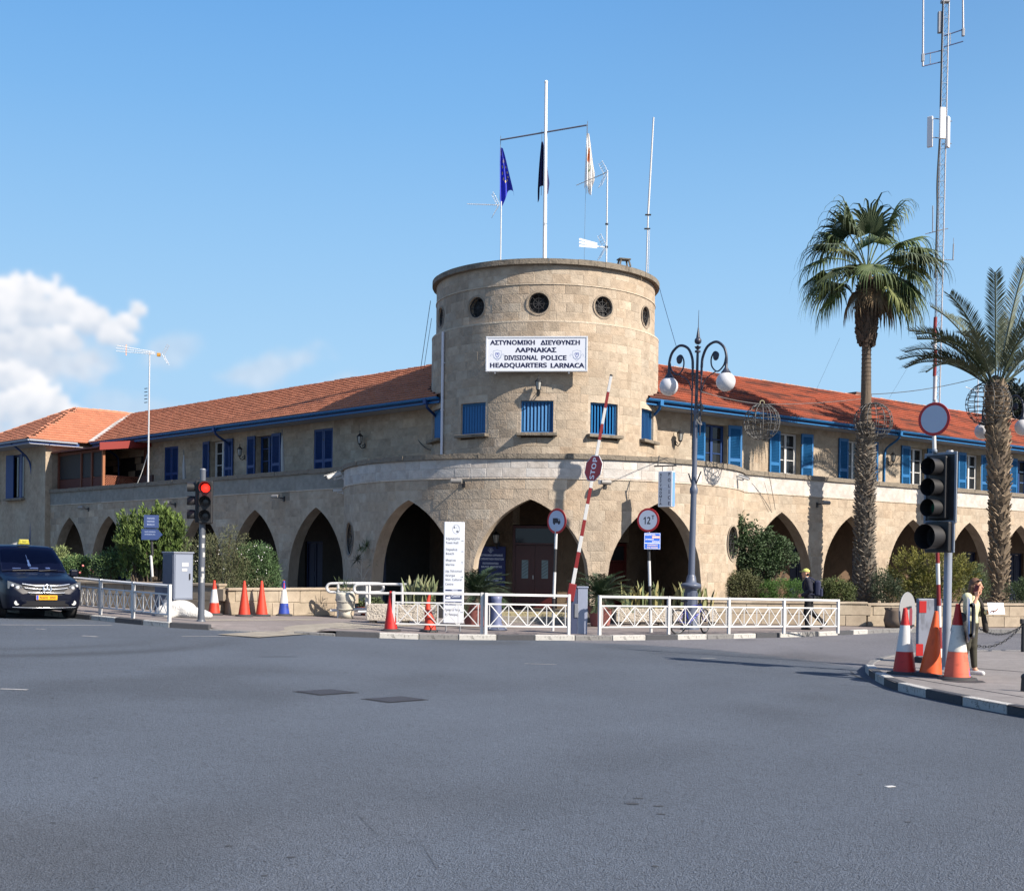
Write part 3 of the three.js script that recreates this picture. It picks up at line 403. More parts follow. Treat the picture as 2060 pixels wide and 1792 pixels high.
for (const [side, w] of Object.entries(wings)) {
  const lp = w.p.clone().sub(TC), P = (name, g, m) => part(name, g, m, police, lp, w.ry);
  const hs = w.arches.map((a) => archHole(a, 1.8));
  const mS = M.stone;
  P('arcade_wall', curtain({ s0: w.x0, s1: w.x1, y0: -0.6, y1: 4.59, z0: -0.45, z1: 0, holes: hs, step: 1, tone: w.tone }), mS);
  P('string_course', curtain({ s0: w.x0, s1: w.x1, y0: 4.59, y1: 4.625, z0: -0.25, z1: 0.03, step: 2, tone: [1.25, 1.3, 1.4] }), mS);
  P('parapet', curtain({ s0: w.x0, s1: w.x1, y0: 4.625, y1: 5.22, z0: -0.25, z1: 0.02, step: 2, tone: side === 'left' ? [0.5, 0.52, 0.5] : [1.03, 1.03, 1.03] }), M.bandWhite);  // left parapet toned down, its shade put into the colour
  reseed(31 + w.sgn); const nc = Math.round((w.x1 - w.x0) / 1.15); for (let k = 0; k < nc; k++) P('coping_stone', metric(box((w.x1 - w.x0) / nc - 0.012, 0.165 + rr(-0.012, 0.012), 0.43, w.x0 + (k + 0.5) * (w.x1 - w.x0) / nc, 5.305 + rr(-0.004, 0.004), -0.125 + rr(-0.012, 0.012))), M.coping);
  { reseed(150 + w.sgn); const bl = [...blocks({ s0: Math.max(w.x0, -26), s1: Math.min(w.x1, 24), y0: 0.4, y1: 4.58, h: 0.32, len: 0.72, holes: hs, amp: 0.07, z: 0.005 }), ...blocks({ s0: side === 'left' ? -24.5 : -2.4, s1: side === 'left' ? 2.2 : 24, y0: 4.7, y1: 7.7, h: 0.32, len: 0.72, holes: w.wins.map((a) => rectHole(a - 0.66, a + 0.66, 4.66, 7.36)), map: (a, y, z) => [a, y, z - SET], margin: 0.05, amp: 0.06, z: 0.005 })]; for (const g of bl) { const c = g.attributes.color.array; for (let i = 0; i < c.length; i += 3) for (let j = 0; j < 3; j++) c[i + j] *= w.tone[j]; } P('stone_block', bl, M.stone).userData.kind = 'stuff'; }
  // floors, ceilings, the wall behind the arcade with its doors and the upper wall with its windows
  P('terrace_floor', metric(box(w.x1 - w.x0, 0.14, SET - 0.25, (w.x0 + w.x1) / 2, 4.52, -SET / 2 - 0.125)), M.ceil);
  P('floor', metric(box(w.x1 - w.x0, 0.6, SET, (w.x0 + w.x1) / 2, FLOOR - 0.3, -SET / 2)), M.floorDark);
  const ux0 = side === 'left' ? w.x0 - 1 : -3.1, ux1 = side === 'left' ? 3.1 : w.x1;
  const OW = 0.66, oLo = 4.66, oHi = 7.36;
  const lowDoors = w.arches.map((a) => rectHole(a - 0.62 + 0.25, a + 0.62 + 0.25, FLOOR, 2.75));
  P('rear_wall', curtain({ s0: ux0, s1: ux1, y0: -0.4, y1: 4.45, z0: -SET - 0.3, z1: -SET, holes: lowDoors, step: 2, tone: side === 'left' ? [0.06, 0.055, 0.05] : [0.3, 0.23, 0.18] }), mS);  // rear walls darkened, arcade shade put into their tone
  const winH = w.wins.map((a) => rectHole(a - OW, a + OW, oLo, oHi));
  P('upper_wall', curtain({ s0: ux0, s1: ux1, y0: 4.45, y1: 7.86, z0: -SET - 0.35, z1: -SET, holes: winH, step: 2, tone: side === 'left' ? [0.97, 0.97, 0.95] : [0.98, 1.0, 0.96] }), mS);
  for (const a of w.arches) { const b = new THREE.Group(); b.name = 'door'; police.add(b); b.position.copy(new V3(a + 0.25, FLOOR, -SET - 0.16).applyAxisAngle(new V3(0, 1, 0), w.ry).add(lp)); b.rotation.y = w.ry;
    part('frame', [box(0.08, 2.33, 0.12, -0.58, 1.165, 0), box(0.08, 2.33, 0.12, 0.58, 1.165, 0), box(1.08, 0.08, 0.12, 0, 2.29, 0), box(0.06, 2.25, 0.1, 0, 1.125, 0)], M.doorDark, b); for (const s of [-1, 1]) part('door_leaf', [box(0.5, 2.24, 0.04, s * 0.285, 1.12, 0), box(0.34, 0.75, 0.03, s * 0.285, 0.5, 0.02), box(0.34, 0.95, 0.03, s * 0.285, 1.55, 0.02)], M.doorDark, b); }
  // windows of the upper floor
  w.wins.forEach((a, wi) => {
    const g = new THREE.Group(); g.name = 'window'; police.add(g); g.position.copy(new V3(a, 0, -SET).applyAxisAngle(new V3(0, 1, 0), w.ry).add(lp)); g.rotation.y = w.ry;
    const closed = side === 'left' && (wi === 0 || wi === 3), blueF = side === 'right' ? (wi === 0 || wi === 5) : wi !== 2, fm = blueF ? M.blueDark : M.white, zf = -0.26, fr = [];
    fr.push(box(OW * 2, 0.07, 0.07, 0, oHi - 0.035, zf), box(0.07, oHi - oLo, 0.07, -OW + 0.035, (oLo + oHi) / 2, zf - 0.002), box(0.07, oHi - oLo, 0.07, OW - 0.035, (oLo + oHi) / 2, zf - 0.002), box(0.12, oHi - oLo - 0.07, 0.06, 0, (oLo + oHi) / 2 - 0.035, zf + 0.004));
    for (const s of [-1, 1]) { fr.push(box(0.055, oHi - oLo - 0.14, 0.05, s * (OW - 0.1), (oLo + oHi) / 2, zf + 0.002)); for (let k = 1; k < 5; k++) fr.push(box(OW - 0.2, 0.035, 0.03, s * OW / 2, mix(oLo, oHi, k / 5), zf)); }
    part('frame', fr, fm, g);
    reseed(400 + wi + w.sgn); for (const s of [-1, 1]) for (let k = 0; k < 5; k++) part('pane', box(OW - 0.2, (oHi - oLo) / 5 - 0.05, 0.008, s * OW / 2, mix(oLo, oHi, (k + 0.5) / 5), zf - 0.012, rr(-0.02, 0.02)), M.glass, g);
    if (side === 'right' && wi !== 0) part('curtain', box(OW * 1.7, 1.7, 0.02, 0, 5.9, zf - 0.22), std([0.3, 0.28, 0.26], 0.95), g);
    const sw = 0.64, sh = oHi - oLo + 0.06, shutter = (x, z, ry, m) => { const sg = []; const st = 0.085; sg.push(box(st, sh, 0.045, -sw / 2 + st / 2, 0, 0), box(st, sh, 0.045, sw / 2 - st / 2, 0, 0)); for (const y of [-sh / 2 + 0.06, 0.05, sh / 2 - 0.06]) sg.push(box(sw - st * 2, 0.12, 0.04, 0, y, 0)); for (const [b0, b1] of [[-sh / 2 + 0.12, -0.01], [0.11, sh / 2 - 0.12]]) { const n = Math.round((b1 - b0) / 0.062); for (let i = 0; i < n; i++) sg.push(box(sw - st * 2, 0.07, 0.01, 0, b0 + (i + 0.5) * (b1 - b0) / n, 0, 0, 0.7)); }
      const o = part('shutter', sg, m, g, [x, (oLo + oHi) / 2, z], ry); part('hinge', [-0.9, 0.9].map((y) => box(0.05, 0.09, 0.03, (x < 0 ? 1 : -1) * sw / 2, y, 0.01)), M.iron, g, [x, (oLo + oHi) / 2, z], ry); return o; };
    const m = side === 'right' ? M.blue : M.blueDark;  // left wing shutters take the blue with painted-in shade
    if (closed) { shutter(-OW / 2, -0.04, 0, m); shutter(OW / 2, -0.04, 0, m); }
    else { reseed(60 + wi * 3 + w.sgn); shutter(-OW - sw / 2 - 0.02, 0.06, rr(-0.1, 0.02), m); shutter(OW + sw / 2 + 0.02, 0.09, -rr(0.05, 0.3) * (side === 'right' ? 1 : -0.4), m); }
  });
  // eaves: fascia, soffit, gutter and brackets in blue
  const ex0 = side === 'left' ? -23.9 : -3.2, ex1 = side === 'left' ? 3.2 : w.x1, el = ex1 - ex0, em = (ex0 + ex1) / 2;
  P('fascia', [box(el, 0.2, 0.03, em, EAVE_Y - 0.13, EAVE_Z - 0.05)], M.blueDark);
  P('gutter', [new THREE.CylinderGeometry(0.075, 0.075, el, 14, 1, false, PI / 2, PI).rotateZ(PI / 2).rotateX(PI / 2 + PI).translate(em, EAVE_Y - 0.03, EAVE_Z + 0.05), box(el, 0.022, 0.03, em, EAVE_Y - 0.02, EAVE_Z + 0.125), box(el, 0.05, 0.025, em, EAVE_Y - 0.19, EAVE_Z - 0.02)], M.blue);
  P('soffit', metric(box(el, 0.03, SET + EAVE_Z + 0.02, em, EAVE_Y - 0.2, (-SET + EAVE_Z) / 2 - 0.03)), std([0.3, 0.31, 0.33], 0.9));
  for (const x of side === 'right' ? [-2.55, 12.0, 26] : [2.55, -11.9, -22.5]) P('downpipe', [tube([[x, EAVE_Y - 0.1, EAVE_Z + 0.05], [x, EAVE_Y - 0.3, EAVE_Z + 0.02], [x + 0.25 * -w.sgn * -1, EAVE_Y - 0.75, -SET + 0.12], [x + 0.25 * w.sgn, EAVE_Y - 1.1, -SET + 0.07], [x + 0.25 * w.sgn, 4.6, -SET + 0.07]], 0.05, 30, 8), box(0.16, 0.2, 0.16, x, EAVE_Y - 0.13, EAVE_Z + 0.06)], side === 'right' ? M.blue : M.blueDark);
}
// ---------- tiled roofs ----------
const tileGeo = (() => {   // one interlocking clay tile with two rolls, its lower lip raised on the course below
  const n = 10, wd = 0.262, ln = 0.4, pos = [], uv = [];
  const hgt = (x) => 0.014 * Math.abs(Math.sin(PI * 2 * (x / wd + 0.02))) ** 0.8;
  for (let i = 0; i < n; i++) { const a = -wd / 2 + wd * i / n, b = -wd / 2 + wd * (i + 1) / n, ha = hgt(a) + 0.068, hb = hgt(b) + 0.068, ua = hgt(a) + 0.006, ub = hgt(b) + 0.006; const q = (A, B, C, D) => { for (const p of [A, B, C, A, C, D]) { pos.push(...p); uv.push(p[0] * 2, p[1] * 2); } }; q([a, 0, ha], [b, 0, hb], [b, ln, ub], [a, ln, ua]); q([a, 0, ha - 0.065], [b, 0, hb - 0.065], [b, 0, hb], [a, 0, ha]); }
  return geo(pos, uv, 0.9);
})();
const tileNoise = dataTex(N, (i) => { const v = 0.9 + 0.25 * (nB[i] - 0.5) + 0.25 * (nC[i] - 0.5); return [v, v, v]; }, false);
const tileMats = { orange: std([1, 1, 1], 0.88, { map: tileNoise }), red: std([1, 1, 1], 0.9, { map: tileNoise }) };
let tileParts = 0; const tileLeft = { left: 120, right: 130, hip: 40 };
// slope given by eave start A (world), unit along, length, unit upslope, slope length; keep(x, s) says where tiles lie
function tileSlope(key, parent, A, along, len, up, slen, keep, mat, colour, inv) {
  const n = new V3().crossVectors(along, up).normalize(), base = new THREE.Matrix4().makeBasis(along, up, n), ex = 0.335, wd = 0.258, rows = Math.floor(slen / ex), cols = Math.floor(len / wd), mats = [], cs = [];
  reseed(900 + cols);
  for (let r = 0; r < rows; r++) for (let c = 0; c < cols; c++) {
    const x = (c + 0.5) * wd, s = r * ex - 0.06; if (!keep(x, s + 0.2)) continue;
    const p = A.clone().addScaledVector(along, x).addScaledVector(up, s).addScaledVector(n, 0.02);
    const m = base.clone(); m.multiply(new THREE.Matrix4().makeRotationZ(rr(-0.012, 0.012))); m.setPosition(p.x + rr(-0.003, 0.003), p.y + rr(-0.004, 0.004), p.z); mats.push(m); cs.push(colour(x, s, r, c));
  }
  // the tiles nearest the camera are parts of their own, the rest one instanced part
  const order = mats.map((m, i) => [new V3().setFromMatrixPosition(m).distanceTo(camera.position), i]).sort((a, b) => a[0] - b[0]).map((q) => q[1]), nKeep = Math.min(tileLeft[key], order.length), single = new Set(order.slice(0, nKeep));
  const variants = {};
  for (const i of single) { const c = cs[i], k = c.map((v) => Math.round(v * 40)).join(); variants[k] ??= (() => { const mm = mat.clone(); mm.color.setRGB(...c); return mm; })(); const o = new THREE.Mesh(tileGeo, variants[k]); o.name = 'roof_tile'; o.castShadow = o.receiveShadow = true; mats[i].decompose(o.position, o.quaternion, o.scale); o.position.sub(inv); parent.add(o); }
  const rest = mats.map((_, i) => i).filter((i) => !single.has(i)); if (!rest.length) return;
  const im = new THREE.InstancedMesh(tileGeo, mat, rest.length); im.name = 'roof_tile'; im.userData.kind = 'stuff'; im.castShadow = im.receiveShadow = true; im.position.copy(inv).negate();
  rest.forEach((i, k) => { im.setMatrixAt(k, mats[i]); im.setColorAt(k, new THREE.Color().setRGB(...cs[i])); }); parent.add(im);
}
const ridgeGeo = (() => { const g = new THREE.CylinderGeometry(0.155, 0.185, 0.44, 14, 1, true, -PI / 2, PI).rotateX(PI / 2); return g; })();
function ridge(parent, a, b, m, name = 'ridge_tile') { const d = b.clone().sub(a), l = d.length(), n = Math.max(1, Math.round(l / 0.4)); reseed(n); for (let i = 0; i < n; i++) { const p = a.clone().addScaledVector(d, (i + 0.5) / n), o = new THREE.Mesh(ridgeGeo, m); o.name = name; o.castShadow = o.receiveShadow = true; o.position.copy(p); o.lookAt(p.clone().add(d)); o.position.y += rr(-0.012, 0.012); o.rotateX(0.03); o.rotateZ(rr(-0.06, 0.06)); parent.add(o); } }
const fwd = (w, x, y, z) => new V3(x, y, z).applyAxisAngle(new V3(0, 1, 0), w.ry).add(w.p);     // wing to world
const mUnder = std([0.10, 0.05, 0.035], 0.95), mRidgeR = std(lin(176, 140, 124), 0.95, { map: dirtMap }), mRidgeL = std(lin(190, 140, 116), 0.95, { map: dirtMap });
for (const [side, w] of Object.entries(wings)) {
  const x0 = side === 'left' ? -34 : -3.6, x1 = side === 'left' ? 3.6 : 30, run = EAVE_Z - RIDGE_Z, rise = RIDGE_Y - EAVE_Y, sl = Math.hypot(run, rise);
  const A = fwd(w, x0, EAVE_Y, EAVE_Z), along = fwd(w, 1, 0, 0).sub(fwd(w, 0, 0, 0)), up = fwd(w, 0, rise / sl, -run / sl).sub(fwd(w, 0, 0, 0));
  const L = -24.4;                                                    // the valley with the cross wing starts here
  const keep = (x, s) => { const p = A.clone().addScaledVector(along, x).addScaledVector(up, s); if (Math.hypot(p.x - TC.x, p.z - TC.z) < RT - 0.05) return false; if (side === 'left') { const X = x + x0, back = s / sl * run; return X > L + 0.5 - back; } return true; };
  const lp = w.p.clone().sub(TC);
  const dx0 = side === 'left' ? -31 : x0;
  part('roof', [metric(geo([[x0, EAVE_Y, EAVE_Z], [x1, EAVE_Y, EAVE_Z], [x1, RIDGE_Y, RIDGE_Z], [x0, EAVE_Y, EAVE_Z], [x1, RIDGE_Y, RIDGE_Z], [dx0, RIDGE_Y, RIDGE_Z]].map((p) => side === 'left' && p[0] === x0 ? [L, p[1], p[2]] : p).flat(), new Array(12).fill(0), 0)), metric(geo([[x1, EAVE_Y, 2 * RIDGE_Z - EAVE_Z], [x0, EAVE_Y, 2 * RIDGE_Z - EAVE_Z], [x0, RIDGE_Y, RIDGE_Z], [x1, EAVE_Y, 2 * RIDGE_Z - EAVE_Z], [x0, RIDGE_Y, RIDGE_Z], [x1, RIDGE_Y, RIDGE_Z]].flat(), new Array(12).fill(0), 0))], mUnder, police, lp, w.ry);
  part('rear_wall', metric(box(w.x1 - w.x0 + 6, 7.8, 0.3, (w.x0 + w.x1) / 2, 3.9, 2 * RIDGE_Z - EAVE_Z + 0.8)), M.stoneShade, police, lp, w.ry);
  const colour = side === 'left' ? (x, s) => { const v = 0.92 + rr(-0.09, 0.09) + 0.18 * fbm(x * 0.25, s * 0.8, 3, 3); return [0.44 * v, 0.165 * v, 0.086 * v]; }
    : (x, s) => { const st = smooth(-0.08, 0.26, fbm(x * 0.42, s * 1.9 + x * 0.3, 8, 5)) * 0.85, v = 0.95 + rr(-0.13, 0.10); return [0.30 * v * (1 - 0.8 * st), 0.066 * v * (1 - 0.7 * st), 0.027 * v * (1 - 0.5 * st)]; };
  tileSlope(side, police, A, along, x1 - x0, up, sl, keep, side === 'left' ? tileMats.orange : tileMats.red, colour, TC);
  const ra = fwd(w, side === 'left' ? -29.2 : 1.4, RIDGE_Y + 0.0, RIDGE_Z), rb = fwd(w, side === 'left' ? -1.4 : 30, RIDGE_Y, RIDGE_Z); ridge(police, ra.sub(TC), rb.sub(TC), side === 'left' ? mRidgeL : mRidgeR);
}
// ---------- the cross wing at the far left ----------
{
  const w = wings.left, hx = -24.8, HF = 0.28, BW = 8.4, lp = w.p;         // it stands forward of the arcade
  const hip = thing('corner_house', 'two storey sandstone block with a hipped orange tile roof at the far left end', 'building', fwd(w, hx - BW / 2, 0, -4));
  const inv = hip.position.clone(), pl = w.p.clone().sub(inv), P = (n, g, m, par = hip) => part(n, g, m, par, pl, w.ry);
  const wl = [rectHole(hx - 4.5, hx - 2.6, 5.05, 7.35), rectHole(hx - 7.6, hx - 5.8, 5.05, 7.35), rectHole(hx - 4.4, hx - 2.2, 0.9, 2.2)];
  P('front_wall', curtain({ s0: hx - BW, s1: hx, y0: -1, y1: 7.8, z0: HF - 0.35, z1: HF, holes: wl, step: 2, tone: [0.97, 0.97, 0.96] }), M.stone);
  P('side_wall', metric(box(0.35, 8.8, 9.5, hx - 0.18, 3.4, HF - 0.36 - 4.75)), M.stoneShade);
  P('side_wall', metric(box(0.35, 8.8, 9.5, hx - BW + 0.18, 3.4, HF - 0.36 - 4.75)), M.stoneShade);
  for (const h of wl) { const g = new THREE.Group(); g.name = 'window'; hip.add(g); g.position.copy(pl); g.rotation.y = w.ry; const lo = h.lo(), hi = h.hi(), m = (h.a + h.b) / 2, wd = h.b - h.a; part('frame', [box(wd, 0.08, 0.08, m, hi - 0.04, HF - 0.2), box(wd, 0.08, 0.08, m, lo + 0.04, HF - 0.2), box(0.08, hi - lo - 0.16, 0.08, h.a + 0.04, (lo + hi) / 2, HF - 0.2), box(0.08, hi - lo - 0.16, 0.08, h.b - 0.04, (lo + hi) / 2, HF - 0.2), box(0.08, hi - lo - 0.16, 0.07, m, (lo + hi) / 2, HF - 0.2)], M.blueDark, g); for (const s of [-1, 1]) part('pane', box(wd / 2 - 0.14, hi - lo - 0.2, 0.01, m + s * wd / 4, (lo + hi) / 2, HF - 0.22), M.glass, g);
    if (lo > 3) { for (const s of [-1, 1]) part('shutter', [box(0.62, hi - lo, 0.05, m + s * (wd / 2 - 0.24), (lo + hi) / 2, HF + 0.05, s * -0.25)], M.blueDark, g); part('sill', metric(rbox(wd + 0.4, 0.12, 0.4, 0.02, m, lo - 0.06, HF + 0.05)), M.coping, g); } else part('canopy', metric(box(wd + 0.7, 0.07, 0.5, m + 0.1, hi + 0.2, HF + 0.2)), M.concrete, g); }
  const ey = EAVE_Y, ov = 0.4, xa = hx + ov, xb = hx - BW - ov, zf = HF + 1.05, half = (xa - xb) / 2, run = half, rise = RIDGE_Y - ey + 0.02, sl = Math.hypot(run, rise), ay = ey + rise, xm = (xa + xb) / 2, za = zf - half;
  P('fascia', [box(xa - xb, 0.2, 0.03, xm, ey - 0.13, zf - 0.05), box(0.03, 0.2, 2.6, xa - 0.05, ey - 0.13, zf - 1.35)], M.blueDark);
  P('gutter', [box(xa - xb + 0.1, 0.09, 0.1, xm, ey - 0.04, zf + 0.02), box(0.1, 0.09, 2.5, xa + 0.02, ey - 0.04, zf - 1.27)], std(lin(120, 128, 140), 0.6));
  P('soffit', [box(xa - xb, 0.03, 1.02, xm, ey - 0.22, zf - 0.53), box(0.37, 0.03, 2.2, xa - 0.2, ey - 0.225, zf - 2.2)], std([0.3, 0.31, 0.33], 0.9));
  P('downpipe', [tube([[hx - 1.75, ey - 0.1, zf], [hx - 1.75, ey - 0.5, HF + 0.5], [hx - 1.75, ey - 1.0, HF + 0.07], [hx - 1.75, 0.3, HF + 0.07]], 0.05, 24, 8)], M.blueDark);
  P('roof', [metric(geo([[xb, ey, zf], [xa, ey, zf], [xm, ay, za]].flat(), new Array(6).fill(0), 0)), metric(geo([[xa, ey, zf], [xa, ey, -12], [xm, ay, -12], [xa, ey, zf], [xm, ay, -12], [xm, ay, za]].flat(), new Array(12).fill(0), 0)), metric(geo([[xb, ey, -12], [xb, ey, zf], [xm, ay, za], [xb, ey, -12], [xm, ay, za], [xm, ay, -12]].flat(), new Array(12).fill(0), 0))], mUnder);
  const dir = (x, y, z) => fwd(w, x, y, z).sub(fwd(w, 0, 0, 0));
  const col = (x, s) => { const v = 0.95 + rr(-0.09, 0.09) + 0.15 * fbm(x * 0.4, s, 5, 3); return [0.455 * v, 0.18 * v, 0.10 * v]; };
  tileSlope('hip', hip, fwd(w, xb, ey, zf), dir(1, 0, 0), xa - xb, dir(0, rise / sl, -run / sl), sl, (x, s) => Math.abs(x - half) < half - s / sl * run, tileMats.orange, col, inv);
  tileSlope('hip', hip, fwd(w, xa, ey, zf), dir(0, 0, -1), 13, dir(-run / sl, rise / sl, 0), sl, (x, s) => { const b = s / sl * run, X = xa - b, Z = zf - x; const wingBack = EAVE_Z - Z; return x > b && (wingBack < 0 || X < -24.4 + 0.5 - wingBack + 0.3); }, tileMats.orange, col, inv);
  const T = (x, y, z) => fwd(w, x, y, z).sub(inv);
  ridge(hip, T(xa - 0.1, ey + 0.08, zf - 0.1), T(xm, ay + 0.05, za), mRidgeL, 'hip_tile'); ridge(hip, T(xb, ey + 0.08, zf), T(xm, ay + 0.05, za), mRidgeL, 'hip_tile'); ridge(hip, T(xm, ay + 0.03, za), T(xm, ay + 0.03, RIDGE_Z), mRidgeL);
  const va = T(-24.4 + 0.55, EAVE_Y + 0.07, EAVE_Z), vb = T(-29.0, RIDGE_Y + 0.06, RIDGE_Z); part('valley_gutter', flatBar([va.x, va.y, va.z], [vb.x, vb.y, vb.z], 0.42, 0.05), M.concreteWhite, hip);
}
// ---------- things fixed to the building ----------
const onTower = (deg, y, off = 0) => { const a = R(deg); return [new V3(TC.x + Math.sin(a) * (RT + off), y, TC.z + Math.cos(a) * (RT + off)), a]; };
const onRot = (deg, y, off = 0) => { const a = R(deg); return [new V3(TC.x + Math.sin(a) * (RO + off), y, TC.z + Math.cos(a) * (RO + off)), a]; };
const onWing = (side, x, y, z = 0) => [fwd(wings[side], x, y, z), wings[side].ry];
const textLine = (c, s, x, y, size, o = {}) => { if (o.weight === '500') { o.weight = '400'; c.lineWidth = size * 0.1; c.strokeStyle = o.fill; const q = c.fillText.bind(c), f = (...a) => { q(...a); c.strokeText(...a); }; c = new Proxy(c, { get: (t, k) => k === 'fillText' ? f : typeof t[k] === 'function' ? t[k].bind(t) : t[k], set: (t, k, v) => { t[k] = v; return true; } }); } c.font = (o.weight || 'bold') + ' ' + size + 'px sans-serif'; c.fillStyle = o.fill || '#20243f'; c.textAlign = o.align || 'center'; c.textBaseline = 'middle'; if (o.w) { const w = c.measureText(s).width; c.save(); c.translate(x, y); c.scale(o.w / w, 1); c.fillText(s, 0, 0); c.restore(); } else c.fillText(s, x, y); };
const crest = (c, x, y, s, dark, pale, ground) => {   // shield in a wreath with scrolls
  c.save(); c.translate(x, y); c.scale(s, s); c.lineWidth = 4; c.strokeStyle = pale; c.fillStyle = ground;
  c.beginPath(); c.moveTo(-40, -48); c.quadraticCurveTo(-20, -50, 0, -58); c.quadraticCurveTo(20, -50, 40, -48); c.quadraticCurveTo(46, 20, 0, 58); c.quadraticCurveTo(-46, 20, -40, -48); c.fill(); c.stroke();
  c.beginPath(); c.moveTo(-18, -26); c.lineTo(18, -26); c.quadraticCurveTo(20, 6, 0, 22); c.quadraticCurveTo(-20, 6, -18, -26); c.lineWidth = 6; c.strokeStyle = dark; c.stroke(); c.fillStyle = dark; c.beginPath(); c.moveTo(-10, -20); c.lineTo(10, -20); c.lineTo(0, 0); c.fill();
  c.lineWidth = 9; c.strokeStyle = pale; c.beginPath(); c.arc(0, -6, 44, 0.5, PI - 0.5); c.stroke(); c.lineWidth = 4; for (const q of [-1, 1]) { c.beginPath(); c.moveTo(q * 40, 6); c.quadraticCurveTo(q * 58, -26, q * 66, -8); c.quadraticCurveTo(q * 74, 6, q * 60, 10); c.stroke(); }
  c.restore();
};
// headquarters sign
{
  const [p, a] = onTower(-5.0, 8.99, 0.20), t = thing('headquarters_sign', 'large white framed police headquarters sign in Greek and English on the round tower', 'sign', p, a);
  const w = 3.44, h = 1.19, tex = canvasTex(1400, 480, (c, W2, H2) => {
    c.fillStyle = '#c6cad4'; c.fillRect(0, 0, W2, H2); const k = '#14173a';
    textLine(c, 'ΑΣΤΥΝΟΜΙΚΗ', 360, 68, 92, { weight: '500', w: 640, fill: k }); textLine(c, 'ΔΙΕΥΘΥΝΣΗ', 1040, 70, 92, { weight: '500', w: 560, fill: k });
    textLine(c, 'ΛΑΡΝΑΚΑΣ', 690, 182, 92, { weight: '500', w: 580, fill: k });
    textLine(c, 'DIVISIONAL', 478, 298, 92, { weight: '500', w: 480, fill: k }); textLine(c, 'POLICE', 944, 300, 92, { weight: '500', w: 370, fill: k });
    textLine(c, 'HEADQUARTERS', 440, 412, 92, { weight: '500', w: 820, fill: k }); textLine(c, 'LARNACA', 1136, 416, 92, { weight: '500', w: 480, fill: k });
    crest(c, 140, 262, 1.42, '#2a3a8c', '#7f8ba6', '#c6cbd6'); crest(c, 1272, 266, 1.42, '#2f3e86', '#8791a8', '#c6cbd6'); });
  part('board', new THREE.BoxGeometry(w - 0.1, h - 0.1, 0.16).translate(0, 0, 0.0), M.signWhite, t);
  part('lettering', new THREE.PlaneGeometry(w - 0.12, h - 0.12).translate(0, 0, 0.083), new THREE.MeshStandardMaterial({ map: tex, roughness: 0.35 }), t);
  part('frame', [rbox(w, 0.06, 0.2, 0.012, 0, h / 2 - 0.03, 0), rbox(w, 0.06, 0.2, 0.012, 0, -h / 2 + 0.03, 0), rbox(0.06, h - 0.12, 0.2, 0.012, w / 2 - 0.03, 0, 0), rbox(0.06, h - 0.12, 0.2, 0.012, -w / 2 + 0.03, 0, 0)], std([0.62, 0.63, 0.66], 0.35, { metalness: 0.3 }), t);
  part('bracket', [-1.4, 1.1].flatMap((x) => [box(0.05, 0.05, 0.5, x, 0.35, -0.3), box(0.05, 0.05, 0.5, x, -0.35, -0.3), box(0.05, 0.1, 0.05, x, -h / 2 - 0.02, 0.06)]), M.galv, t);
}
// wall lanterns
const mLantGlass = std([0.35, 0.35, 0.33], 0.2);
const lantern0 = (() => {
  const t = thing('wall_lantern', 'black six sided wall lantern above the middle tower window', 'lantern', [0, 0, 0]); t.userData.group = 'black lanterns on the building';
  part('bracket', [cyl(0.05, 0.05, 0.02, 0, 0, 0).rotateX(PI / 2).scale(1, 2.2, 1), tube([[0, -0.02, 0], [0, -0.12, 0.14], [0, -0.02, 0.26], [0, 0.03, 0.26]], 0.018, 14, 6), tube([[0, 0.06, 0], [0, 0.0, 0.12], [0, -0.05, 0.14]], 0.012, 10, 6)], M.iron, t);
  part('glass', new THREE.CylinderGeometry(0.115, 0.07, 0.27, 6).translate(0, 0.2, 0.26), mLantGlass, t);
  const c = []; for (let k = 0; k < 6; k++) { const a = k * PI / 3; c.push(bar([0.072 * Math.sin(a), 0.06, 0.26 + 0.072 * Math.cos(a)], [0.12 * Math.sin(a), 0.34, 0.26 + 0.12 * Math.cos(a)], 0.009)); }
  c.push(new THREE.CylinderGeometry(0.075, 0.05, 0.05, 6).translate(0, 0.045, 0.26), new THREE.CylinderGeometry(0.14, 0.14, 0.025, 6).translate(0, 0.345, 0.26)); part('cage', c, M.iron, t);
  part('cap', [new THREE.CylinderGeometry(0.03, 0.135, 0.1, 6).translate(0, 0.405, 0.26), cyl(0.022, 0.012, 0.09, 0, 0.455, 0.26, 8), sph(0.022, 0, 0.55, 0.26, 8)], M.iron, t); return t;
})();
const copyOf = (o, label, p, ry) => { const c = o.clone(); c.name = numbered(o.name.replace(/_\d+$/, '')); c.userData = { ...o.userData, label }; scene.add(c); c.position.copy(p); if (ry !== undefined) c.rotation.y = ry; return c; };
{
  let [p, a] = onTower(-4.0, 7.72); lantern0.position.copy(p); lantern0.rotation.y = a;
  [p, a] = onWing('right', -0.75, 6.5, -SET); copyOf(lantern0, 'black wall lantern on the right wing between the tower and the first blue shutters', p, a);
  [p, a] = onWing('left', -2.3, 6.5, -SET); copyOf(lantern0, 'black wall lantern on the shaded left wing nearest the tower', p, a);
  [p, a] = onWing('left', -11.0, 6.5, -SET); copyOf(lantern0, 'black wall lantern between the two middle windows of the left wing', p, a);
  [p, a] = onWing('right', 12.6, 6.55, -SET); copyOf(lantern0, 'black wall lantern behind the fan palm on the right wing', p, a);
}
{ const a = AX - R(17.5); const p = new V3(TC.x + Math.sin(a) * RT, 2.55, TC.z + Math.cos(a) * RT); copyOf(lantern0, 'black wall lantern above the blue notice board under the entrance arch', p, a); }
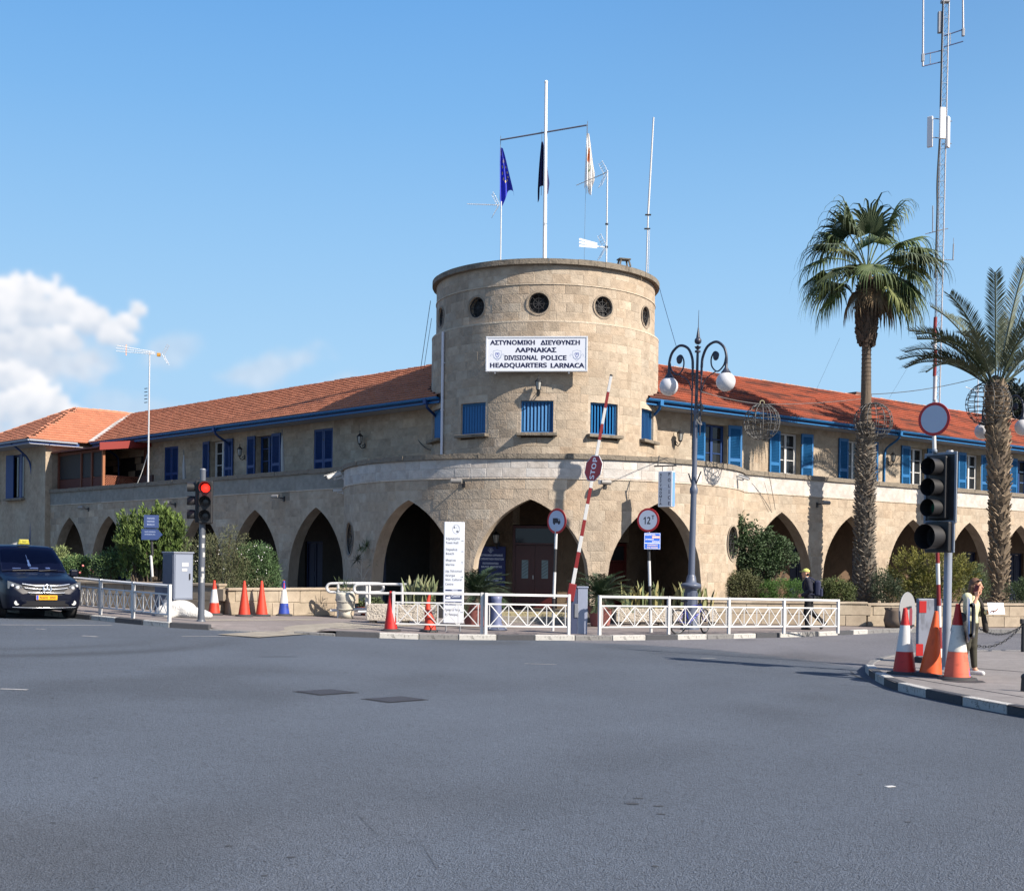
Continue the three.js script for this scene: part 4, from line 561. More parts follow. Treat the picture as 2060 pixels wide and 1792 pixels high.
// blue board beside the door
{ const a = AX - R(20.5), p = new V3(TC.x + Math.sin(a) * (RT + 0.07), 1.82, TC.z + Math.cos(a) * (RT + 0.07)), t = thing('notice_board', 'dark blue notice board with white Greek lettering left of the entrance door', 'sign', p, a + 0.06);
  const tex = canvasTex(480, 640, (c, w, h) => { c.fillStyle = '#15205c'; c.fillRect(0, 0, w, h); crest(c, 220, 60, 0.75, '#dfe4f0', '#c9d0e2', '#15205c'); const f = { fill: '#d9dfee', weight: '600' }; textLine(c, 'ΑΣΤΥΝΟΜΙΑ ΛΑΡΝΑΚΑΣ', 235, 138, 44, { ...f, w: 410 }); textLine(c, 'ΕΞΥΠΗΡΕΤΗΣΗ ΠΟΛΙΤΩΝ', 240, 200, 44, { ...f, w: 440 }); textLine(c, 'ΠΙΣΤΟΠΟΙΗΤΙΚΑ', 220, 272, 42, { ...f, w: 290 }); textLine(c, '← ΚΑΛΗΣ ΔΙΑΓΩΓΗΣ ←', 240, 326, 42, { ...f, w: 440 }); textLine(c, 'ΛΗΣΤΟΛΟΓΙΚΑ'.replace('ΛΗΣΤ', 'ΠΕΡΑΤ'), 225, 542, 42, { ...f, w: 290 }); });
  part('board', rbox(1.0, 1.36, 0.04, 0.01), std(lin(18, 26, 84), 0.5), t); part('lettering', new THREE.PlaneGeometry(0.98, 1.34).translate(0, 0, 0.024), new THREE.MeshStandardMaterial({ map: tex, roughness: 0.5 }), t); }
// hanging light box with the police lettering
{ const [p, a] = onRot(30, 4.92), t = thing('hanging_sign', 'grey and blue box sign reading police hanging from an iron bracket above the right arch', 'sign', at(1341, 985, 38.6)); t.position.y = 0; const cx = t.position, ang = -0.5;
  t.rotation.y = ang; const yt = at(1341, 948, 38.6).y, yb = at(1341, 1020, 38.6).y, h = yt - yb, ym = (yt + yb) / 2, w = 0.46;
  const tex = canvasTex(300, 720, (c, W2, H2) => { c.fillStyle = '#a9aeb9'; c.fillRect(0, 0, W2, H2); c.strokeStyle = '#d5d9e0'; c.lineWidth = 10; c.strokeRect(5, 5, W2 - 10, H2 - 10); [...'ΑΣΤΥΝΟΜΙΑ'].forEach((q, i) => textLine(c, q, 50, 62 + i * 75, 80, { fill: '#101024' })); [...'POLICE'].forEach((q, i) => textLine(c, q, 244, 60 + i * 120, 96, { fill: '#23233a' })); crest(c, 148, 345, 0.85, '#4a5578', '#8d95a6', '#c3c8d2'); });
  part('box', rbox(w, h, 0.24, 0.015, 0, ym, 0), std([0.55, 0.57, 0.6], 0.45), t); part('lettering', [new THREE.PlaneGeometry(w - 0.03, h - 0.03).translate(0, ym, 0.124)], new THREE.MeshStandardMaterial({ map: tex, roughness: 0.4 }), t);
  part('lettering', [new THREE.PlaneGeometry(w - 0.03, h - 0.03).rotateY(PI).translate(0, ym, -0.124)], new THREE.MeshStandardMaterial({ map: tex, roughness: 0.4 }), t);
  part('side_panel', box(0.012, h - 0.05, 0.19, w / 2 + 0.004, ym, 0), std(lin(96, 140, 220), 0.5), t);
  part('bracket', [bar([-0.42, yt + 0.17, 0], [0.32, yt + 0.17, 0], 0.022), bar([-0.14, yt + 0.17, 0], [-0.14, yt, 0], 0.01), bar([0.2, yt + 0.17, 0], [0.2, yt, 0], 0.01), bar([-0.3, yt + 0.17, 0], [-0.3, yt + 0.5, -0.1], 0.018), bar([-0.3, yt + 0.48, -0.1], [0.3, yt + 0.18, 0], 0.006)], M.iron, t); }
// floodlights and cameras along the arcades
const flood0 = (() => { const t = thing('floodlight', '', 'floodlight', [0, 0, 0]); t.userData.group = 'small floodlights along the arcades';
  part('arm', [box(0.1, 0.2, 0.03, 0, 0, 0.02), bar([0, 0.02, 0.02], [0, 0.05, 0.34], 0.02)], M.iron, t); part('housing', new THREE.CylinderGeometry(0.07, 0.085, 0.34, 14).rotateZ(PI / 2).rotateY(0.25).translate(-0.1, 0.08, 0.34), std([0.2, 0.19, 0.18], 0.5), t); part('lens', new THREE.CylinderGeometry(0.078, 0.078, 0.12, 14).rotateZ(PI / 2).rotateY(0.25).translate(-0.24, 0.08, 0.3), std([0.62, 0.62, 0.6], 0.3), t); return t; })();
{
  let [p, a] = onRot(-21.5, 4.42); flood0.position.copy(p); flood0.rotation.y = a; flood0.userData.label = 'small floodlight on the rotunda wall between the left and middle arches';
  [p, a] = onRot(14, 4.42); copyOf(flood0, 'small floodlight on the rotunda wall beside the boom gate', p, a);
  [p, a] = onWing('right', 4.2, 4.3); copyOf(flood0, 'small floodlight on the right arcade just left of the fan palm', p, a).scale.x = -1;
  [p, a] = onWing('right', 12.6, 4.3); copyOf(flood0, 'small floodlight on the right arcade right of the tall traffic light', p, a).scale.x = -1;
  [p, a] = onWing('left', -3.85, 4.32); copyOf(flood0, 'small floodlight on the left arcade between the two arches nearest the rotunda', p, a);
  [p, a] = onWing('left', -12.2, 4.3); copyOf(flood0, 'small floodlight on the left arcade just left of the red traffic light', p, a);
  [p, a] = onWing('left', -20.5, 4.3); copyOf(flood0, 'small floodlight on the left arcade between its two farthest arches', p, a);
}
const cctv0 = (() => { const t = thing('security_camera', '', 'camera', [0, 0, 0]); t.userData.group = 'white security cameras';
  part('mount', [box(0.1, 0.14, 0.03, 0, 0, 0), bar([0, 0, 0], [0, 0.02, 0.22], 0.025), sph(0.045, 0, 0.04, 0.24, 10)], M.white, t); const b = part('housing', [rbox(0.15, 0.13, 0.46, 0.04, 0, 0.14, 0.24), box(0.17, 0.012, 0.52, 0, 0.215, 0.27)], M.white, t); part('lens', new THREE.CylinderGeometry(0.045, 0.045, 0.02, 14).rotateX(PI / 2).translate(0, 0.14, 0.478), M.black, t); return t; })();
{
  let p = onRot(-81, 4.98, 0.05)[0]; cctv0.position.copy(p); cctv0.rotation.set(0.35, -1.25, 0, 'YXZ'); cctv0.scale.setScalar(1.25); cctv0.userData.label = 'large white security camera at the left end of the rotunda parapet';
  p = onRot(-81, 4.42, 0.05)[0]; const c1 = copyOf(cctv0, 'small white security camera below the large one at the left end of the rotunda', p); c1.rotation.set(0.1, -1.3, 0, 'YXZ'); c1.scale.setScalar(0.75);
  p = onRot(64, 4.95, 0.03)[0]; const c2 = copyOf(cctv0, 'white security camera on the right end of the rotunda parapet', p); c2.rotation.set(0.3, 1.35, 0, 'YXZ'); c2.scale.setScalar(0.85);
  p = onWing('left', -25.6, 2.55, 0.95)[0]; const c3 = copyOf(cctv0, 'grey white security camera on the corner house above the van', p); c3.rotation.set(0.3, -1.6, 0, 'YXZ'); c3.scale.setScalar(1.2);
}
// white downpipe on the tower
{ const a = R(-59.5), t = single('downpipe', [cyl(0.05, 0.05, 5.5, 0, 0, 0, 10), cyl(0.065, 0.065, 0.05, 0, 2.7, 0, 10), box(0.14, 0.03, 0.09, 0, 1.1, -0.03), box(0.14, 0.03, 0.09, 0, 4.4, -0.03)], std([0.55, 0.55, 0.6], 0.5), 'pale grey downpipe running down the left side of the round tower', 'downpipe', [TC.x + Math.sin(a) * (RT + 0.07), 4.62, TC.z + Math.cos(a) * (RT + 0.07)], a); }
// flagpole with yard and three limp flags
const TOP = 12.29;
{
  const b = at(1096, 515, 46.3), t = thing('flagpole', 'tall white flagpole with a crossing yard on top of the round tower', 'flagpole', [b.x, 11.95, b.z]); t.rotation.z = 0.004;
  const hy = at(1092, 165, 46.3).y - 11.95; part('pole', [cyl(0.085, 0.055, hy, 0, 0, 0, 14), sph(0.07, 0, hy, 0, 10)], std([0.72, 0.72, 0.72], 0.4), t);
  const yl = at(1008, 281, 47.15), yr = at(1182, 252, 45.55), o = new V3(b.x, 11.95, b.z); part('yard', bar(yl.clone().sub(o), yr.clone().sub(o), 0.03), std([0.12, 0.13, 0.17], 0.5), t);
  part('halyard', [bar(yl.clone().sub(o), yl.clone().sub(o).add(new V3(0.02, -0.6, 0)), 0.007), bar(yr.clone().sub(o), yr.clone().sub(o).add(new V3(-0.05, -5.3, -0.2)), 0.005), bar([-0.03, hy * 0.7, 0.05], [-0.05, 1.2, 0.09], 0.005)], M.wireGrey, t);
}
function limpFlag(name, label, p, h, wTop, wBot, lean, mats, sd, turn) {   // cloth hanging in folds from its hoist
  const t = thing(name, label, 'flag', p, turn), nu = 30, nv = 26, pos = [], uv = [];
  const P = (u, v) => { const k = v; const wd = mix(wTop, wBot, Math.pow(k, 0.8)) * (k > 0.8 ? 1 - (k - 0.8) * 1.3 * (0.5 + 0.5 * Math.sin(u * 5 + sd)) : 1); const fold = Math.sin(u * PI * 4.5 + sd + k * 1.2) * 0.085 * Math.min(1, 0.25 + k) + Math.sin(u * 11 + sd * 2) * 0.02; const len = 1 + 0.12 * Math.sin(u * 6 + sd) * smooth(0.3, 1, k) - 0.28 * u * smooth(0.2, 1, k) * 0.6; return [(u * wd - 0.25 * wd) + lean * k, -h * k * len, fold]; };
  for (let i = 0; i < nu; i++) for (let j = 0; j < nv; j++) { const q = [P(i / nu, j / nv), P(i / nu, (j + 1) / nv), P((i + 1) / nu, (j + 1) / nv), P((i + 1) / nu, j / nv)], w = [[i, j], [i, j + 1], [i + 1, j + 1], [i + 1, j]]; for (const k of [0, 1, 2, 0, 2, 3]) { pos.push(...q[k]); uv.push(w[k][0] / nu, 1 - w[k][1] / nv); } }
  part('cloth', geo(pos, uv, 2), mats, t); part('rope', bar([0, 0.45, 0], [0, -h * 0.98, -0.01], 0.009), M.wireGrey, t); return t;
}
{
  const cloth = (o) => new THREE.MeshPhysicalMaterial({ roughness: 0.85, transmission: 0.0, side: THREE.DoubleSide, ...o });
  const blueT = canvasTex(256, 256, (c) => { c.fillStyle = '#2a35a8'; c.fillRect(0, 0, 256, 256); c.fillStyle = '#d8c14a'; for (let k = 0; k < 12; k++) { const a = k * PI / 6; c.beginPath(); c.arc(150 + 60 * Math.cos(a), 120 + 60 * Math.sin(a), 8, 0, 7); c.fill(); } });
  limpFlag('flag', 'limp blue flag hanging from the left end of the yard', at(1007, 297, 47.15), 2.05, 0.1, 0.62, 0.12, cloth({ map: blueT }), 0.6, 0.3).userData.group = 'flags on the tower flagpole';
  limpFlag('flag', 'limp dark navy flag hanging close against the flagpole', at(1090, 285, 46.5), 2.05, 0.06, 0.52, -0.05, cloth({ color: new THREE.Color().setRGB(...lin(22, 28, 78)) }), 2.2, -0.4).userData.group = 'flags on the tower flagpole';
  const cyT = canvasTex(256, 256, (c) => { c.fillStyle = '#e9e6e2'; c.fillRect(0, 0, 256, 256); c.fillStyle = '#c4702c'; c.beginPath(); c.ellipse(110, 92, 62, 22, -0.4, 0, 7); c.fill(); c.strokeStyle = '#5a7a3c'; c.lineWidth = 6; c.beginPath(); c.arc(118, 112, 46, 0.4, 2.6); c.stroke(); });
  limpFlag('flag', 'limp white flag with an orange patch hanging from the right end of the yard', at(1182, 268, 45.55), 2.25, 0.08, 0.42, 0.02, cloth({ map: cyT }), 4.0, 0.2).userData.group = 'flags on the tower flagpole';
}
// aerials on the tower
const mAl = std([0.5, 0.51, 0.53], 0.45, { metalness: 0.4 });
const yagi = (parent, o, dir, len, n, el, m = mAl, name = 'aerial') => { const g = [], d = dir.clone().normalize(), side = new V3(-d.z, 0, d.x).normalize(); const a = o.clone(), b = o.clone().addScaledVector(d, len); g.push(bar(a, b, 0.012)); for (let i = 0; i < n; i++) { const c = a.clone().lerp(b, 0.1 + 0.88 * i / n), l = el * mix(1, 0.55, i / n); g.push(bar(c.clone().addScaledVector(side, -l / 2), c.clone().addScaledVector(side, l / 2), 0.007, 0.007, 5)); } return part(name, g, m, parent); };
const panelRefl = (parent, o, d) => { const side = new V3(-d.z, 0, d.x).normalize(), g = []; for (const s of [-1, 1]) for (let i = 0; i < 5; i++) { const c = o.clone().add(new V3(0, s * (0.06 + i * 0.09), 0)).addScaledVector(d, 0.02 + i * 0.05); g.push(bar(c.clone().addScaledVector(side, -0.2), c.clone().addScaledVector(side, 0.2), 0.008, 0.008, 5)); } for (const s of [-1, 1]) for (const q of [-0.18, 0.18]) { const c = o.clone().addScaledVector(side, q); g.push(bar(c, c.clone().add(new V3(0, s * 0.45, 0)).addScaledVector(d, 0.24), 0.008, 0.008, 5)); } return part('reflector', g, mAl, parent); };
{
  let b = at(1007, 519, 46.8); const t = thing('tv_aerial', 'slender television aerial mast on the tower beneath the blue flag', 'aerial', [b.x, 11.95, b.z]); const h = at(1007, 405, 46.8).y - 11.95;
  part('mast', cyl(0.028, 0.024, h, 0, 0, 0, 10), mAl, t); yagi(t, new V3(-0.05, h - 0.14, 0), new V3(-1, -0.02, 0.15), 1.25, 14, 0.22); panelRefl(t, new V3(-0.1, h - 0.15, 0), new V3(-1, 0, 0.15).normalize());
  b = at(1220, 523, 45.5); const u = thing('tv_aerial', 'television aerial mast with two stacked aerials on the right of the tower roof', 'aerial', [b.x, 11.95, b.z]), h2 = at(1219, 343, 45.5).y - 11.95;
  part('mast', cyl(0.032, 0.026, h2, 0, 0, 0, 10), mAl, u); yagi(u, new V3(0, h2 - 0.06, 0), new V3(-1, -0.52, 0.3), 1.35, 12, 0.3, std([0.1, 0.11, 0.13], 0.5)); panelRefl(u, new V3(-0.05, h2 - 0.1, 0), new V3(-1, -0.3, 0.3).normalize());
  part('clamp', [cyl(0.06, 0.06, 0.05, 0, h2 * 0.55, 0, 10), cyl(0.06, 0.06, 0.05, 0, h2 * 0.36, 0, 10)], M.iron, u); panelRefl(u, new V3(-0.05, h2 * 0.36, 0), new V3(-1, 0, 0.25).normalize());
  const lp = []; for (const s of [-1, 0, 1]) lp.push(flatBar([-0.35, h2 * 0.37 + s * 0.06, 0.1], [-1.02, h2 * 0.385 + s * 0.12, 0.28], 0.075, 0.02)); lp.push(bar([-0.05, h2 * 0.36, 0], [-0.4, h2 * 0.365, 0.1], 0.02)); part('boom', lp, std([0.75, 0.75, 0.76], 0.4), u);
  b = at(1300, 541, 46.2); const w = thing('whip_aerial', 'tall thin white whip aerial at the right rim of the tower roof', 'aerial', [b.x, 11.9, b.z]); const m0 = at(1304, 432, 46.2), m1 = at(1315, 236, 46.2), o = w.position; part('mast', [bar([0, 0, 0], [m0.x - o.x, m0.y - o.y, 0], 0.035, 0.03), bar([0.08, 0.9, 0.05], [m0.x - o.x + 0.06, m0.y - o.y - 0.5, 0.03], 0.01)], mAl, w); part('whip', bar([m0.x - o.x, m0.y - o.y, 0], [m1.x - o.x, m1.y - o.y, 0], 0.038, 0.03), M.white, w); part('clamp', [0.0, 0.52].map((k) => box(0.22, 0.035, 0.1, mix(m0.x - o.x, m0.x - o.x - 0.05, k), m0.y - o.y - k, 0)), M.iron, w);
  b = at(1255, 530, 43.25); const s = thing('roof_stool', 'small weathered four legged metal frame standing on the tower rim', 'frame', [b.x, TOP, b.z], 0.3); part('top', box(0.42, 0.04, 0.3, 0, 0.26, 0), M.coping, s); for (const [x, z] of [[-1, -1], [1, -1], [1, 1], [-1, 1]]) part('leg', flatBar([x * 0.2, 0, z * 0.14], [x * 0.14, 0.25, z * 0.1], 0.05, 0.04), M.coping, s);
}
// aerial mast of the left terrace
{
  const b = onWing('left', -15.8, 4.6, -0.6)[0], d = -b.z, t = thing('tv_aerial', 'tall television aerial mast standing on the left terrace beside the timber veranda', 'aerial', b), h = at(300, 708, d).y - 4.6;
  part('mast', cyl(0.045, 0.03, h, 0, 0, 0, 10), mAl, t); for (const s of [-1, 0, 1]) yagi(t, new V3(0.25, h - 0.05 + s * 0.05, 0), new V3(-1, 0.06 + s * 0.045 + 0.04, 0.1), 1.75, 16, 0.2, std([0.75, 0.73, 0.7], 0.4), 'boom'); panelRefl(t, new V3(0.62, h - 0.1, 0), new V3(1, 0, 0)); part('junction_box', rbox(0.16, 0.16, 0.12, 0.02, 0.42, h - 0.12, 0), std(lin(190, 140, 60), 0.5), t); part('spreader', box(0.03, 0.5, 0.05, -1.05, h + 0.06, 0.1), std(lin(226, 170, 140), 0.5), t);
  part('dipole', [0, 1, 2, 3, 4].map((i) => bar([-0.22, h * 0.66 + i * 0.16, 0], [-0.08, h * 0.66 + 0.02 + i * 0.16, 0], 0.018)), M.iron, t); part('guy', [tube(sag(new V3(0, 2.3, 0), new V3(-0.62, 0.75, -0.3), 0.12), 0.018, 10, 5)], std([0.5, 0.5, 0.48], 0.7), t);
}
// timber veranda on the left terrace
{
  const w = wings.left, o = fwd(w, -22.3, 4.6, -1.5), t = thing('veranda', 'timber veranda with a red roof and lattice railing on the left terrace', 'veranda', o, w.ry), x0 = -2.4, x1 = 2.45, zf = 1.1, zb = -1.2, h = 2.72;
  part('roof', metric(extr([[zf + 0.35, h - 0.06], [zf + 0.35, h], [zb, h + 0.42], [zb, h + 0.36]], x1 - x0 + 0.5).rotateY(-PI / 2).translate(x1 + 0.35, 0, 0)), std(lin(150, 78, 54), 0.8), t);
  part('fascia', [extr([[-(zf + 0.4), h - 0.2], [-(zf + 0.4), h + 0.16], [-zb, h + 0.5], [-zb, h + 0.14]].map(([a, b]) => [-a, b]), 0.04).rotateY(-PI / 2).translate(x1 + 0.42, 0, 0)], std(lin(116, 30, 24), 0.7), t); part('fascia', box(x1 - x0 + 0.6, 0.07, 0.05, 0, h - 0.05, zf + 0.38), std(lin(96, 44, 34), 0.7), t);
  for (const x of [x1, x1 - 1.15, x1 - 2.3, x0]) part('post', rbox(0.13, h, 0.13, 0.012, x, h / 2, zf), x === x1 ? std(lin(134, 84, 54), 0.7) : M.timber, t); part('post', rbox(0.12, h + 0.3, 0.12, 0.012, x1, h / 2 + 0.1, zb + 0.1), M.timber, t);
  part('beam', [box(x1 - x0, 0.14, 0.1, 0, h - 0.14, zf), box(0.1, 0.14, zf - zb, x1, h + 0.06, (zf + zb) / 2)], M.timber, t);
  for (const [a, b] of [[x1 - 1.09, x1 - 0.06], [x1 - 2.24, x1 - 1.21], [x0 + 0.06, x1 - 2.36]]) { part('board_panel', box(b - a, 0.9, 0.03, (a + b) / 2, 0.85, zf - 0.01), std(lin(74, 34, 28), 0.8), t); part('pane', box(b - a, 1.2, 0.01, (a + b) / 2, 1.92, zf - 0.02), M.dark, t); }
  const lt = []; const L = zf - zb - 0.2; for (let i = -10; i < 22; i++) for (const s of [1, -1]) { const q0 = -0.2 + i * 0.11; let a = [q0, 0], b = [q0 + s * 0.9, 0.9]; const cut = (p, q) => { const f = (u) => [u, p[1] + (q[1] - p[1]) * (u - p[0]) / (q[0] - p[0])]; if (p[0] < 0) p = f(0); if (p[0] > L) p = f(L); if (q[0] < 0) q = f(0); if (q[0] > L) q = f(L); return [p, q]; }; if (Math.max(a[0], b[0]) <= 0 || Math.min(a[0], b[0]) >= L) continue; [a, b] = cut(a, b); if (Math.abs(a[1] - b[1]) < 0.03) continue; lt.push(flatBar([x1 + (s > 0 ? 0.006 : -0.006), 0.42 + a[1], zf - 0.1 - a[0]], [x1 + (s > 0 ? 0.006 : -0.006), 0.42 + b[1], zf - 0.1 - b[0]], 0.012, 0.026)); }
  part('lattice', lt, std(lin(128, 74, 52), 0.75), t); part('rail', [box(0.06, 0.05, L, x1, 1.34, zf - 0.1 - L / 2), box(0.06, 0.05, L, x1, 0.4, zf - 0.1 - L / 2)], M.timber, t);
  part('back_panel', box(x1 - x0, 2.4, 0.05, 0, 1.25, zb - 0.02), M.dark, t);
}
{ const w = wings.left, p = fwd(w, -17.5, 4.6, -1.4); single('low_partition', [box(1.3, 1.1, 0.06, 0, 0.75, 0), box(0.06, 1.3, 0.08, -0.65, 0.65, 0), box(0.06, 1.3, 0.08, 0.65, 0.65, 0)], std(lin(52, 32, 30), 0.8), 'low dark brown partition on the left terrace right of the veranda', 'partition', p, w.ry);
  for (const [x, l, lab] of [[-15.3, 1.9, 'folded pale parasol leaning on the left terrace wall'], [-7.2, 2.3, 'thin pale folded parasol standing between the closed shutters of the left wing']]) { const q = fwd(w, x, 4.6, -2.2), t = thing('folded_parasol', lab, 'parasol', q); part('cloth', lathe([[0.02, 0], [0.09, 0.1], [0.07, l * 0.7], [0.02, l * 0.95]], 8).translate(0, 0.4, 0), std([0.36, 0.36, 0.36], 0.9), t); part('pole', cyl(0.02, 0.02, l + 0.55, 0, 0, 0, 8), M.wireGrey, t); t.rotation.z = 0.03; } }
// wires and guys
const wireM = M.wire, cable = (label, a, b, s, r = 0.012, m = wireM) => single('cable', tube(sag(a, b, s, 16), r, 32, 5), m, label, 'cable', [0, 0, 0]);
{
  cable('thin guy wire from the left rim of the tower down to the left roof', at(866, 605, 46.4), at(846, 742, 48), 0, 0.012); cable('thinner guy wire left of the tower close beside the other', at(868, 640, 46.4), at(852, 745, 48), 0, 0.01);
  cable('blue guy wire from the right rim of the tower down behind the street lamp', at(1326, 575, 46.4), at(1362, 700, 47.5), 0.02, 0.018, std(lin(90, 130, 170), 0.6)); 
  cable('dark overhead cable from the fan palm up to the date palm', at(1752, 793, 46.2), at(1985, 755, 50), 0.15, 0.014);
  cable('very thin stay wire rising from the right roof toward the fan palm', at(1690, 680, 52), at(1640, 790, 54), 0, 0.004); cable('very thin stay wire on the sky between the palms', at(1856, 690, 56), at(1790, 800, 60), 0, 0.004);
  const p1 = onWing('right', 2.0, 4.5, 0.06)[0], p2 = onWing('right', 1.0, 5.6, -0.6)[0]; cable('loose cable hanging over the right parapet above the first arch', at(1545, 945, 44.6), at(1560, 1025, 45.6), -0.06, 0.012, std([0.12, 0.1, 0.09], 0.8)); cable('second loose cable beside it over the right parapet', at(1537, 968, 44.9), at(1552, 1026, 45.5), -0.05, 0.008, std([0.2, 0.17, 0.15], 0.8));
  const cw = onWing('left', -1.5, 0, -SET)[0]; cable('black cable drooping across the left upper wall next to the tower', at(815, 828, -cw.z - 0.9), at(868, 905, 45.8), 0.35, 0.016);
}
// ---------- street furniture ----------
const onPave = (px, py) => gpt(px, py, PAVE);
const mPost = std([0.52, 0.52, 0.52], 0.4, { map: mott(0.08) });
// white railings of crossed bars
function railing(label, posts, heights, bays, m = mPost, twin) {
  const o = posts[0], t = thing('railing', label, 'railing', o), L = (p) => p.clone().sub(o);
  posts.forEach((p, i) => { const q = L(p), d = (posts[Math.min(i + 1, posts.length - 1)].clone().sub(posts[Math.max(0, i - 1)])), ry = Math.atan2(-d.z, d.x); part('post', rbox(0.075, heights[i] + 0.015, 0.075, 0.006, 0, heights[i] / 2, 0), m, t, q, ry); });
  for (let i = 0; i < posts.length - 1; i++) {
    const a = L(posts[i]), b = L(posts[i + 1]), ha = heights[i], hb = heights[i + 1], d = b.clone().sub(a), hl = Math.hypot(d.x, d.z), e = 0.042 / hl, n = bays[i];
    const P = (s, f) => { const p = a.clone().lerp(b, s); p.y += mix(ha, hb, s) * f; return [p.x, p.y, p.z]; };
    const rail = (f, w, name) => part(name, flatBar(P(e, f), P(1 - e, f), w, w * 0.8), m, t);
    rail(0.965, 0.058, 'top_rail'); rail(0.735, 0.036, 'rail'); rail(0.20, 0.036, 'rail');
    const s0 = e * 2.2, s1 = 1 - e * 2.2, lo = 0.215, hi = 0.72;
    for (let k = 0; k <= n; k++) { const s = mix(s0, s1, k / n); part('upright', flatBar(P(s, lo), P(s, hi), 0.026, 0.026), m, t); }
    for (let k = 0; k < n; k++) { const p = mix(s0, s1, k / n) + 0.018 / hl, q = mix(s0, s1, (k + 1) / n) - 0.018 / hl; part('brace', flatBar(P(p, lo), P(q, hi), 0.024, 0.018), m, t); part('brace', flatBar(P(p, hi), P(q, lo), 0.024, 0.014), m, t); }
  }
  return t;
}
const hPx = (p, pyTop, pyBase) => (pyBase - pyTop) / F * -p.z;
{
  const A = onPave(791, 1270), A2 = onPave(969, 1275.5), B = onPave(977, 1276), B2 = onPave(1144, 1277.5);
  railing('white metal railing panel in front of the white direction totem', [A, A2], [hPx(A, 1190, 1270), hPx(A2, 1192.5, 1275.5)], [4]);
  railing('white metal railing panel between the direction totem and the boom gate', [B, B2], [hPx(B, 1193, 1276), hPx(B2, 1196, 1277.5)], [4]);
  const c = [[1206, 1278, 1198], [1345, 1276.5, 1200], [1466, 1275.5, 1202.5], [1577, 1274.5, 1204], [1686, 1273.5, 1206]], ps = c.map(([x, y]) => onPave(x, y));
  railing('long white metal railing of four panels right of the boom gate', ps, ps.map((p, i) => hPx(p, c[i][2], c[i][1])), [4, 4, 4, 4]);
  const l = [[148, 1230, 1160], [201, 1236.5, 1165], [267, 1243.5, 1170.5], [340, 1252, 1176]], ls = l.map(([x, y]) => onPave(x, y));
  railing('white metal railing beside the dark van on the left', ls, ls.map((p, i) => hPx(p, l[i][2], l[i][1])), [4, 4, 4]);
}
// traffic cones
function cone(label, p, h, style, lean = 0, turn = 0) {
  const t = thing('traffic_cone', label, 'traffic cone', p, turn); t.rotation.z = lean; t.userData.group = 'traffic cones';
  const rb = 0.172 * h, rt = 0.03 * h, y0 = 0.04, rad = (f) => mix(rb, rt, f), sec = (f0, f1, bulge = 0) => { const o = []; for (let i = 0; i <= 8; i++) { const f = mix(f0, f1, i / 8); o.push([rad(f) + bulge, y0 + f * (h - y0)]); } return o; };
  part('base', [new THREE.CylinderGeometry(0.25 * h, 0.275 * h, 0.045, 8).rotateY(PI / 8).translate(0, 0.0225, 0), new THREE.CylinderGeometry(0.19 * h, 0.215 * h, 0.02, 20).translate(0, 0.052, 0)], M.rubber, t);
  const body = (f0, f1, m, name = 'body') => part(name, lathe(sec(f0, f1), 24), m, t); const cap = (m) => part('tip', [lathe([[rt, h], [rt * 0.75, h + 0.012], [0.004, h + 0.012]], 16)], m, t);
  const f = style;
  if (f === 'plain') { body(0, 1, M.coneO); cap(M.coneO); } else if (f === 'red') { body(0, 1, M.coneR); cap(M.coneR); } else if (f === 'orange') { body(0, 1, M.coneY); cap(M.coneY); }
  else if (f === 'blue') { body(0, 0.33, M.coneB); part('sleeve', lathe(sec(0.33, 0.75, 0.003), 24), M.white, t); body(0.75, 1, M.coneB); cap(M.coneO); part('stripe', [extr([[-0.028, 0.1], [0.028, 0.1], [0.02, 0.34], [-0.02, 0.34]], 0.012).rotateX(-0.14).translate(0, 0, rb - 0.012)], M.coneO, t); part('stripe', [extr([[-0.014, 0], [0.014, 0], [0.01, 0.17], [-0.01, 0.17]], 0.01).rotateX(-0.14).translate(0.012, 0.78 * h, 0.062)], M.coneO, t); }
  else { const [m, b, w] = f; body(0, b, m); part('sleeve', lathe(sec(b, w, 0.003), 24), f[3] || M.white, t); body(w, 1, f[4] || m); cap(f[4] || m); }
  return t;
}
Object.assign(M, { coneO: std(lin(196, 56, 34), 0.55, { map: dirtMap }), coneR: std(lin(176, 22, 20), 0.5, { map: dirtMap }), coneY: std(lin(206, 80, 20), 0.55, { map: dirtMap }), coneB: std(lin(28, 58, 150), 0.55, { map: dirtMap }) });
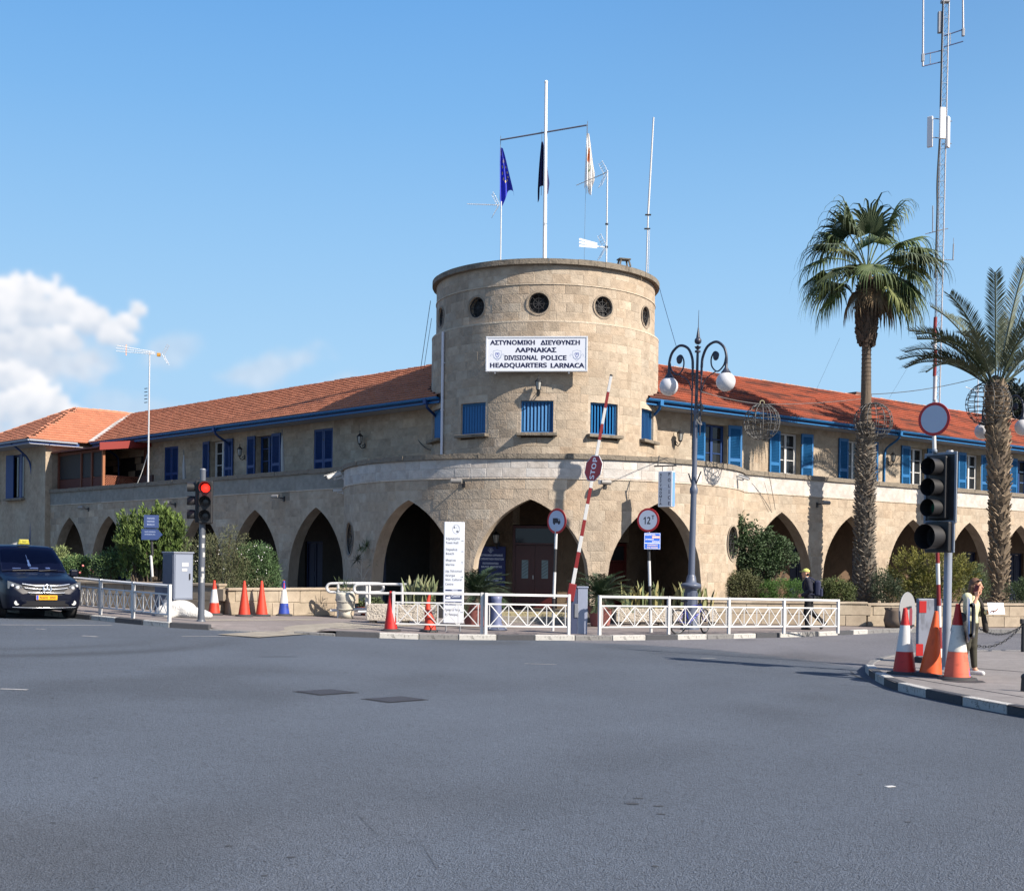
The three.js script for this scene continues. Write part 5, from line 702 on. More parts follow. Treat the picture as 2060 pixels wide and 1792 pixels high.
{
  const C = (px, py, top, label, st, lean, turn) => { const p = onPave(px, py); return cone(label, p, hPx(p, top, py), st, lean, turn); };
  C(430, 1237, 1168, 'orange cone with a white band, nearest the left traffic light', [M.coneO, 0.33, 0.74], 0, 0.2);
  C(491, 1240, 1169, 'plain orange cone, left one of the side by side pair before the shrubs', 'plain', 0.01, 0.5);
  C(526, 1239.5, 1169, 'plain orange cone, right one of the side by side pair before the low wall', 'plain', 0.012, 0.9);
  C(570, 1238.5, 1168, 'blue and white cone with orange streaks in front of the low wall', 'blue', 0, 0.1);
  C(786, 1269.5, 1190, 'plain red cone behind the left end post of the front railing', 'red', 0.02, 0.3);
  const c = C(862, 1271, 1196, 'crumpled orange cone behind the railing left of the totem', 'plain', 0.0, 0.2); { const g = c.children.find((q) => q.name === 'body'), p = g.geometry.attributes.position; reseed(3); for (let i = 0; i < p.count; i++) { const y = p.getY(i), a = Math.atan2(p.getZ(i), p.getX(i)), s = 1 + 0.14 * Math.sin(a * 3 + y * 9) * smooth(0.9, 0.1, y) - 0.18 * Math.exp(-(((y - 0.62) / 0.06) ** 2)); p.setX(i, p.getX(i) * s + 0.03 * Math.sin(y * 7)); p.setZ(i, p.getZ(i) * s); } g.geometry.computeVertexNormals(); }
  C(1820, 1357, 1224, 'red cone with a white band, left one of the three on the island', [M.coneR, 0.33, 0.74], 0, 0.1);
  C(1872, 1361, 1230, 'plain orange cone leaning against the traffic light pole on the island', 'orange', -0.09, 0.2);
  const rc = C(1926, 1368, 1216, 'faded orange cone with a dirty white band and blue stain, right one of the three', [std(lin(214, 96, 70), 0.6, { map: dirtMap }), 0.36, 0.72, std([0.56, 0.56, 0.53], 0.7, { map: dirtMap }), M.coneR], 0, 0.3);
  part('paint_smear', extr([[-0.08, 0], [0.1, 0.01], [0.06, 0.2], [0.02, 0.27], [-0.03, 0.14]], 0.004).rotateX(-0.155).translate(0.03, 0.07, 0.185), std(lin(96, 78, 150), 0.7), rc);
  const q = onPave(1932, 1371); single('rubber_base', [new THREE.CylinderGeometry(0.36, 0.39, 0.05, 8).rotateY(0.2).translate(0.05, -0.01, 0)], M.rubber, 'spare black rubber cone base under the right cone on the island', 'cone base', q);
}
// round plates leaning on the island cones, and a white board with red reflectors
{
  const dA = -onPave(1820, 1357).z + 0.35, cA = at(1826, 1233, dA), r = 41 / F * dA, t = thing('round_sign', 'grey back of a round sign propped behind the left island cone', 'sign', cA, 0.88); t.rotation.z = 0.1;
  part('plate', new THREE.CylinderGeometry(r, r, 0.02, 40).rotateX(PI / 2), M.signGrey, t); part('rim', new THREE.TorusGeometry(r, 0.012, 6, 40), M.signGrey, t); part('red_reflection', extr([[-0.02, -0.28], [0.1, -0.3], [0.14, 0.02], [0.1, 0.1], [0.02, 0.06]], 0.003).translate(0.06, 0, 0.012), std(lin(110, 40, 52), 0.6), t); part('clamp', [box(0.2, 0.03, 0.03, 0, 0.1, 0.03), box(0.2, 0.03, 0.03, 0.1, -0.25, 0.03)], M.iron, t);  // dull red reflection of the cone painted onto the grey plate
  const dB = -onPave(1926, 1368).z - 0.05, cB = at(1948, 1247, dB), u = thing('round_sign', 'blue and grey round sign seen edge on, hooked to the right island cone', 'sign', cB, 1.2); u.rotation.z = -0.06; const r2 = 46 / F * dB;
  part('plate', new THREE.CylinderGeometry(r2, r2, 0.025, 40).rotateX(PI / 2), M.signGrey, u); part('face', [new THREE.CylinderGeometry(r2 * 0.93, r2 * 0.93, 0.01, 40).rotateX(PI / 2).translate(0, 0, 0.018)], std(lin(36, 74, 130), 0.5), u); part('bracket', [tube([[-0.22, 0.24, 0.05], [-0.05, 0.25, 0.08], [0.0, 0.0, 0.09], [-0.06, -0.28, 0.08], [-0.2, -0.26, 0.05]], 0.035, 24, 6)], M.black, u);
  const p = onPave(1868, 1334), b = thing('reflector_board', 'grey white board with red reflector squares standing behind the island cones', 'barrier', p, 0.22), k = -p.z / F, w = 52 * k, h = 118 * k;
  part('board', rbox(w, h, 0.1, 0.02, 0, h / 2 + 0.12, 0), std(lin(112, 118, 134), 0.55, { map: dirtMap }), b); for (const [x, y] of [[-0.5, 0.96], [-0.62, 0.23]]) part('reflector', box(w * 0.3, h * 0.2, 0.008, (x + 0.18) * w, 0.12 + h * (y - 0.1), 0.054), std(lin(150, 14, 14), 0.4), b); part('foot', [rbox(0.2, 0.13, 0.3, 0.02, -w * 0.25, 0.06, 0), rbox(0.2, 0.13, 0.3, 0.02, w * 0.25, 0.06, 0)], M.rubber, b);
}
// traffic lights
M.sig = std([0.009, 0.009, 0.011], 0.55); M.signGrey.color.setRGB(0.22, 0.225, 0.235); M.redDull.color.setRGB(...lin(120, 18, 22));
const visor = (r, l, n = 20) => { const g = new THREE.CylinderGeometry(r, r * 1.0, l, n, 1, true, 0, PI * 2).rotateX(PI / 2).translate(0, 0, l / 2); return g; };
function signalHead(parent, name, lamps, p, ry, opt = {}) {
  const g = new THREE.Group(); g.name = name; parent.add(g); g.position.set(...p); g.rotation.y = ry; const s = opt.s || 0.36, n = lamps.length, h = n * s + 0.03;
  part('housing', rbox(s, h, 0.2, 0.03, 0, 0, -0.1), M.sig, g); if (opt.board) { const [bw, bh] = opt.board; part('backing_board', rbox(bw, bh, 0.025, 0.01, 0, 0, -0.12), M.sig, g); part('border', [rbox(bw, 0.05, 0.03, 0.008, 0, bh / 2 - 0.025, -0.105), rbox(bw, 0.05, 0.03, 0.008, 0, -bh / 2 + 0.025, -0.105), rbox(0.05, bh - 0.1, 0.03, 0.008, bw / 2 - 0.025, 0, -0.105), rbox(0.05, bh - 0.1, 0.03, 0.008, -bw / 2 + 0.025, 0, -0.105)], M.steelGrey, g); }
  lamps.forEach((m, i) => { const y = ((n - 1) / 2 - i) * s, r = s * 0.385; part('lens', new THREE.SphereGeometry(r, 20, 8, 0, PI * 2, 0, 0.9).rotateX(PI / 2).scale(1, 1, 0.35).translate(0, y, 0.004 - r * 0.22), m, g); const v = new THREE.CylinderGeometry(r * 1.12, r * 1.04, opt.v || 0.2, 22, 1, true, opt.full ? 0 : PI * 0.3, opt.full ? PI * 2 : PI * 1.4); v.rotateX(PI / 2); v.translate(0, y, (opt.v || 0.2) / 2); part('visor', v, M.sig, g); });
  return g;
}
const lensOff = std([0.012, 0.012, 0.014], 0.3), lensGreen = std([0.01, 0.10, 0.06], 0.25), lensRed = std([0.9, 0.03, 0.02], 0.3, { emissive: new THREE.Color(1, 0.02, 0.01), emissiveIntensity: 1.3 });
{
  const p = onPave(404, 1250), k = -p.z / F, t = thing('traffic_light', 'grey traffic light post at the left crossing showing red', 'traffic light', p), h = (1250 - 945) * k; t.rotation.z = 0.0;
  part('pole', [cyl(0.085, 0.075, h, 0, 0, 0, 18), cyl(0.12, 0.1, 0.05, 0, 0, 0, 18)], std(lin(80, 86, 98), 0.5, { map: dirtMap }), t); part('pole_cap', cyl(0.077, 0.06, 0.03, 0, h, 0, 18), M.galv, t);
  const st = []; for (const [f, w, a] of [[0.30, 0.11, 0.3], [0.345, 0.09, 0.1], [0.44, 0.11, 0.5], [0.50, 0.1, 0.2], [0.275, 0.13, 0.0], [0.56, 0.06, 0.3]]) st.push(new THREE.CylinderGeometry(0.085, 0.085, w * 1.1, 10, 1, true, a, 0.8).translate(0, h * f, 0)); part('sticker', st, std([0.42, 0.42, 0.42], 0.7, { map: wornMap }), t);
  const y = (1250 - 1010.5) * k; signalHead(t, 'signal_head', [lensRed, lensOff, lensOff], [0.115, y, 0.17], 0.14, { s: 0.355, v: 0.2 }); signalHead(t, 'signal_head', [lensOff, lensOff, lensOff], [-0.2, y + 0.02, -0.05], -1.35, { s: 0.35, v: 0.2 });
  part('bracket', [bar([0, y + 0.35, 0], [0.115, y + 0.35, 0.06], 0.025), bar([0, y - 0.35, 0], [0.115, y - 0.35, 0.06], 0.025), bar([0, y + 0.3, 0], [-0.15, y + 0.3, 0], 0.025)], M.black, t);
  const rl = new THREE.PointLight(new THREE.Color(1, 0.05, 0.02), 0.12, 4); rl.position.copy(p).add(new V3(0.16, y + 0.355, 0.45)); rl.name = 'signal_light'; rl.castShadow = true; scene.add(rl);
}
{
  const p = onPave(1904, 1348), k = -p.z / F, t = thing('traffic_light', 'tall grey traffic light post on the right island with unlit hooded lamps turned left', 'traffic light', p), h = (1348 - 909) * k;
  part('pole', [cyl(0.078, 0.07, h, 0, 0, 0, 18), cyl(0.13, 0.1, 0.06, 0, 0, 0, 18)], std(lin(128, 136, 152), 0.5, { map: dirtMap }), t); part('pole_cap', cyl(0.075, 0.06, 0.03, 0, h, 0, 18), M.galv, t); t.rotation.z = -0.006;
  const yc = (1348 - 982) * k, bh = 142 * k;
  signalHead(t, 'signal_head', [lensOff, lensOff, lensGreen], [-0.27, yc, 0.1], -0.98, { s: 0.38, v: 0.27, full: true, board: [0.72, bh] });
  signalHead(t, 'signal_head', [lensOff], [-0.27, (1348 - 1081) * k, 0.12], -0.98, { s: 0.54, v: 0.34, full: true, board: [0.64, 62 * k] });
  part('bracket', [bar([0, yc + 0.4, 0], [-0.3, yc + 0.4, -0.02], 0.03), bar([0, yc - 0.4, 0], [-0.3, yc - 0.4, -0.02], 0.03), bar([0, yc - 0.9, 0], [-0.3, yc - 0.9, 0], 0.03), sph(0.05, -0.28, yc + bh / 2 + 0.03, -0.02, 10)], M.steelGrey, t);
}
// boom gate with a stop plate
{
  const p = onPave(1163, 1275), k = -p.z / F, t = thing('boom_gate', 'raised red and white boom barrier with a red stop plate and a grey cabinet', 'barrier', p);
  const ch = (1275 - 1181) * k, cw = 33 * k; part('cabinet', [rbox(0.26, ch, 0.34, 0.012, 0.1, ch / 2, -0.02), rbox(0.3, 0.04, 0.38, 0.01, 0.1, ch, -0.02)], std(lin(138, 146, 166), 0.5, { map: mott(0.2) }), t); part('cabinet_side', [rbox(0.16, ch + 0.02, 0.3, 0.01, -0.12, ch / 2, 0.0)], std(lin(58, 66, 92), 0.5), t); part('door_plate', rbox(0.1, 0.36, 0.02, 0.01, -0.06, ch * 0.5, 0.16), M.galv, t);
  const piv = new V3((1148 - 1163) * k, (1275 - 1190) * k, 0.16), tip = new V3((1222.5 - 1163) * k, (1275 - 757) * k, 0.1), dir = tip.clone().sub(piv), L = dir.length(); dir.normalize();
  const b = new THREE.Group(); b.name = 'boom'; t.add(b); b.position.copy(piv); b.quaternion.setFromUnitVectors(new V3(0, 1, 0), dir);
  part('counterweight', rbox(0.2, 0.46, 0.12, 0.02, 0, -0.02, 0), M.redDull, b); const n = 13, y0 = 0.2, sl = (L - y0) / n; for (let i = 0; i < n; i++) { const w = mix(0.098, 0.07, i / n); part('band', rbox(w, sl, 0.05, 0.008, 0, y0 + (i + 0.5) * sl, 0), i % 2 ? M.redDull : M.white, b); }
  part('tip', rbox(0.075, 0.05, 0.055, 0.01, 0, L + 0.02, 0), M.black, b);
  const sy = L * 0.57, r = 26 * k, st = new THREE.Group(); st.name = 'stop_plate'; b.add(st); st.position.set(-0.01, sy, 0.06); st.rotation.y = -0.95;
  const oct = (q) => Array.from({ length: 8 }, (_, i) => [q * Math.cos(PI / 8 + i * PI / 4), q * Math.sin(PI / 8 + i * PI / 4)]);
  part('plate', extr(oct(r * 1.08), 0.015), std([0.6, 0.6, 0.6], 0.45), st); part('face', extr(oct(r * 1.02), 0.006).translate(0, 0, 0.014), std(lin(168, 22, 28), 0.45), st);
  const tex = canvasTex(256, 256, (c) => { c.fillStyle = '#a8161c'; c.fillRect(0, 0, 256, 256); c.save(); c.translate(128, 128); c.rotate(-PI / 2); textLine(c, 'STOP', 0, 6, 98, { fill: '#f2ecec', w: 226 }); c.restore(); });
  part('lettering', new THREE.ShapeGeometry(new THREE.Shape(oct(r * 1.0).map((q) => new THREE.Vector2(...q)))).translate(0, 0, 0.0225), new THREE.MeshStandardMaterial({ map: tex, roughness: 0.4 }), st);
  const g = st.children[2].geometry, pp = g.attributes.position, uv = g.attributes.uv; for (let i = 0; i < pp.count; i++) uv.setXY(i, 0.5 + pp.getX(i) / (2 * r), 0.5 + pp.getY(i) / (2 * r));
}
// road signs on banded poles
function roundSign(label, px, py, d0, wPx, hPxx, basePx, basePy, bands, yaw, tex, extra, base) {
  const p = base || onPave(basePx, basePy), d = -p.z, k = d / F, t = thing('road_sign', label, 'road sign', p), c = at(px, py, d).sub(p), r = hPxx / 2 * k, mC = { w: M.white, k: M.black, r: M.redDull };
  const top = c.clone(); top.y += r * 0.3; top.z -= 0.05; let y = 0; const lean = top.x / top.y, lerpP = (yy) => [lean * yy, yy, -0.05 * yy / top.y];
  const tot = bands.reduce((a, b) => a + b[1], 0); for (const [q, l] of bands) { const y1 = y + l / tot * top.y; part('pole_band', bar(lerpP(y), lerpP(y1), 0.04, 0.04, 12), mC[q], t); y = y1; }
  const s = new THREE.Group(); s.name = 'sign_plate'; t.add(s); s.position.copy(c); s.rotation.y = yaw;
  part('plate', new THREE.CylinderGeometry(r, r, 0.015, 44).rotateX(PI / 2), M.signGrey, s); part('border', [new THREE.RingGeometry(r * 0.84, r, 44).translate(0, 0, 0.0095), new THREE.TorusGeometry(r, 0.008, 6, 44)], std(lin(170, 26, 30), 0.45), s);
  part('face', new THREE.CircleGeometry(r * 0.845, 44).translate(0, 0, 0.0092), tex ? new THREE.MeshStandardMaterial({ map: tex, roughness: 0.4 }) : std(lin(168, 176, 192), 0.4), s); if (extra) extra(t, p, d, k, c);
  return t;
}
{
  const truck = canvasTex(256, 256, (c) => { c.fillStyle = '#a9b4c8'; c.fillRect(0, 0, 256, 256); c.fillStyle = '#14172a'; c.fillRect(68, 92, 80, 62); c.beginPath(); c.moveTo(148, 104); c.lineTo(178, 104); c.lineTo(192, 130); c.lineTo(192, 156); c.lineTo(148, 156); c.fill(); c.fillStyle = '#b9c4d8'; c.fillRect(158, 112, 18, 14); c.fillStyle = '#14172a'; for (const x of [92, 168]) { c.beginPath(); c.arc(x, 158, 15, 0, 7); c.fill(); } });
  roundSign('round no lorries sign on a black and white pole under the middle arch', 1120, 1048, 0, 36, 50, 1112, 1269, [['w', 0.42], ['k', 0.35], ['w', 0.62], ['k', 0.55], ['w', 0.75]], -0.76, truck);
  const t12 = canvasTex(256, 256, (c) => { c.fillStyle = '#c3c9d6'; c.fillRect(0, 0, 256, 256); textLine(c, '12', 112, 136, 132, { fill: '#14172a', w: 106 }); textLine(c, 'T', 196, 94, 72, { fill: '#14172a' }); });
  roundSign('round twelve tonne limit sign with blue name plates before the right arch', 1304, 1046, 0, 42, 47, 1310, 1272, [['w', 0.55], ['k', 0.6], ['w', 0.62], ['k', 0.7], ['w', 0.4]], -0.5, t12, (t, p, d, k) => {
    const tex = canvasTex(256, 256, (c) => { c.fillStyle = '#2d62c4'; c.fillRect(0, 0, 256, 256); c.strokeStyle = '#d8deea'; c.lineWidth = 6; c.strokeRect(4, 4, 248, 154); c.strokeRect(4, 164, 248, 88); const f = { fill: '#f0e6da', weight: '700' }; textLine(c, 'ΠΟΛΙΤΙΣΤΙΚΟ', 92, 26, 30, { ...f, w: 170 }); c.fillStyle = '#d98a5a'; c.fillRect(124, 46, 124, 34); textLine(c, 'ΚΕΝΤΡΟ', 186, 63, 28, { fill: '#fff', w: 112 }); textLine(c, 'ATHENON', 84, 100, 30, { ...f, w: 136 }); textLine(c, 'AVENUE', 184, 134, 30, { ...f, w: 120 }); textLine(c, 'ΠΑΡΚΙΝΓΚ', 132, 192, 32, { fill: '#f2cfa8', w: 170 }); textLine(c, 'ΤΗΣ ΠΟΛΕΩΣ', 132, 230, 30, { fill: '#f2cfa8', w: 180 }); });
    const q = at(1312, 1088.5, d).sub(p); part('name_plate', rbox(33 * k, 33 * k, 0.015, 0.006, q.x, q.y, 0.045), std(lin(52, 98, 190), 0.5), t); part('lettering', new THREE.PlaneGeometry(32 * k, 32 * k).translate(q.x, q.y, 0.056), new THREE.MeshStandardMaterial({ map: tex, roughness: 0.45 }), t); });
  const pb = onPave(1893, 1335), base = pb; roundSign('round white sign with a red border on a red and white pole above the island', 1880, 843, 0, 60, 66, 0, 0, [['w', 0.3], ['r', 0.42], ['w', 0.42], ['r', 0.42], ['w', 0.42], ['r', 0.42], ['w', 0.42], ['r', 0.42], ['w', 0.42], ['r', 0.42], ['w', 0.42], ['r', 0.42]], -0.77, null, null, base);
}
// blue direction signs on the left
{
  const p = onPave(305, 1222), d = -p.z, k = d / F, t = thing('direction_sign', 'pair of blue direction plates on a post before the bright green bush', 'road sign', p), Y = (py) => at(305, py, d).y - p.y, X = (px, py) => at(px, py, d).x - p.x;
  for (const [a, b, m] of [[1222, 1160, M.black], [1160, 1117, M.white], [1117, 1050, M.black]]) part('pole_band', bar([X(306, a), Y(a), 0], [X(303, b), Y(b), 0], 0.04, 0.04, 12), m, t);
  const mk = (lines) => canvasTex(320, 180, (c) => { c.fillStyle = '#2c3f6c'; c.fillRect(0, 0, 320, 180); lines.forEach((s, i) => textLine(c, s, 145, 40 + i * 50, 34, { fill: '#8f9ab2', w: 215 })); });
  const pl = (x0, x1, y0, y1, arrow, lines, ry) => { const w = (x1 - x0) * k / Math.cos(ry), h = (y1 - y0) * k, g = new THREE.Group(); g.name = 'direction_plate'; t.add(g); g.position.set(X((x0 + x1) / 2, (y0 + y1) / 2), Y((y0 + y1) / 2), 0.06); g.rotation.y = ry; const pts = arrow ? [[-w / 2, -h / 2], [w / 2 - h / 2, -h / 2], [w / 2, 0], [w / 2 - h / 2, h / 2], [-w / 2, h / 2]] : [[-w / 2, -h / 2], [w / 2, -h / 2], [w / 2, h / 2], [-w / 2, h / 2]]; part('plate', extr(pts, 0.015), std(lin(44, 62, 106), 0.5), g); part('lettering', new THREE.PlaneGeometry(w * 0.76, h * 0.86).translate(arrow ? -w * 0.06 : 0, 0, 0.0165), new THREE.MeshStandardMaterial({ map: mk(lines), roughness: 0.5 }), g); };
  pl(291, 319, 1036, 1062, false, ['ΠΑΡΑΛΙΑ', 'ΦΙΝΙΚΟΥΔΕΣ', 'BEACH'], 0.25); pl(286, 327, 1064, 1086, true, ['ΟΔΟΣ ΑΘΗΝΩΝ', 'ATHENON AV.'], 0.15);
}
// white totem with directions
{
  const p = onPave(912, 1270), d = -p.z, k = d / F, t = thing('direction_totem', 'tall white information totem with black Greek and English place names and a crest', 'sign', p), w = 40 * k, y0 = (1270 - 1253) * k, h = 203 * k;
  const tex = canvasTex(400, 2040, (c, W2, H2) => {
    c.fillStyle = '#c9ced9'; c.fillRect(0, 0, W2, H2); c.lineWidth = 8; c.strokeStyle = '#70737c'; c.beginPath(); c.ellipse(232, 142, 72, 92, 0, 0, 7); c.stroke(); c.fillStyle = '#5a5d66'; c.beginPath(); c.moveTo(170, 120); c.lineTo(205, 70); c.lineTo(215, 130); c.fill(); c.beginPath(); c.ellipse(258, 190, 26, 20, 0, 0, 7); c.fill(); c.strokeStyle = '#777'; c.lineWidth = 5; c.beginPath(); c.arc(262, 110, 26, 0, 7); c.stroke();
    const L = (s, y, wd) => textLine(c, s, 22, y, 66, { align: 'left', weight: '600', fill: '#23262f', w: wd }); const arrow = (y, up) => { c.fillStyle = '#33363f'; c.save(); c.translate(362, y); if (up) c.rotate(-PI / 2); c.fillRect(-28, -4, 42, 8); c.beginPath(); c.moveTo(10, -14); c.lineTo(28, 0); c.lineTo(10, 14); c.fill(); c.restore(); };
    L('Δημαρχείο', 332, 290); L('Town Hall', 420, 262); arrow(378); L('Παραλία', 556, 240); L('Beach', 640, 176); arrow(596); L('Μαρίνα', 772, 210); L('Marina', 862, 186); arrow(820, true); L('Δημ. Πολιτιστικό', 992, 340); L('Κέντρο', 1082, 200); L('Mun. Cultural', 1166, 338); L('Centre', 1258, 168); arrow(1110);
    c.fillStyle = '#39415f'; c.fillRect(24, 1364, 340, 34); c.fillRect(24, 1442, 340, 118); c.fillRect(24, 1606, 340, 76); textLine(c, 'Κάστρο', 220, 1382, 34, { fill: '#dfe3ee' }); c.fillStyle = '#e4e9f5'; c.beginPath(); c.moveTo(40, 1520); c.lineTo(130, 1500); c.lineTo(130, 1546); c.lineTo(40, 1540); c.fill(); textLine(c, 'Castle', 240, 1500, 60, { fill: '#cdd3e2' }); textLine(c, 'Αγ. Λάζαρος', 200, 1644, 52, { fill: '#dfe3ee', w: 300 });
    L('Γραφείο Τουρ.', 1776, 320); L('Αγ. Φανερωμ.', 1872, 290); arrow(1826); });
  part('panel', rbox(w, h, 0.09, 0.008, 0, y0 + h / 2, 0), std([0.74, 0.76, 0.8], 0.4), t); part('lettering', new THREE.PlaneGeometry(w - 0.01, h - 0.01).translate(0, y0 + h / 2, 0.0465), new THREE.MeshStandardMaterial({ map: tex, roughness: 0.4 }), t); part('side_strip', rbox(0.02, h, 0.1, 0.005, -w / 2 - 0.008, y0 + h / 2, 0), M.steelGrey, t);
  for (const x of [-0.38, 0.33]) part('leg', cyl(0.022, 0.022, y0 + 0.01, x * w, 0, 0, 10), M.galv, t);
}
// cable cabinets
{
  const p = onPave(356, 1240), d = -p.z, k = d / F, t = thing('cable_cabinet', 'tall grey steel cable cabinet on a lumpy white plinth behind the left traffic light', 'cabinet', p, 0.0), g = new THREE.Group(); 
  const h = (1206 - 1113) * k, y0 = (1240 - 1206) * k, w = 0.62; const ry = 0.9;
  part('body', [rbox(w, h, 0.5, 0.012, 0, y0 + h / 2, 0, ry)], std(lin(104, 112, 130), 0.5, { map: mott(0.2) }), t); part('lid', rbox(w + 0.05, 0.04, 0.55, 0.012, 0, y0 + h + 0.02, 0, ry), std(lin(120, 126, 140), 0.5), t);
  const dr = part('door', [box(w - 0.07, h - 0.08, 0.02, 0, y0 + h / 2, 0.256)], std(lin(118, 126, 142), 0.5), t, undefined, ry); part('handle', box(0.03, 0.16, 0.03, 0.18, y0 + h * 0.5, 0.28), M.black, dr); part('shaded_side', [box(0.02, h - 0.08, 0.43, -0.316, y0 + h / 2, 0)], std(lin(80, 88, 106), 0.5, { map: mott(0.3) }), t, undefined, ry); part('notice', [box(0.2, 0.1, 0.006, 0.04, y0 + h - 0.3, 0.27), box(0.16, 0.07, 0.006, 0.02, y0 + h - 0.44, 0.27)], M.white, t, undefined, ry);  // door lightened as the sunlit face, side sheet darkened as the shaded one
  const pl = sdfMesh([{ a: [0.05, 0.16, 0.1], e: [0.5, 0.3, 0.42] }, { a: [0.1, 0.3, 0.28], e: [0.36, 0.14, 0.2] }, { a: [0.5, 0.1, 0.32], e: [0.4, 0.17, 0.24] }, { a: [0.78, 0.05, 0.36], e: [0.26, 0.12, 0.18] }, { a: [-0.3, 0.1, 0.34], e: [0.2, 0.2, 0.18] }, { a: [0.3, 0.2, 0.42], e: [0.12, 0.1, 0.1] }, { a: [-0.1, 0.06, 0.5], e: [0.2, 0.12, 0.1] }], [0.25, 0.2, 0.2], 0.95, 64, 0.05); part('plinth', metric(pl), std([0.46, 0.46, 0.455], 0.9, { bumpMap: stoneBump, bumpScale: 0.03 }), t);
  const q = onPave(318, 1236), u = thing('cable_cabinet', 'low dark grey cabinet hidden left of the tall one', 'cabinet', q), kk = -q.z / F; part('body', rbox(0.42, 62 * kk, 0.35, 0.012, 0, 31 * kk, -0.4, 0.3), std(lin(96, 102, 118), 0.55), u); part('lid', rbox(0.46, 0.03, 0.39, 0.01, 0, 62 * kk, -0.4, 0.3), M.steelGrey, u);
}
// pillar bin
{ const p = onPave(998, 1268), k = -p.z / F, t = thing('litter_bin', 'blue grey pillar shaped litter bin behind the railing beside the potted palm', 'litter bin', p, 0.2), h = 72 * k; part('body', [lathe([[0.2, 0.1], [0.15, 0.2], [0.14, h * 0.85], [0.17, h], [0.0, h]], 8)], std(lin(98, 106, 138), 0.5, { map: mott(0.2) }), t); part('hood', [rbox(0.3, h * 0.85, 0.05, 0.01, -0.16, h * 0.5 + 0.05, -0.12)], std(lin(48, 52, 82), 0.5), t); part('base', lathe([[0, 0.12], [0.2, 0.11], [0.3, 0.04], [0.3, 0], [0, 0]], 10), std(lin(70, 76, 96), 0.6), t); const st = []; for (let i = 0; i < 7; i++) { const a = i * 0.9; st.push(bar([0.19 * Math.sin(a), 0.12, 0.19 * Math.cos(a)], [0.3 * Math.sin(a), 0.05, 0.3 * Math.cos(a)], 0.016)); } part('rib', st, M.steelGrey, t); }
// ramp handrails
{
  const hr = (label, x0, x1, yT, yB, posts, lowBar, dOff) => { const p = onPave(posts[0][0], posts[0][1]); p.z += dOff; const d = -p.z, k = d / F, t = thing('handrail', label, 'handrail', p); const P = (px, py) => { const q = at(px, py, d).sub(p); return [q.x, q.y, 0]; }; const r = (yB - yT) / 2, pts = []; for (let i = 0; i <= 8; i++) { const a = PI / 2 + i / 8 * PI; pts.push(P(x0 + r + r * Math.cos(a), (yT + yB) / 2 - r * Math.sin(a))); } for (let i = 0; i <= 8; i++) { const a = -PI / 2 + i / 8 * PI; pts.push(P(x1 - r + r * Math.cos(a), (yT + yB) / 2 - r * Math.sin(a))); } part('rail_loop', tube(pts, 0.042, 90, 10, true), mPost, t); for (const [x, y] of posts) part('post', bar(P(x, y), P(x, yT), 0.04, 0.04, 12), mPost, t); if (lowBar) part('low_bar', bar(P(...lowBar[0]), P(...lowBar[1]), 0.042, 0.042, 10), mPost, t); };
  hr('left looped white tubular handrail in front of the ramp', 657, 771, 1174, 1191, [[680, 1243], [737, 1238]], [[664, 1228], [740, 1225]], 0);
  hr('right looped white tubular handrail, nearer the front railing', 712, 827, 1176, 1193, [[743, 1246], [809, 1240]], [[720, 1231], [760, 1230]], 0.35);
}
// low garden walls
function lowWall(label, a, b, h, th, cap, m, seg) { const d = b.clone().sub(a), L = Math.hypot(d.x, d.z), t = thing('low_wall', label, 'wall', a, Math.atan2(-d.z, d.x)), sl = (b.y - a.y) / L; reseed(Math.round(L * 31)); const n = Math.round(L / seg); for (let i = 0; i < n; i++) { const w = L / n; for (let r = 0; r < 2; r++) { const off = r ? w / 2 : 0; part('block', metric(rbox(w - 0.012, h / 2 - 0.012, th + rr(-0.008, 0.008), 0.012, Math.min(L - 0.2, i * w + w / 2 + off * 0.6), sl * i * w + h / 4 + r * h / 2, 0)).translate(rr(-0.004, 0.004), 0, 0), m[(i * 7 + r * 3) % m.length], t); } } part('mortar_core', metric(box(L, h - 0.02, th - 0.04, L / 2, h / 2 + sl * L / 2, 0)), M.mortar, t); part('coping', metric(rbox(L + 0.06, 0.075, th + 0.08, 0.014, L / 2, h + 0.035 + sl * L / 2, 0)), cap, t); return t; }
const wallM = [std([0.345, 0.295, 0.23], 0.93, { map: stoneMap }), std([0.325, 0.275, 0.215], 0.93, { map: stoneMap }), std([0.365, 0.31, 0.245], 0.93, { map: stoneMap })];
{
  const a = onPave(452, 1237), b = onPave(706, 1240); a.z -= 0.15; b.z -= 0.15; lowWall('low beige stone wall between the left shrubs and the ramp', a, b, hPx(a, 1184, 1237), 0.3, wallM[2], wallM, 0.66);
  const c = onPave(120, 1214), e = onPave(440, 1237); c.z -= 0.4; e.z -= 0.35; lowWall('low stone wall behind the railing at the far left', c, e, 0.72, 0.3, wallM[1], [std([0.24, 0.21, 0.17], 0.93, { map: stoneMap }), std([0.26, 0.225, 0.18], 0.93, { map: stoneMap })], 0.7);
  const f = onPave(1400, 1253), g = onPave(1740, 1259.5), h = onPave(2080, 1262); lowWall('low beige garden wall behind the long railing on the right', f, g, hPx(g, 1217, 1259.5), 0.3, wallM[2], wallM, 0.7); lowWall('low beige garden wall running right from the railing end under the palms', g.clone().add(new V3(0.02, 0, -0.02)), h, hPx(h, 1220, 1262), 0.3, wallM[2], wallM, 0.7);
  const pt = onPave(1800, 1263); single('planter_sack', lathe([[0, 0], [0.3, 0.0], [0.36, 0.25], [0.3, 0.55], [0.34, 0.66], [0.0, 0.62]], 12), std([0.13, 0.10, 0.08], 0.95, { map: dirtMap }), 'dark brown round planter against the right garden wall', 'planter', pt);
}
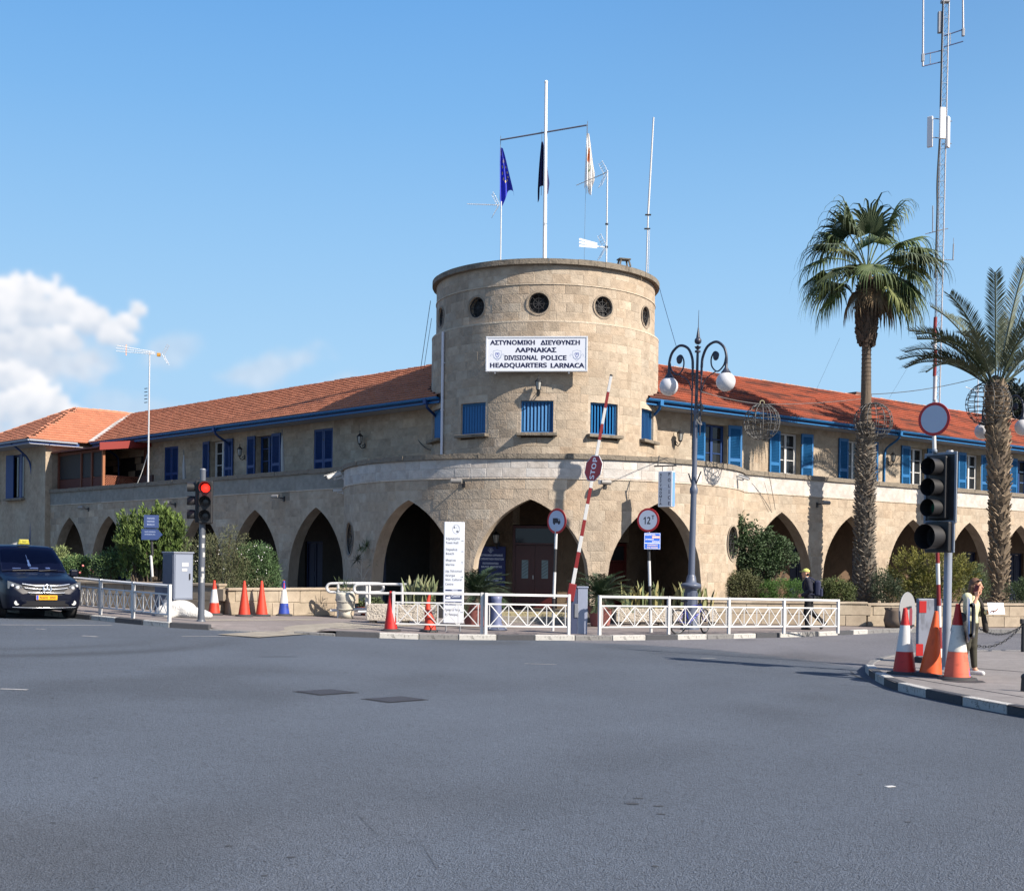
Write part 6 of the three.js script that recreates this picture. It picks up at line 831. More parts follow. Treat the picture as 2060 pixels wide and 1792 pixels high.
// street lamps
const mGlobe = new THREE.MeshPhysicalMaterial({ color: new THREE.Color(0.62, 0.63, 0.66), roughness: 0.3, transmission: 0.25, thickness: 0 });
function streetLamp(label, p, yaw, k, kGlobe) {
  const t = thing('street_lamp', label, 'street lamp', p, yaw); t.userData.group = 'ornamental twin globe street lamps';
  const S = (y) => y * k; const m = M.lampPaint, md = std(lin(44, 48, 62), 0.45);
  part('pedestal', [lathe([[0.3, 0], [0.3, 0.1], [0.24, 0.14], [0.24, 0.42], [0.21, 0.46], [0.2, 1.16], [0.3, 1.2], [0.33, 1.27], [0.3, 1.32], [0.17, 1.36], [0.15, 1.5], [0.11, 1.58]].map(([r, y]) => [r * 0.95, S(y)]), 8)], m, t);
  part('panel', [0, 1, 2, 3].map((i) => box(0.13, S(0.5), 0.02, 0, S(0.82), 0.188).rotateY(PI / 4 * (2 * i + 0.5))), m, t);
  part('post', [lathe([[0.1, 1.55], [0.088, 3.9], [0.12, 3.95], [0.12, 4.06], [0.085, 4.14], [0.08, 4.2], [0.058, 6.2], [0.09, 6.26], [0.09, 6.32], [0.06, 6.36]].map(([r, y]) => [r, S(y)]), 16)], m, t); part('clip', [bar([0.05, S(4.15), 0], [0.26, S(4.55), 0.05], 0.02), bar([-0.05, S(4.15), 0], [-0.16, S(4.5), 0.05], 0.02)], md, t);
  part('spindle', [cyl(0.05, 0.035, S(8.2) - S(6.3), 0, S(6.3), 0, 12), cyl(0.085, 0.085, 0.05, 0, S(8.0), 0, 14), cyl(0.06, 0.1, 0.06, 0, S(8.1), 0, 14), sph(0.105, 0, S(8.33), 0, 16), cyl(0.06, 0.015, S(0.3), 0, S(8.42), 0, 10), cyl(0.012, 0.006, S(0.62), 0, S(8.6), 0, 6)], md, t);
  for (const s of [-1, 1]) { part('side_rod', [cyl(0.022, 0.022, S(2.0), s * 0.15, S(5.6), 0, 8), cyl(0.04, 0.04, 0.04, s * 0.15, S(6.2), 0, 8), box(0.34, 0.03, 0.03, 0, S(7.4) + s * 0.001, 0), cyl(0.042, 0.032, 0.24, s * 0.15, S(7.35), 0, 8)], md, t);
    part('scroll_arm', [tube([[s * 0.15, S(7.55), 0], [s * 0.18, S(7.85), 0], [s * 0.34, S(8.15), 0], [s * 0.62, S(8.25), 0], [s * 0.87, S(8.08), 0], [s * 0.97, S(7.8), 0], [s * 0.97, S(7.5), 0]], 0.04, 40, 8), tube([[s * 0.96, S(7.85), 0], [s * 0.88, S(7.55), 0], [s * 0.68, S(7.4), 0], [s * 0.50, S(7.55), 0], [s * 0.47, S(7.8), 0], [s * 0.58, S(7.97), 0], [s * 0.7, S(7.9), 0], [s * 0.68, S(7.76), 0]], 0.022, 40, 6), new THREE.SphereGeometry(0.1, 14, 10).scale(1, 1.3, 0.35).translate(s * 0.62, S(7.84), 0), tube([[s * 0.17, S(6.9), 0], [s * 0.3, S(7.2), 0], [s * 0.62, S(7.4), 0]], 0.016, 12, 6)], md, t);
    part('globe_holder', lathe([[0.02, 0.28], [0.05, 0.25], [0.04, 0.16], [0.11, 0.05], [0.15, 0.0]].map(([r, y]) => [r, S(7.34) + y]), 14).translate(s * 0.97, 0, 0), md, t); part('globe', sph(kGlobe, s * 0.97, S(7.36) - kGlobe, 0, 28), mGlobe, t); }
  return t;
}
{
  const p = onPave(1388, 1266); const d = -p.z, hTip = at(1406, 632, d).y - p.y; const l = streetLamp('tall blue grey twin globe street lamp with scrolled arms in front of the right arch', p, -0.7, hTip / 9.1, 0.28); l.rotation.order = 'YXZ'; const lean = (at(1406, 632, d).x - p.x) / hTip; l.rotation.set(0, -0.7, 0); l.quaternion.premultiply(new THREE.Quaternion().setFromAxisAngle(new V3(0, 0, 1), -lean));
  const tie = []; reseed(2); for (let i = 0; i < 4; i++) tie.push(tube([[rr(-0.1, 0.1), 0, 0.12], [rr(0.05, 0.2), -0.2, 0.14], [rr(-0.15, 0), -0.45, 0.12], [rr(0, 0.1), -0.7, 0.1], [0, -0.3, -0.1], [rr(-0.1, 0.1), 0, 0.12]], 0.012, 30, 5)); single('wire_bundle', tie, M.wireGrey, 'grey bundle of tied cable on the twin globe street lamp', 'cable', at(1405, 808, d));
  const q = at(2013, 1245, 51.2); q.y = paveY(q.x); const hg = at(2030, 845, 50.6).y - q.y; streetLamp('twin globe street lamp mostly hidden behind the date palm trunk', q, -1.02, hg / 7.34, 0.33);
}
// wire balls
function wireBall(label, c, r, n, sd, half) {
  const t = thing('wire_ball', label, 'decoration', c); t.userData.group = 'wire ball street decorations'; reseed(sd);
  for (let i = 0; i < 7; i++) { const g = new THREE.TorusGeometry(r, 0.012, 5, 40).rotateY(i * PI / 7 + 0.1); part('hoop', g, M.wireGrey, t); }
  const g = []; for (let k = 1; k < n; k++) { const y = Math.cos(PI * k / n) * r, q = Math.sin(PI * k / n) * r; const pts = []; for (let i = 0; i < 26; i++) { const a = i / 26 * 2 * PI; pts.push([q * Math.cos(a) * rr(0.97, 1.03), y + rr(-0.025, 0.025), q * Math.sin(a) * rr(0.97, 1.03)]); } g.push(tube(pts, 0.015, 52, 4, true)); for (let i = 0; i < 18; i++) { const a = rnd() * 2 * PI; g.push(box(0.05, 0.018, 0.018, q * Math.cos(a), y, q * Math.sin(a), rnd() * 3, rnd())); } } part('light_string', g, M.wire, t); return t;
}
{
  const b1 = at(1533, 849, 40.5); wireBall('wire ball decoration hanging from a cable beside the street lamp', b1, 36 / F * 40.5, 9, 4); const top = b1.clone().add(new V3(0, 36 / F * 40.5, 0));
  cable('pale cable from the street lamp to the hanging wire ball', at(1412, 788, 36.8), top, 0.05, 0.012, M.wireGrey); cable('pale cable from the hanging wire ball to the fan palm', top, at(1733, 802, 46), 0.06, 0.01, M.wireGrey); single('hanger_hook', [new THREE.TorusGeometry(0.07, 0.016, 6, 16), cyl(0.03, 0.03, 0.1, 0, -0.15, 0, 8)], std([0.3, 0.27, 0.16], 0.6), 'small brass hook on top of the hanging wire ball', 'hook', [top.x, top.y + 0.05, top.z]);
  wireBall('wire ball decoration wrapped round the fan palm trunk', at(1757, 848, 46.1), 0.7, 12, 5); wireBall('wire ball decoration wrapped round the date palm trunk', at(1990, 812, 50), 0.88, 14, 6);
}
// chain posts at the right
{
  const p = onPave(2059, 1312), d = -p.z, k = d / F, t = thing('chain_post', 'short dark post holding a chain at the right edge of the island', 'bollard', p); part('post', [cyl(0.05, 0.045, 60 * k, 0, 0, 0, 12)], M.iron, t); part('cap', [rbox(0.13, 0.12, 0.13, 0.02, 0, 62 * k, 0)], M.black, t);
  const chain = (label, a, b, s) => { const pts = sag(a, b, s, 40), c = new THREE.CatmullRomCurve3(pts), n = Math.round(c.getLength() / 0.075), g = []; for (let i = 0; i < n; i++) { const q = c.getPointAt((i + 0.5) / n), tg = c.getTangentAt((i + 0.5) / n); const l = new THREE.TorusGeometry(0.028, 0.009, 5, 10).scale(1.5, 1, 1); l.rotateX(i % 2 ? PI / 2 : 0.2); l.applyQuaternion(new THREE.Quaternion().setFromUnitVectors(new V3(1, 0, 0), tg)); l.translate(q.x, q.y, q.z); g.push(l); } single('chain', g, M.iron, label, 'chain', [0, 0, 0]); };
  const top = p.clone().add(new V3(0, 58 * k, 0)); chain('black sagging chain from the traffic light post to the right edge', at(1912, 1258, d - 0.6), top, 0.52); chain('second black chain behind the woman, farther from the road', at(1968, 1262, d + 5), at(2062, 1254, d + 6.5), 0.25);
  const q = onPave(2062, 1392), u = thing('chain_post', 'low black stump cut off by the right edge on the island', 'bollard', q); part('post', cyl(0.06, 0.05, 30 / F * -q.z, 0, 0, 0, 12), M.iron, u); part('cap', sph(0.06, 0, 30 / F * -q.z, 0, 10), M.iron, u);
}
// radio mast
{
  const d = 64, b = at(1883, 806, d), t = thing('radio_mast', 'tall lattice radio mast with antennas rising behind the right wing', 'mast', [b.x, 0, b.z]), X = (px, py) => at(px, py, d).x - b.x, Y = (py) => at(1885, py, d).y, y0 = 3, y1 = Y(-60), ax = (y) => (y - b.y) * 0.0115, r = 0.2;
  const leg = (a, y) => [ax(y) + r * Math.cos(a), y, r * Math.sin(a)], A = [0.15, 0.15 + 2.094, 0.15 + 4.188]; const pale = std([0.40, 0.39, 0.40], 0.45, { metalness: 0.2 });
  A.forEach((a, i) => part('leg', bar(leg(a, y0), leg(a, y1), i === 0 ? 0.036 : 0.022, i === 0 ? 0.036 : 0.022, 8), i === 0 ? pale : M.galv, t));
  const lat = []; let k = 0; for (let y = y0; y < y1 - 0.4; y += 0.42, k++) for (let i = 0; i < 3; i++) { lat.push(bar(leg(A[i], y), leg(A[(i + 1) % 3], y + 0.42), 0.008, 0.008, 5)); if (k % 2) lat.push(bar(leg(A[i], y), leg(A[(i + 1) % 3], y), 0.009, 0.009, 5)); } part('lattice', lat, M.galv, t);
  for (const [i, [a, c]] of [[960, 806], [806, 758], [758, 706], [706, 680], [680, 640]].entries()) part('painted_section', bar([X(1878, a) - 0.02, Y(a), 0.26], [X(1880, c) - 0.02, Y(c), 0.26], 0.09, 0.09, 12), [M.white, M.white, M.redDull, M.white, M.redDull][i], t);
  part('cable_run', tube([[ax(Y(560)) - 0.22, Y(560), 0.1], [ax(Y(420)) - 0.2, Y(420), 0.12], [ax(Y(370)) - 0.23, Y(370), 0.12], [ax(Y(250)) - 0.14, Y(250), 0.12], [ax(Y(100)) - 0.16, Y(100), 0.12], [ax(Y(-40)) - 0.1, Y(-40), 0.12]], 0.04, 50, 6), M.wire, t);
  const panel = (px, yA, yB, w, z, ry) => part('panel_antenna', rbox(w, Y(yA) - Y(yB), 0.14, 0.03, X(px, (yA + yB) / 2), (Y(yA) + Y(yB)) / 2, z, ry), std([0.70, 0.69, 0.68], 0.45), t); panel(1873, 233, 295, 0.28, -0.1, -0.7); panel(1891, 222, 285, 0.3, 0.42, 0.1); panel(1907, 235, 297, 0.3, 0.05, 0.9);
  part('antenna_bracket', [[240, -0.45], [278, -0.45], [245, 0.5], [290, 0.5]].map(([y, x]) => bar([ax(Y(y)), Y(y), 0], [ax(Y(y)) + x, Y(y) + 0.05, 0], 0.025)), M.galv, t);
  const whip = (px0, pyb, px1, armY, arms) => { part('whip_antenna', bar([X(px0, pyb), Y(pyb), 0.1], [X(px1, -60), Y(-60), 0.1], 0.055, 0.04, 10), pale, t); part('arm', arms.map(([y, dy]) => bar([X(px0, pyb), Y(y), 0.1], [ax(Y(y + dy)), Y(y + dy), 0], 0.03)), std(lin(56, 66, 104), 0.5), t); part('clamp', [rbox(0.14, 0.4, 0.14, 0.02, X(px0, armY), Y(armY), 0.1), bar([X((px0 + 1887) / 2, armY), Y(arms[0][0] + arms[0][1] / 2), 0.05], [X((px0 + 1887) / 2, armY), Y(arms[1][0] + arms[1][1] / 2), 0.05], 0.02)], M.galv, t); };
  whip(1856, 135, 1857, 118, [[112, -12], [135, -12]]); whip(1937, 72, 1936, 66, [[60, 12], [84, 10]]);
  part('small_aerial', [bar([ax(Y(520)), Y(523), 0], [X(1919, 522), Y(522), 0], 0.02), bar([X(1918, 522), Y(522), 0], [X(1919, 490), Y(490), 0], 0.035), bar([X(1919, 490), Y(490), 0], [X(1919, 478), Y(478), 0], 0.012)], M.galv, t); part('dipole_rod', [bar([X(1862, 471), Y(471), 0], [X(1908, 459), Y(459), 0], 0.022), bar([X(1876, 445), Y(468), 0.1], [X(1876, 420), Y(415), 0.1], 0.03)], M.galv, t); part('lamp_cap', [box(0.4, 0.14, 0.3, ax(Y(2)), Y(2), 0), rbox(0.2, 1.1, 0.2, 0.03, ax(Y(45)) - 0.25, Y(45), 0)], M.galv, t);
  const q = at(1968, 800, 66), v = thing('tv_aerial', 'faint thin television aerial far behind the date palm', 'aerial', [q.x, 8, q.z]); part('mast', cyl(0.03, 0.025, at(1965, 735, 66).y - 8, 0, 0, 0, 6), mAl, v); yagi(v, new V3(0.3, at(1965, 745, 66).y - 8, 0), new V3(-1, 0.02, 0.2), 1.3, 8, 0.4); yagi(v, new V3(0.2, at(1965, 790, 66).y - 8, 0), new V3(-1, 0.3, 0.2), 1.0, 6, 0.5);
  const c = fwd(wings.right, 19.6, 0, -9.6), ch = thing('chimney', 'brown brick chimney on the right roof half hidden behind the date palm', 'chimney', c, wings.right.ry); const cy0 = 8.2, cy1 = at(1975, 800, -c.z).y; part('stack', metric(box(1.1, cy1 - cy0, 0.9, 0, (cy0 + cy1) / 2, 0)), std(lin(128, 88, 72), 0.9, { map: dirtMap }), ch); part('crown', [box(1.35, 0.16, 1.15, 0, cy1 - 0.25, 0), box(1.3, 0.14, 1.1, 0, cy1 + 0.05, 0), box(1.0, 0.3, 0.8, 0, cy1 - 0.1, 0)], std(lin(100, 66, 56), 0.9), ch);
}
// ---------- plants ----------
const leafMat = (c, tr = 0.18) => new THREE.MeshPhysicalMaterial({ color: new THREE.Color().setRGB(...c.map((v) => v * 0.86)), roughness: 0.75, transmission: tr, thickness: 0, side: THREE.DoubleSide });
const leafGeo = (l, w, fold = 0.25) => { const p = [[0, 0, 0], [w / 2, l * 0.45, -fold * w], [0, l, 0], [0, l * 0.45, 0], [-w / 2, l * 0.45, -fold * w]], idx = [[0, 1, 3], [1, 2, 3], [0, 3, 4], [3, 2, 4]]; return geo(idx.flat().flatMap((i) => p[i]), idx.flat().flatMap((i) => [p[i][0] / w + 0.5, p[i][1] / l]), 0); };
// foliage: leaves spread in clumps through ellipsoids [x, y, z, rx, ry, rz]
function foliage(parent, blobs, n, lg, mat, tone, sd, o = {}) {
  reseed(sd); const vol = blobs.map((b) => b[3] * b[4] + b[4] * b[5] + b[3] * b[5]), tot = vol.reduce((a, b) => a + b, 0), ms = [], cs = [], q = new THREE.Quaternion(), up = new V3(0, 1, 0);
  blobs.forEach((b, bi) => {
    const cl = Math.max(4, Math.round((n * vol[bi] / tot) / (o.per || 22)));
    for (let c = 0; c < cl; c++) {
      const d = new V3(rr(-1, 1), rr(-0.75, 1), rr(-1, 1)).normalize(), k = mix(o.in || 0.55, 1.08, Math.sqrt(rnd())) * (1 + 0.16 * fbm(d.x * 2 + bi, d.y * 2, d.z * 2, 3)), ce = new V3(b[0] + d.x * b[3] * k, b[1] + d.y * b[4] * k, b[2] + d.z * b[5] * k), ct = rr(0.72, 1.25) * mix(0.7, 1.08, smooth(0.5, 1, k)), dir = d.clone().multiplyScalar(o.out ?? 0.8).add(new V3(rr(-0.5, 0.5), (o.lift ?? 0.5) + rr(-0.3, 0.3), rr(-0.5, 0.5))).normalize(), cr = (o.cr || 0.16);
      for (let i = 0; i < (o.per || 22); i++) {
        const p = ce.clone().add(o.spray ? dir.clone().multiplyScalar(rr(-1, 1) * cr * 1.5).add(new V3(rr(-1, 1), rr(-1, 1), rr(-1, 1)).multiplyScalar(cr * 0.35)) : new V3(rr(-1, 1), rr(-1, 1), rr(-1, 1)).multiplyScalar(cr));
        const ld = dir.clone().add(new V3(rr(-1, 1), rr(-1, 1), rr(-1, 1)).multiplyScalar(o.spread ?? 0.9)).normalize(), s = rr(0.65, 1.25); q.setFromUnitVectors(up, ld); q.multiply(new THREE.Quaternion().setFromAxisAngle(up, rnd() * 6.28));
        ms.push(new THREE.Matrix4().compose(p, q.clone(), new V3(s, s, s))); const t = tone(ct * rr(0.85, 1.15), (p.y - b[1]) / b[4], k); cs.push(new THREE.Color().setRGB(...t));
      }
    }
  });
  const im = new THREE.InstancedMesh(lg, mat, ms.length); im.name = o.name || 'foliage'; im.userData.kind = 'stuff'; im.castShadow = im.receiveShadow = true; ms.forEach((m, i) => { im.setMatrixAt(i, m); im.setColorAt(i, cs[i]); }); parent.add(im); return im;
}
const stems = (parent, list, m = M.trunk, name = 'stem') => part(name, list.map(([a, b, r0, r1]) => bar(a, b, r0, r1, 7)), m, parent);
function shrub(name, label, cat, c, blobs, n, lg, col, sd, o = {}) {   // blobs relative to the base c, in metres
  const t = thing(name, label, cat, c); const st = []; reseed(sd + 1); for (const b of blobs) for (let i = 0; i < 4; i++) st.push([[b[0] * 0.3 + rr(-0.1, 0.1), 0, b[2] * 0.3 + rr(-0.1, 0.1)], [b[0] + rr(-0.5, 0.5) * b[3], b[1] + rr(-0.2, 0.5) * b[4], b[2] + rr(-0.5, 0.5) * b[5]], 0.03, 0.008]); stems(t, st);
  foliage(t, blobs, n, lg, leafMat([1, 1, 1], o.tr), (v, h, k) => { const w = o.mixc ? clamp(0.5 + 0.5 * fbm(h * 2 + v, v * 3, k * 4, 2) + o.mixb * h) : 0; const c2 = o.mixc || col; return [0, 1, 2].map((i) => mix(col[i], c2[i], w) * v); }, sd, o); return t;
}
const baseAt = (px, d) => { const p = at(px, 1150, d); p.y = paveY(p.x); return p; };
const blobPx = (c, d, list) => list.map(([px, py, rx, ry, dz = 0, rz]) => { const k = d / F, q = at(px, py, d).sub(c); return [q.x, q.y, dz, rx * k, ry * k, (rz || rx * 0.8) * k]; });
{
  let d = 40.5, c = baseAt(118, d); shrub('shrub', 'pale green feathery shrub just behind the dark van roof edge', 'shrub', c, blobPx(c, d, [[118, 1122, 16, 20], [132, 1132, 16, 18]]), 1400, leafGeo(0.11, 0.03), [0.22, 0.27, 0.10], 201, { lift: 0.9, cr: 0.12 });
  d = 40; c = baseAt(165, d); shrub('shrub', 'dark green rounded rose shrub with pink blooms right of the van', 'shrub', c, blobPx(c, d, [[150, 1143, 24, 20], [175, 1140, 20, 18]]), 2600, leafGeo(0.075, 0.045), [0.06, 0.12, 0.03], 202, {}); const ros = scene.children[scene.children.length - 1]; reseed(7); for (const [x, y] of [[166, 1138], [181, 1146], [160, 1152], [188, 1150]]) { const q = at(x, y, d - 0.45).sub(c); part('rose', sph(0.038, q.x, q.y, q.z, 8), std(lin(206, 120, 116), 0.8), ros); }
  d = 39.2; c = baseAt(215, d); shrub('shrub', 'loose mid green shrub between the rose shrub and the bright green bush', 'shrub', c, blobPx(c, d, [[212, 1142, 24, 24], [228, 1128, 12, 20]]), 2400, leafGeo(0.09, 0.04), [0.07, 0.13, 0.035], 203, { lift: 0.7 });
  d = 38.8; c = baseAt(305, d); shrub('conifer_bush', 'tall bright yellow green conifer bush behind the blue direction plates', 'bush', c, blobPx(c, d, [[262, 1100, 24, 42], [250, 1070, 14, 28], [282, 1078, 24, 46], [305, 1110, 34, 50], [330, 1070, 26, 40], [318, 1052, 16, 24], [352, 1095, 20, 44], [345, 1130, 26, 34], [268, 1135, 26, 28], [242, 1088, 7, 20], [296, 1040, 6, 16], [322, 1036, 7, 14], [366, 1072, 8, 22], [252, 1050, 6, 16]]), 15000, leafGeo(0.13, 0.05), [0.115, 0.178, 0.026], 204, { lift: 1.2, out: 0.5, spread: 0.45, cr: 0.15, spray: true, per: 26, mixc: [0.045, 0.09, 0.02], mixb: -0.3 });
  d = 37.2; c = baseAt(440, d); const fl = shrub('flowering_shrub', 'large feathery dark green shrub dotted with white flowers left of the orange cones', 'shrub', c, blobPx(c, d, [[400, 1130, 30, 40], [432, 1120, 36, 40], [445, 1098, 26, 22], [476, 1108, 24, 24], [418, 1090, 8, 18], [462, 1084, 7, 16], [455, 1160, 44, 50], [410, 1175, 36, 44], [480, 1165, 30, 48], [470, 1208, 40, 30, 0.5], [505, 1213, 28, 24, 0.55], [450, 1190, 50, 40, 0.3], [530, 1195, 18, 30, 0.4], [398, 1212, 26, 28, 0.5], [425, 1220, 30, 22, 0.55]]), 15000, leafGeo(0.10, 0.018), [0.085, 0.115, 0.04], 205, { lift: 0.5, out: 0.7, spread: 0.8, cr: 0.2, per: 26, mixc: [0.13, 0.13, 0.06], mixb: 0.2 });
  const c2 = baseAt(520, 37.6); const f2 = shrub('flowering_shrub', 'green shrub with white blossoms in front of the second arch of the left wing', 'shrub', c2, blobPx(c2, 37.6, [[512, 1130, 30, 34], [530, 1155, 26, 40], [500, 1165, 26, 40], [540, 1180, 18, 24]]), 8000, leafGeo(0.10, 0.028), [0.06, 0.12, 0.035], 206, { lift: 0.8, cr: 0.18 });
  reseed(55); const flw = (par, cc, dd, x0, x1, y0, y1, n) => { const g = []; for (let i = 0; i < n; i++) { const q = at(rr(x0, x1), rr(y0, y1), dd - rr(0.3, 0.75)).sub(cc); for (let k = 0; k < 5; k++) g.push(new THREE.CircleGeometry(0.007, 6).translate(0.007 * Math.cos(k * 1.257), 0.007 * Math.sin(k * 1.257), 0).rotateX(-0.3).translate(q.x, q.y, q.z)); } const o = part('blossom', g, std([0.72, 0.70, 0.68], 0.8), par); o.userData.kind = 'stuff'; }; flw(f2, c2, 37.6, 490, 552, 1095, 1175, 16); flw(fl, c, 37.2, 380, 540, 1095, 1235, 30);
  // right side
  d = 43.6; c = baseAt(1510, d); shrub('climbing_shrub', 'tall dark leafy climbing shrub against the first arch of the right wing', 'shrub', c, blobPx(c, d, [[1478, 1075, 18, 30], [1492, 1055, 14, 20], [1505, 1110, 36, 34], [1545, 1100, 28, 28], [1570, 1112, 20, 26], [1530, 1140, 44, 30], [1487, 1110, 26, 40], [1482, 1048, 6, 14], [1560, 1140, 22, 16], [1512, 1068, 5, 16], [1535, 1072, 12, 14], [1582, 1100, 9, 8], [1462, 1085, 8, 12], [1590, 1128, 12, 8]]), 11500, leafGeo(0.10, 0.06), [0.04, 0.082, 0.022], 207, { lift: 0.2, cr: 0.17, in: 0.35 });
  d = 42.6; c = baseAt(1480, d); shrub('hedge', 'olive brown leafy hedge below the climbing shrub', 'hedge', c, blobPx(c, d, [[1462, 1185, 26, 26], [1495, 1182, 28, 30], [1520, 1188, 18, 22]]), 6500, leafGeo(0.07, 0.035), [0.085, 0.095, 0.03], 208, { cr: 0.12 });
  d = 42.6; c = baseAt(1572, d); shrub('hedge', 'clipped bright green hedge behind the walking man', 'hedge', c, blobPx(c, d, [[1545, 1190, 18, 20], [1572, 1189, 22, 20], [1600, 1190, 20, 20]]), 7500, leafGeo(0.055, 0.02), [0.06, 0.15, 0.015], 209, { cr: 0.1, lift: 1.0, in: 0.7 });
  d = 43.2; c = baseAt(1684, d); shrub('shrub', 'round yellow green shrub between the walking man and the fan palm', 'shrub', c, blobPx(c, d, [[1680, 1188, 27, 23], [1700, 1192, 18, 20], [1664, 1194, 16, 18]]), 5500, leafGeo(0.075, 0.035), [0.125, 0.15, 0.03], 210, { cr: 0.12, mixc: [0.05, 0.08, 0.02], mixb: 0 });
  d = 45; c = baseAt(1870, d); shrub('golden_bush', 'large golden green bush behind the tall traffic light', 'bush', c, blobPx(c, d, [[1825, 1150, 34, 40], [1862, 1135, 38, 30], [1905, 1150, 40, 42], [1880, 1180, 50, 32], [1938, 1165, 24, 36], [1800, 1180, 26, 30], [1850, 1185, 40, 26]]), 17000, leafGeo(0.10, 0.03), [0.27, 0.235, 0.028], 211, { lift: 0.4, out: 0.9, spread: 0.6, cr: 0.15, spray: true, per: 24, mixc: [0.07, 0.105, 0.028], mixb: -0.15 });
  d = 44.6; c = baseAt(1785, d); shrub('shrub', 'dark grey green low shrub between the fan palm and the golden bush', 'shrub', c, blobPx(c, d, [[1775, 1182, 16, 30], [1790, 1190, 22, 24]]), 3800, leafGeo(0.11, 0.022), [0.05, 0.075, 0.032], 212, { lift: 0.6 });
  d = 47; c = baseAt(1968, d); shrub('shrub', 'green wispy shrub left of the date palm foot', 'shrub', c, blobPx(c, d, [[1962, 1170, 16, 32], [1975, 1185, 14, 26]]), 2400, leafGeo(0.13, 0.02), [0.10, 0.14, 0.05], 213, { lift: 0.9 });
  d = 46.5; c = baseAt(2055, d); shrub('shrub', 'dark spiky shrub at the right edge behind the garden wall', 'shrub', c, blobPx(c, d, [[2048, 1196, 20, 18], [2078, 1190, 24, 22]]), 3000, leafGeo(0.16, 0.02), [0.045, 0.085, 0.025], 214, { lift: 1.0, out: 1.2 });
  // trees far behind the right wing
  const tree = (label, px, d, blobs, n, lg, col, sd, o) => { const b = at(px, 1100, d); b.y = 0; const t = thing('tree', label, 'tree', b); const bl = blobs.map(([x, y, rx, ry]) => { const q = at(x, y, d).sub(b), k = d / F; return [q.x, q.y, rr(-0.5, 0.5), rx * k, ry * k, rx * k]; }); part('trunk', bar([0, 0, 0], [bl[0][0], bl[0][1] + bl[0][4] * 0.5, 0], 0.25, 0.06, 10), M.trunk, t); foliage(t, bl, n, lg, leafMat([1, 1, 1], 0.1), (v) => col.map((q) => q * v), sd, { name: 'crown', cr: 0.4, per: 24, ...o }); };
  tree('dark conifer behind the right wing at the right edge', 2043, 72, [[2040, 835, 18, 46], [2036, 800, 9, 24], [2050, 850, 20, 40], [2025, 850, 8, 26], [2060, 830, 14, 30]], 3600, leafGeo(0.34, 0.12), [0.012, 0.022, 0.014], 215, { lift: 0.3 }); tree('pale green tree beyond the conifer at the right edge', 2062, 90, [[2066, 835, 22, 22], [2075, 850, 26, 26]], 1500, leafGeo(0.3, 0.16), [0.09, 0.15, 0.04], 216, {});
}
// pinnate frond along a curve: rachis and two rows of leaflets
function pinnate(path, n, len, wid, o = {}) {
  const c = new THREE.CatmullRomCurve3(path), g = [new THREE.TubeGeometry(c, 20, o.r || 0.02, 5)], pos = [], uv = []; const up = new V3(0, 1, 0);
  for (let i = 0; i < n; i++) {
    const t = mix(o.t0 ?? 0.15, 1, (i + 0.5) / n), p = c.getPointAt(t), tg = c.getTangentAt(t), side = new V3().crossVectors(tg, up).normalize(), nn = new V3().crossVectors(side, tg).normalize(), L = len * (0.45 + 0.55 * Math.sin(PI * clamp(mix(0.12, 0.98, (i / n)), 0, 1)) ** 0.7);
    for (const s of [-1, 1]) {
      const d = side.clone().multiplyScalar(s * (o.sp ?? 0.75)).addScaledVector(tg, (o.fw ?? 0.75) + rr(-0.1, 0.1)).addScaledVector(nn, (o.v ?? 0.4) + rr(-0.15, 0.15)).normalize(), e = p.clone().addScaledVector(d, L * 0.55), f = p.clone().addScaledVector(d, L); f.y -= L * (o.droop ?? 0.1); const w = new V3().crossVectors(d, nn).normalize().multiplyScalar(wid / 2);
      const A = p.clone().addScaledVector(w, 0.5), B = p.clone().addScaledVector(w, -0.5), C = e.clone().add(w), D = e.clone().sub(w); for (const q of [A, B, D, A, D, C, C, D, f]) { pos.push(q.x, q.y, q.z); uv.push(0, 0); }
    }
  }
  g.push(geo(pos, uv, 0)); return merge(g);
}
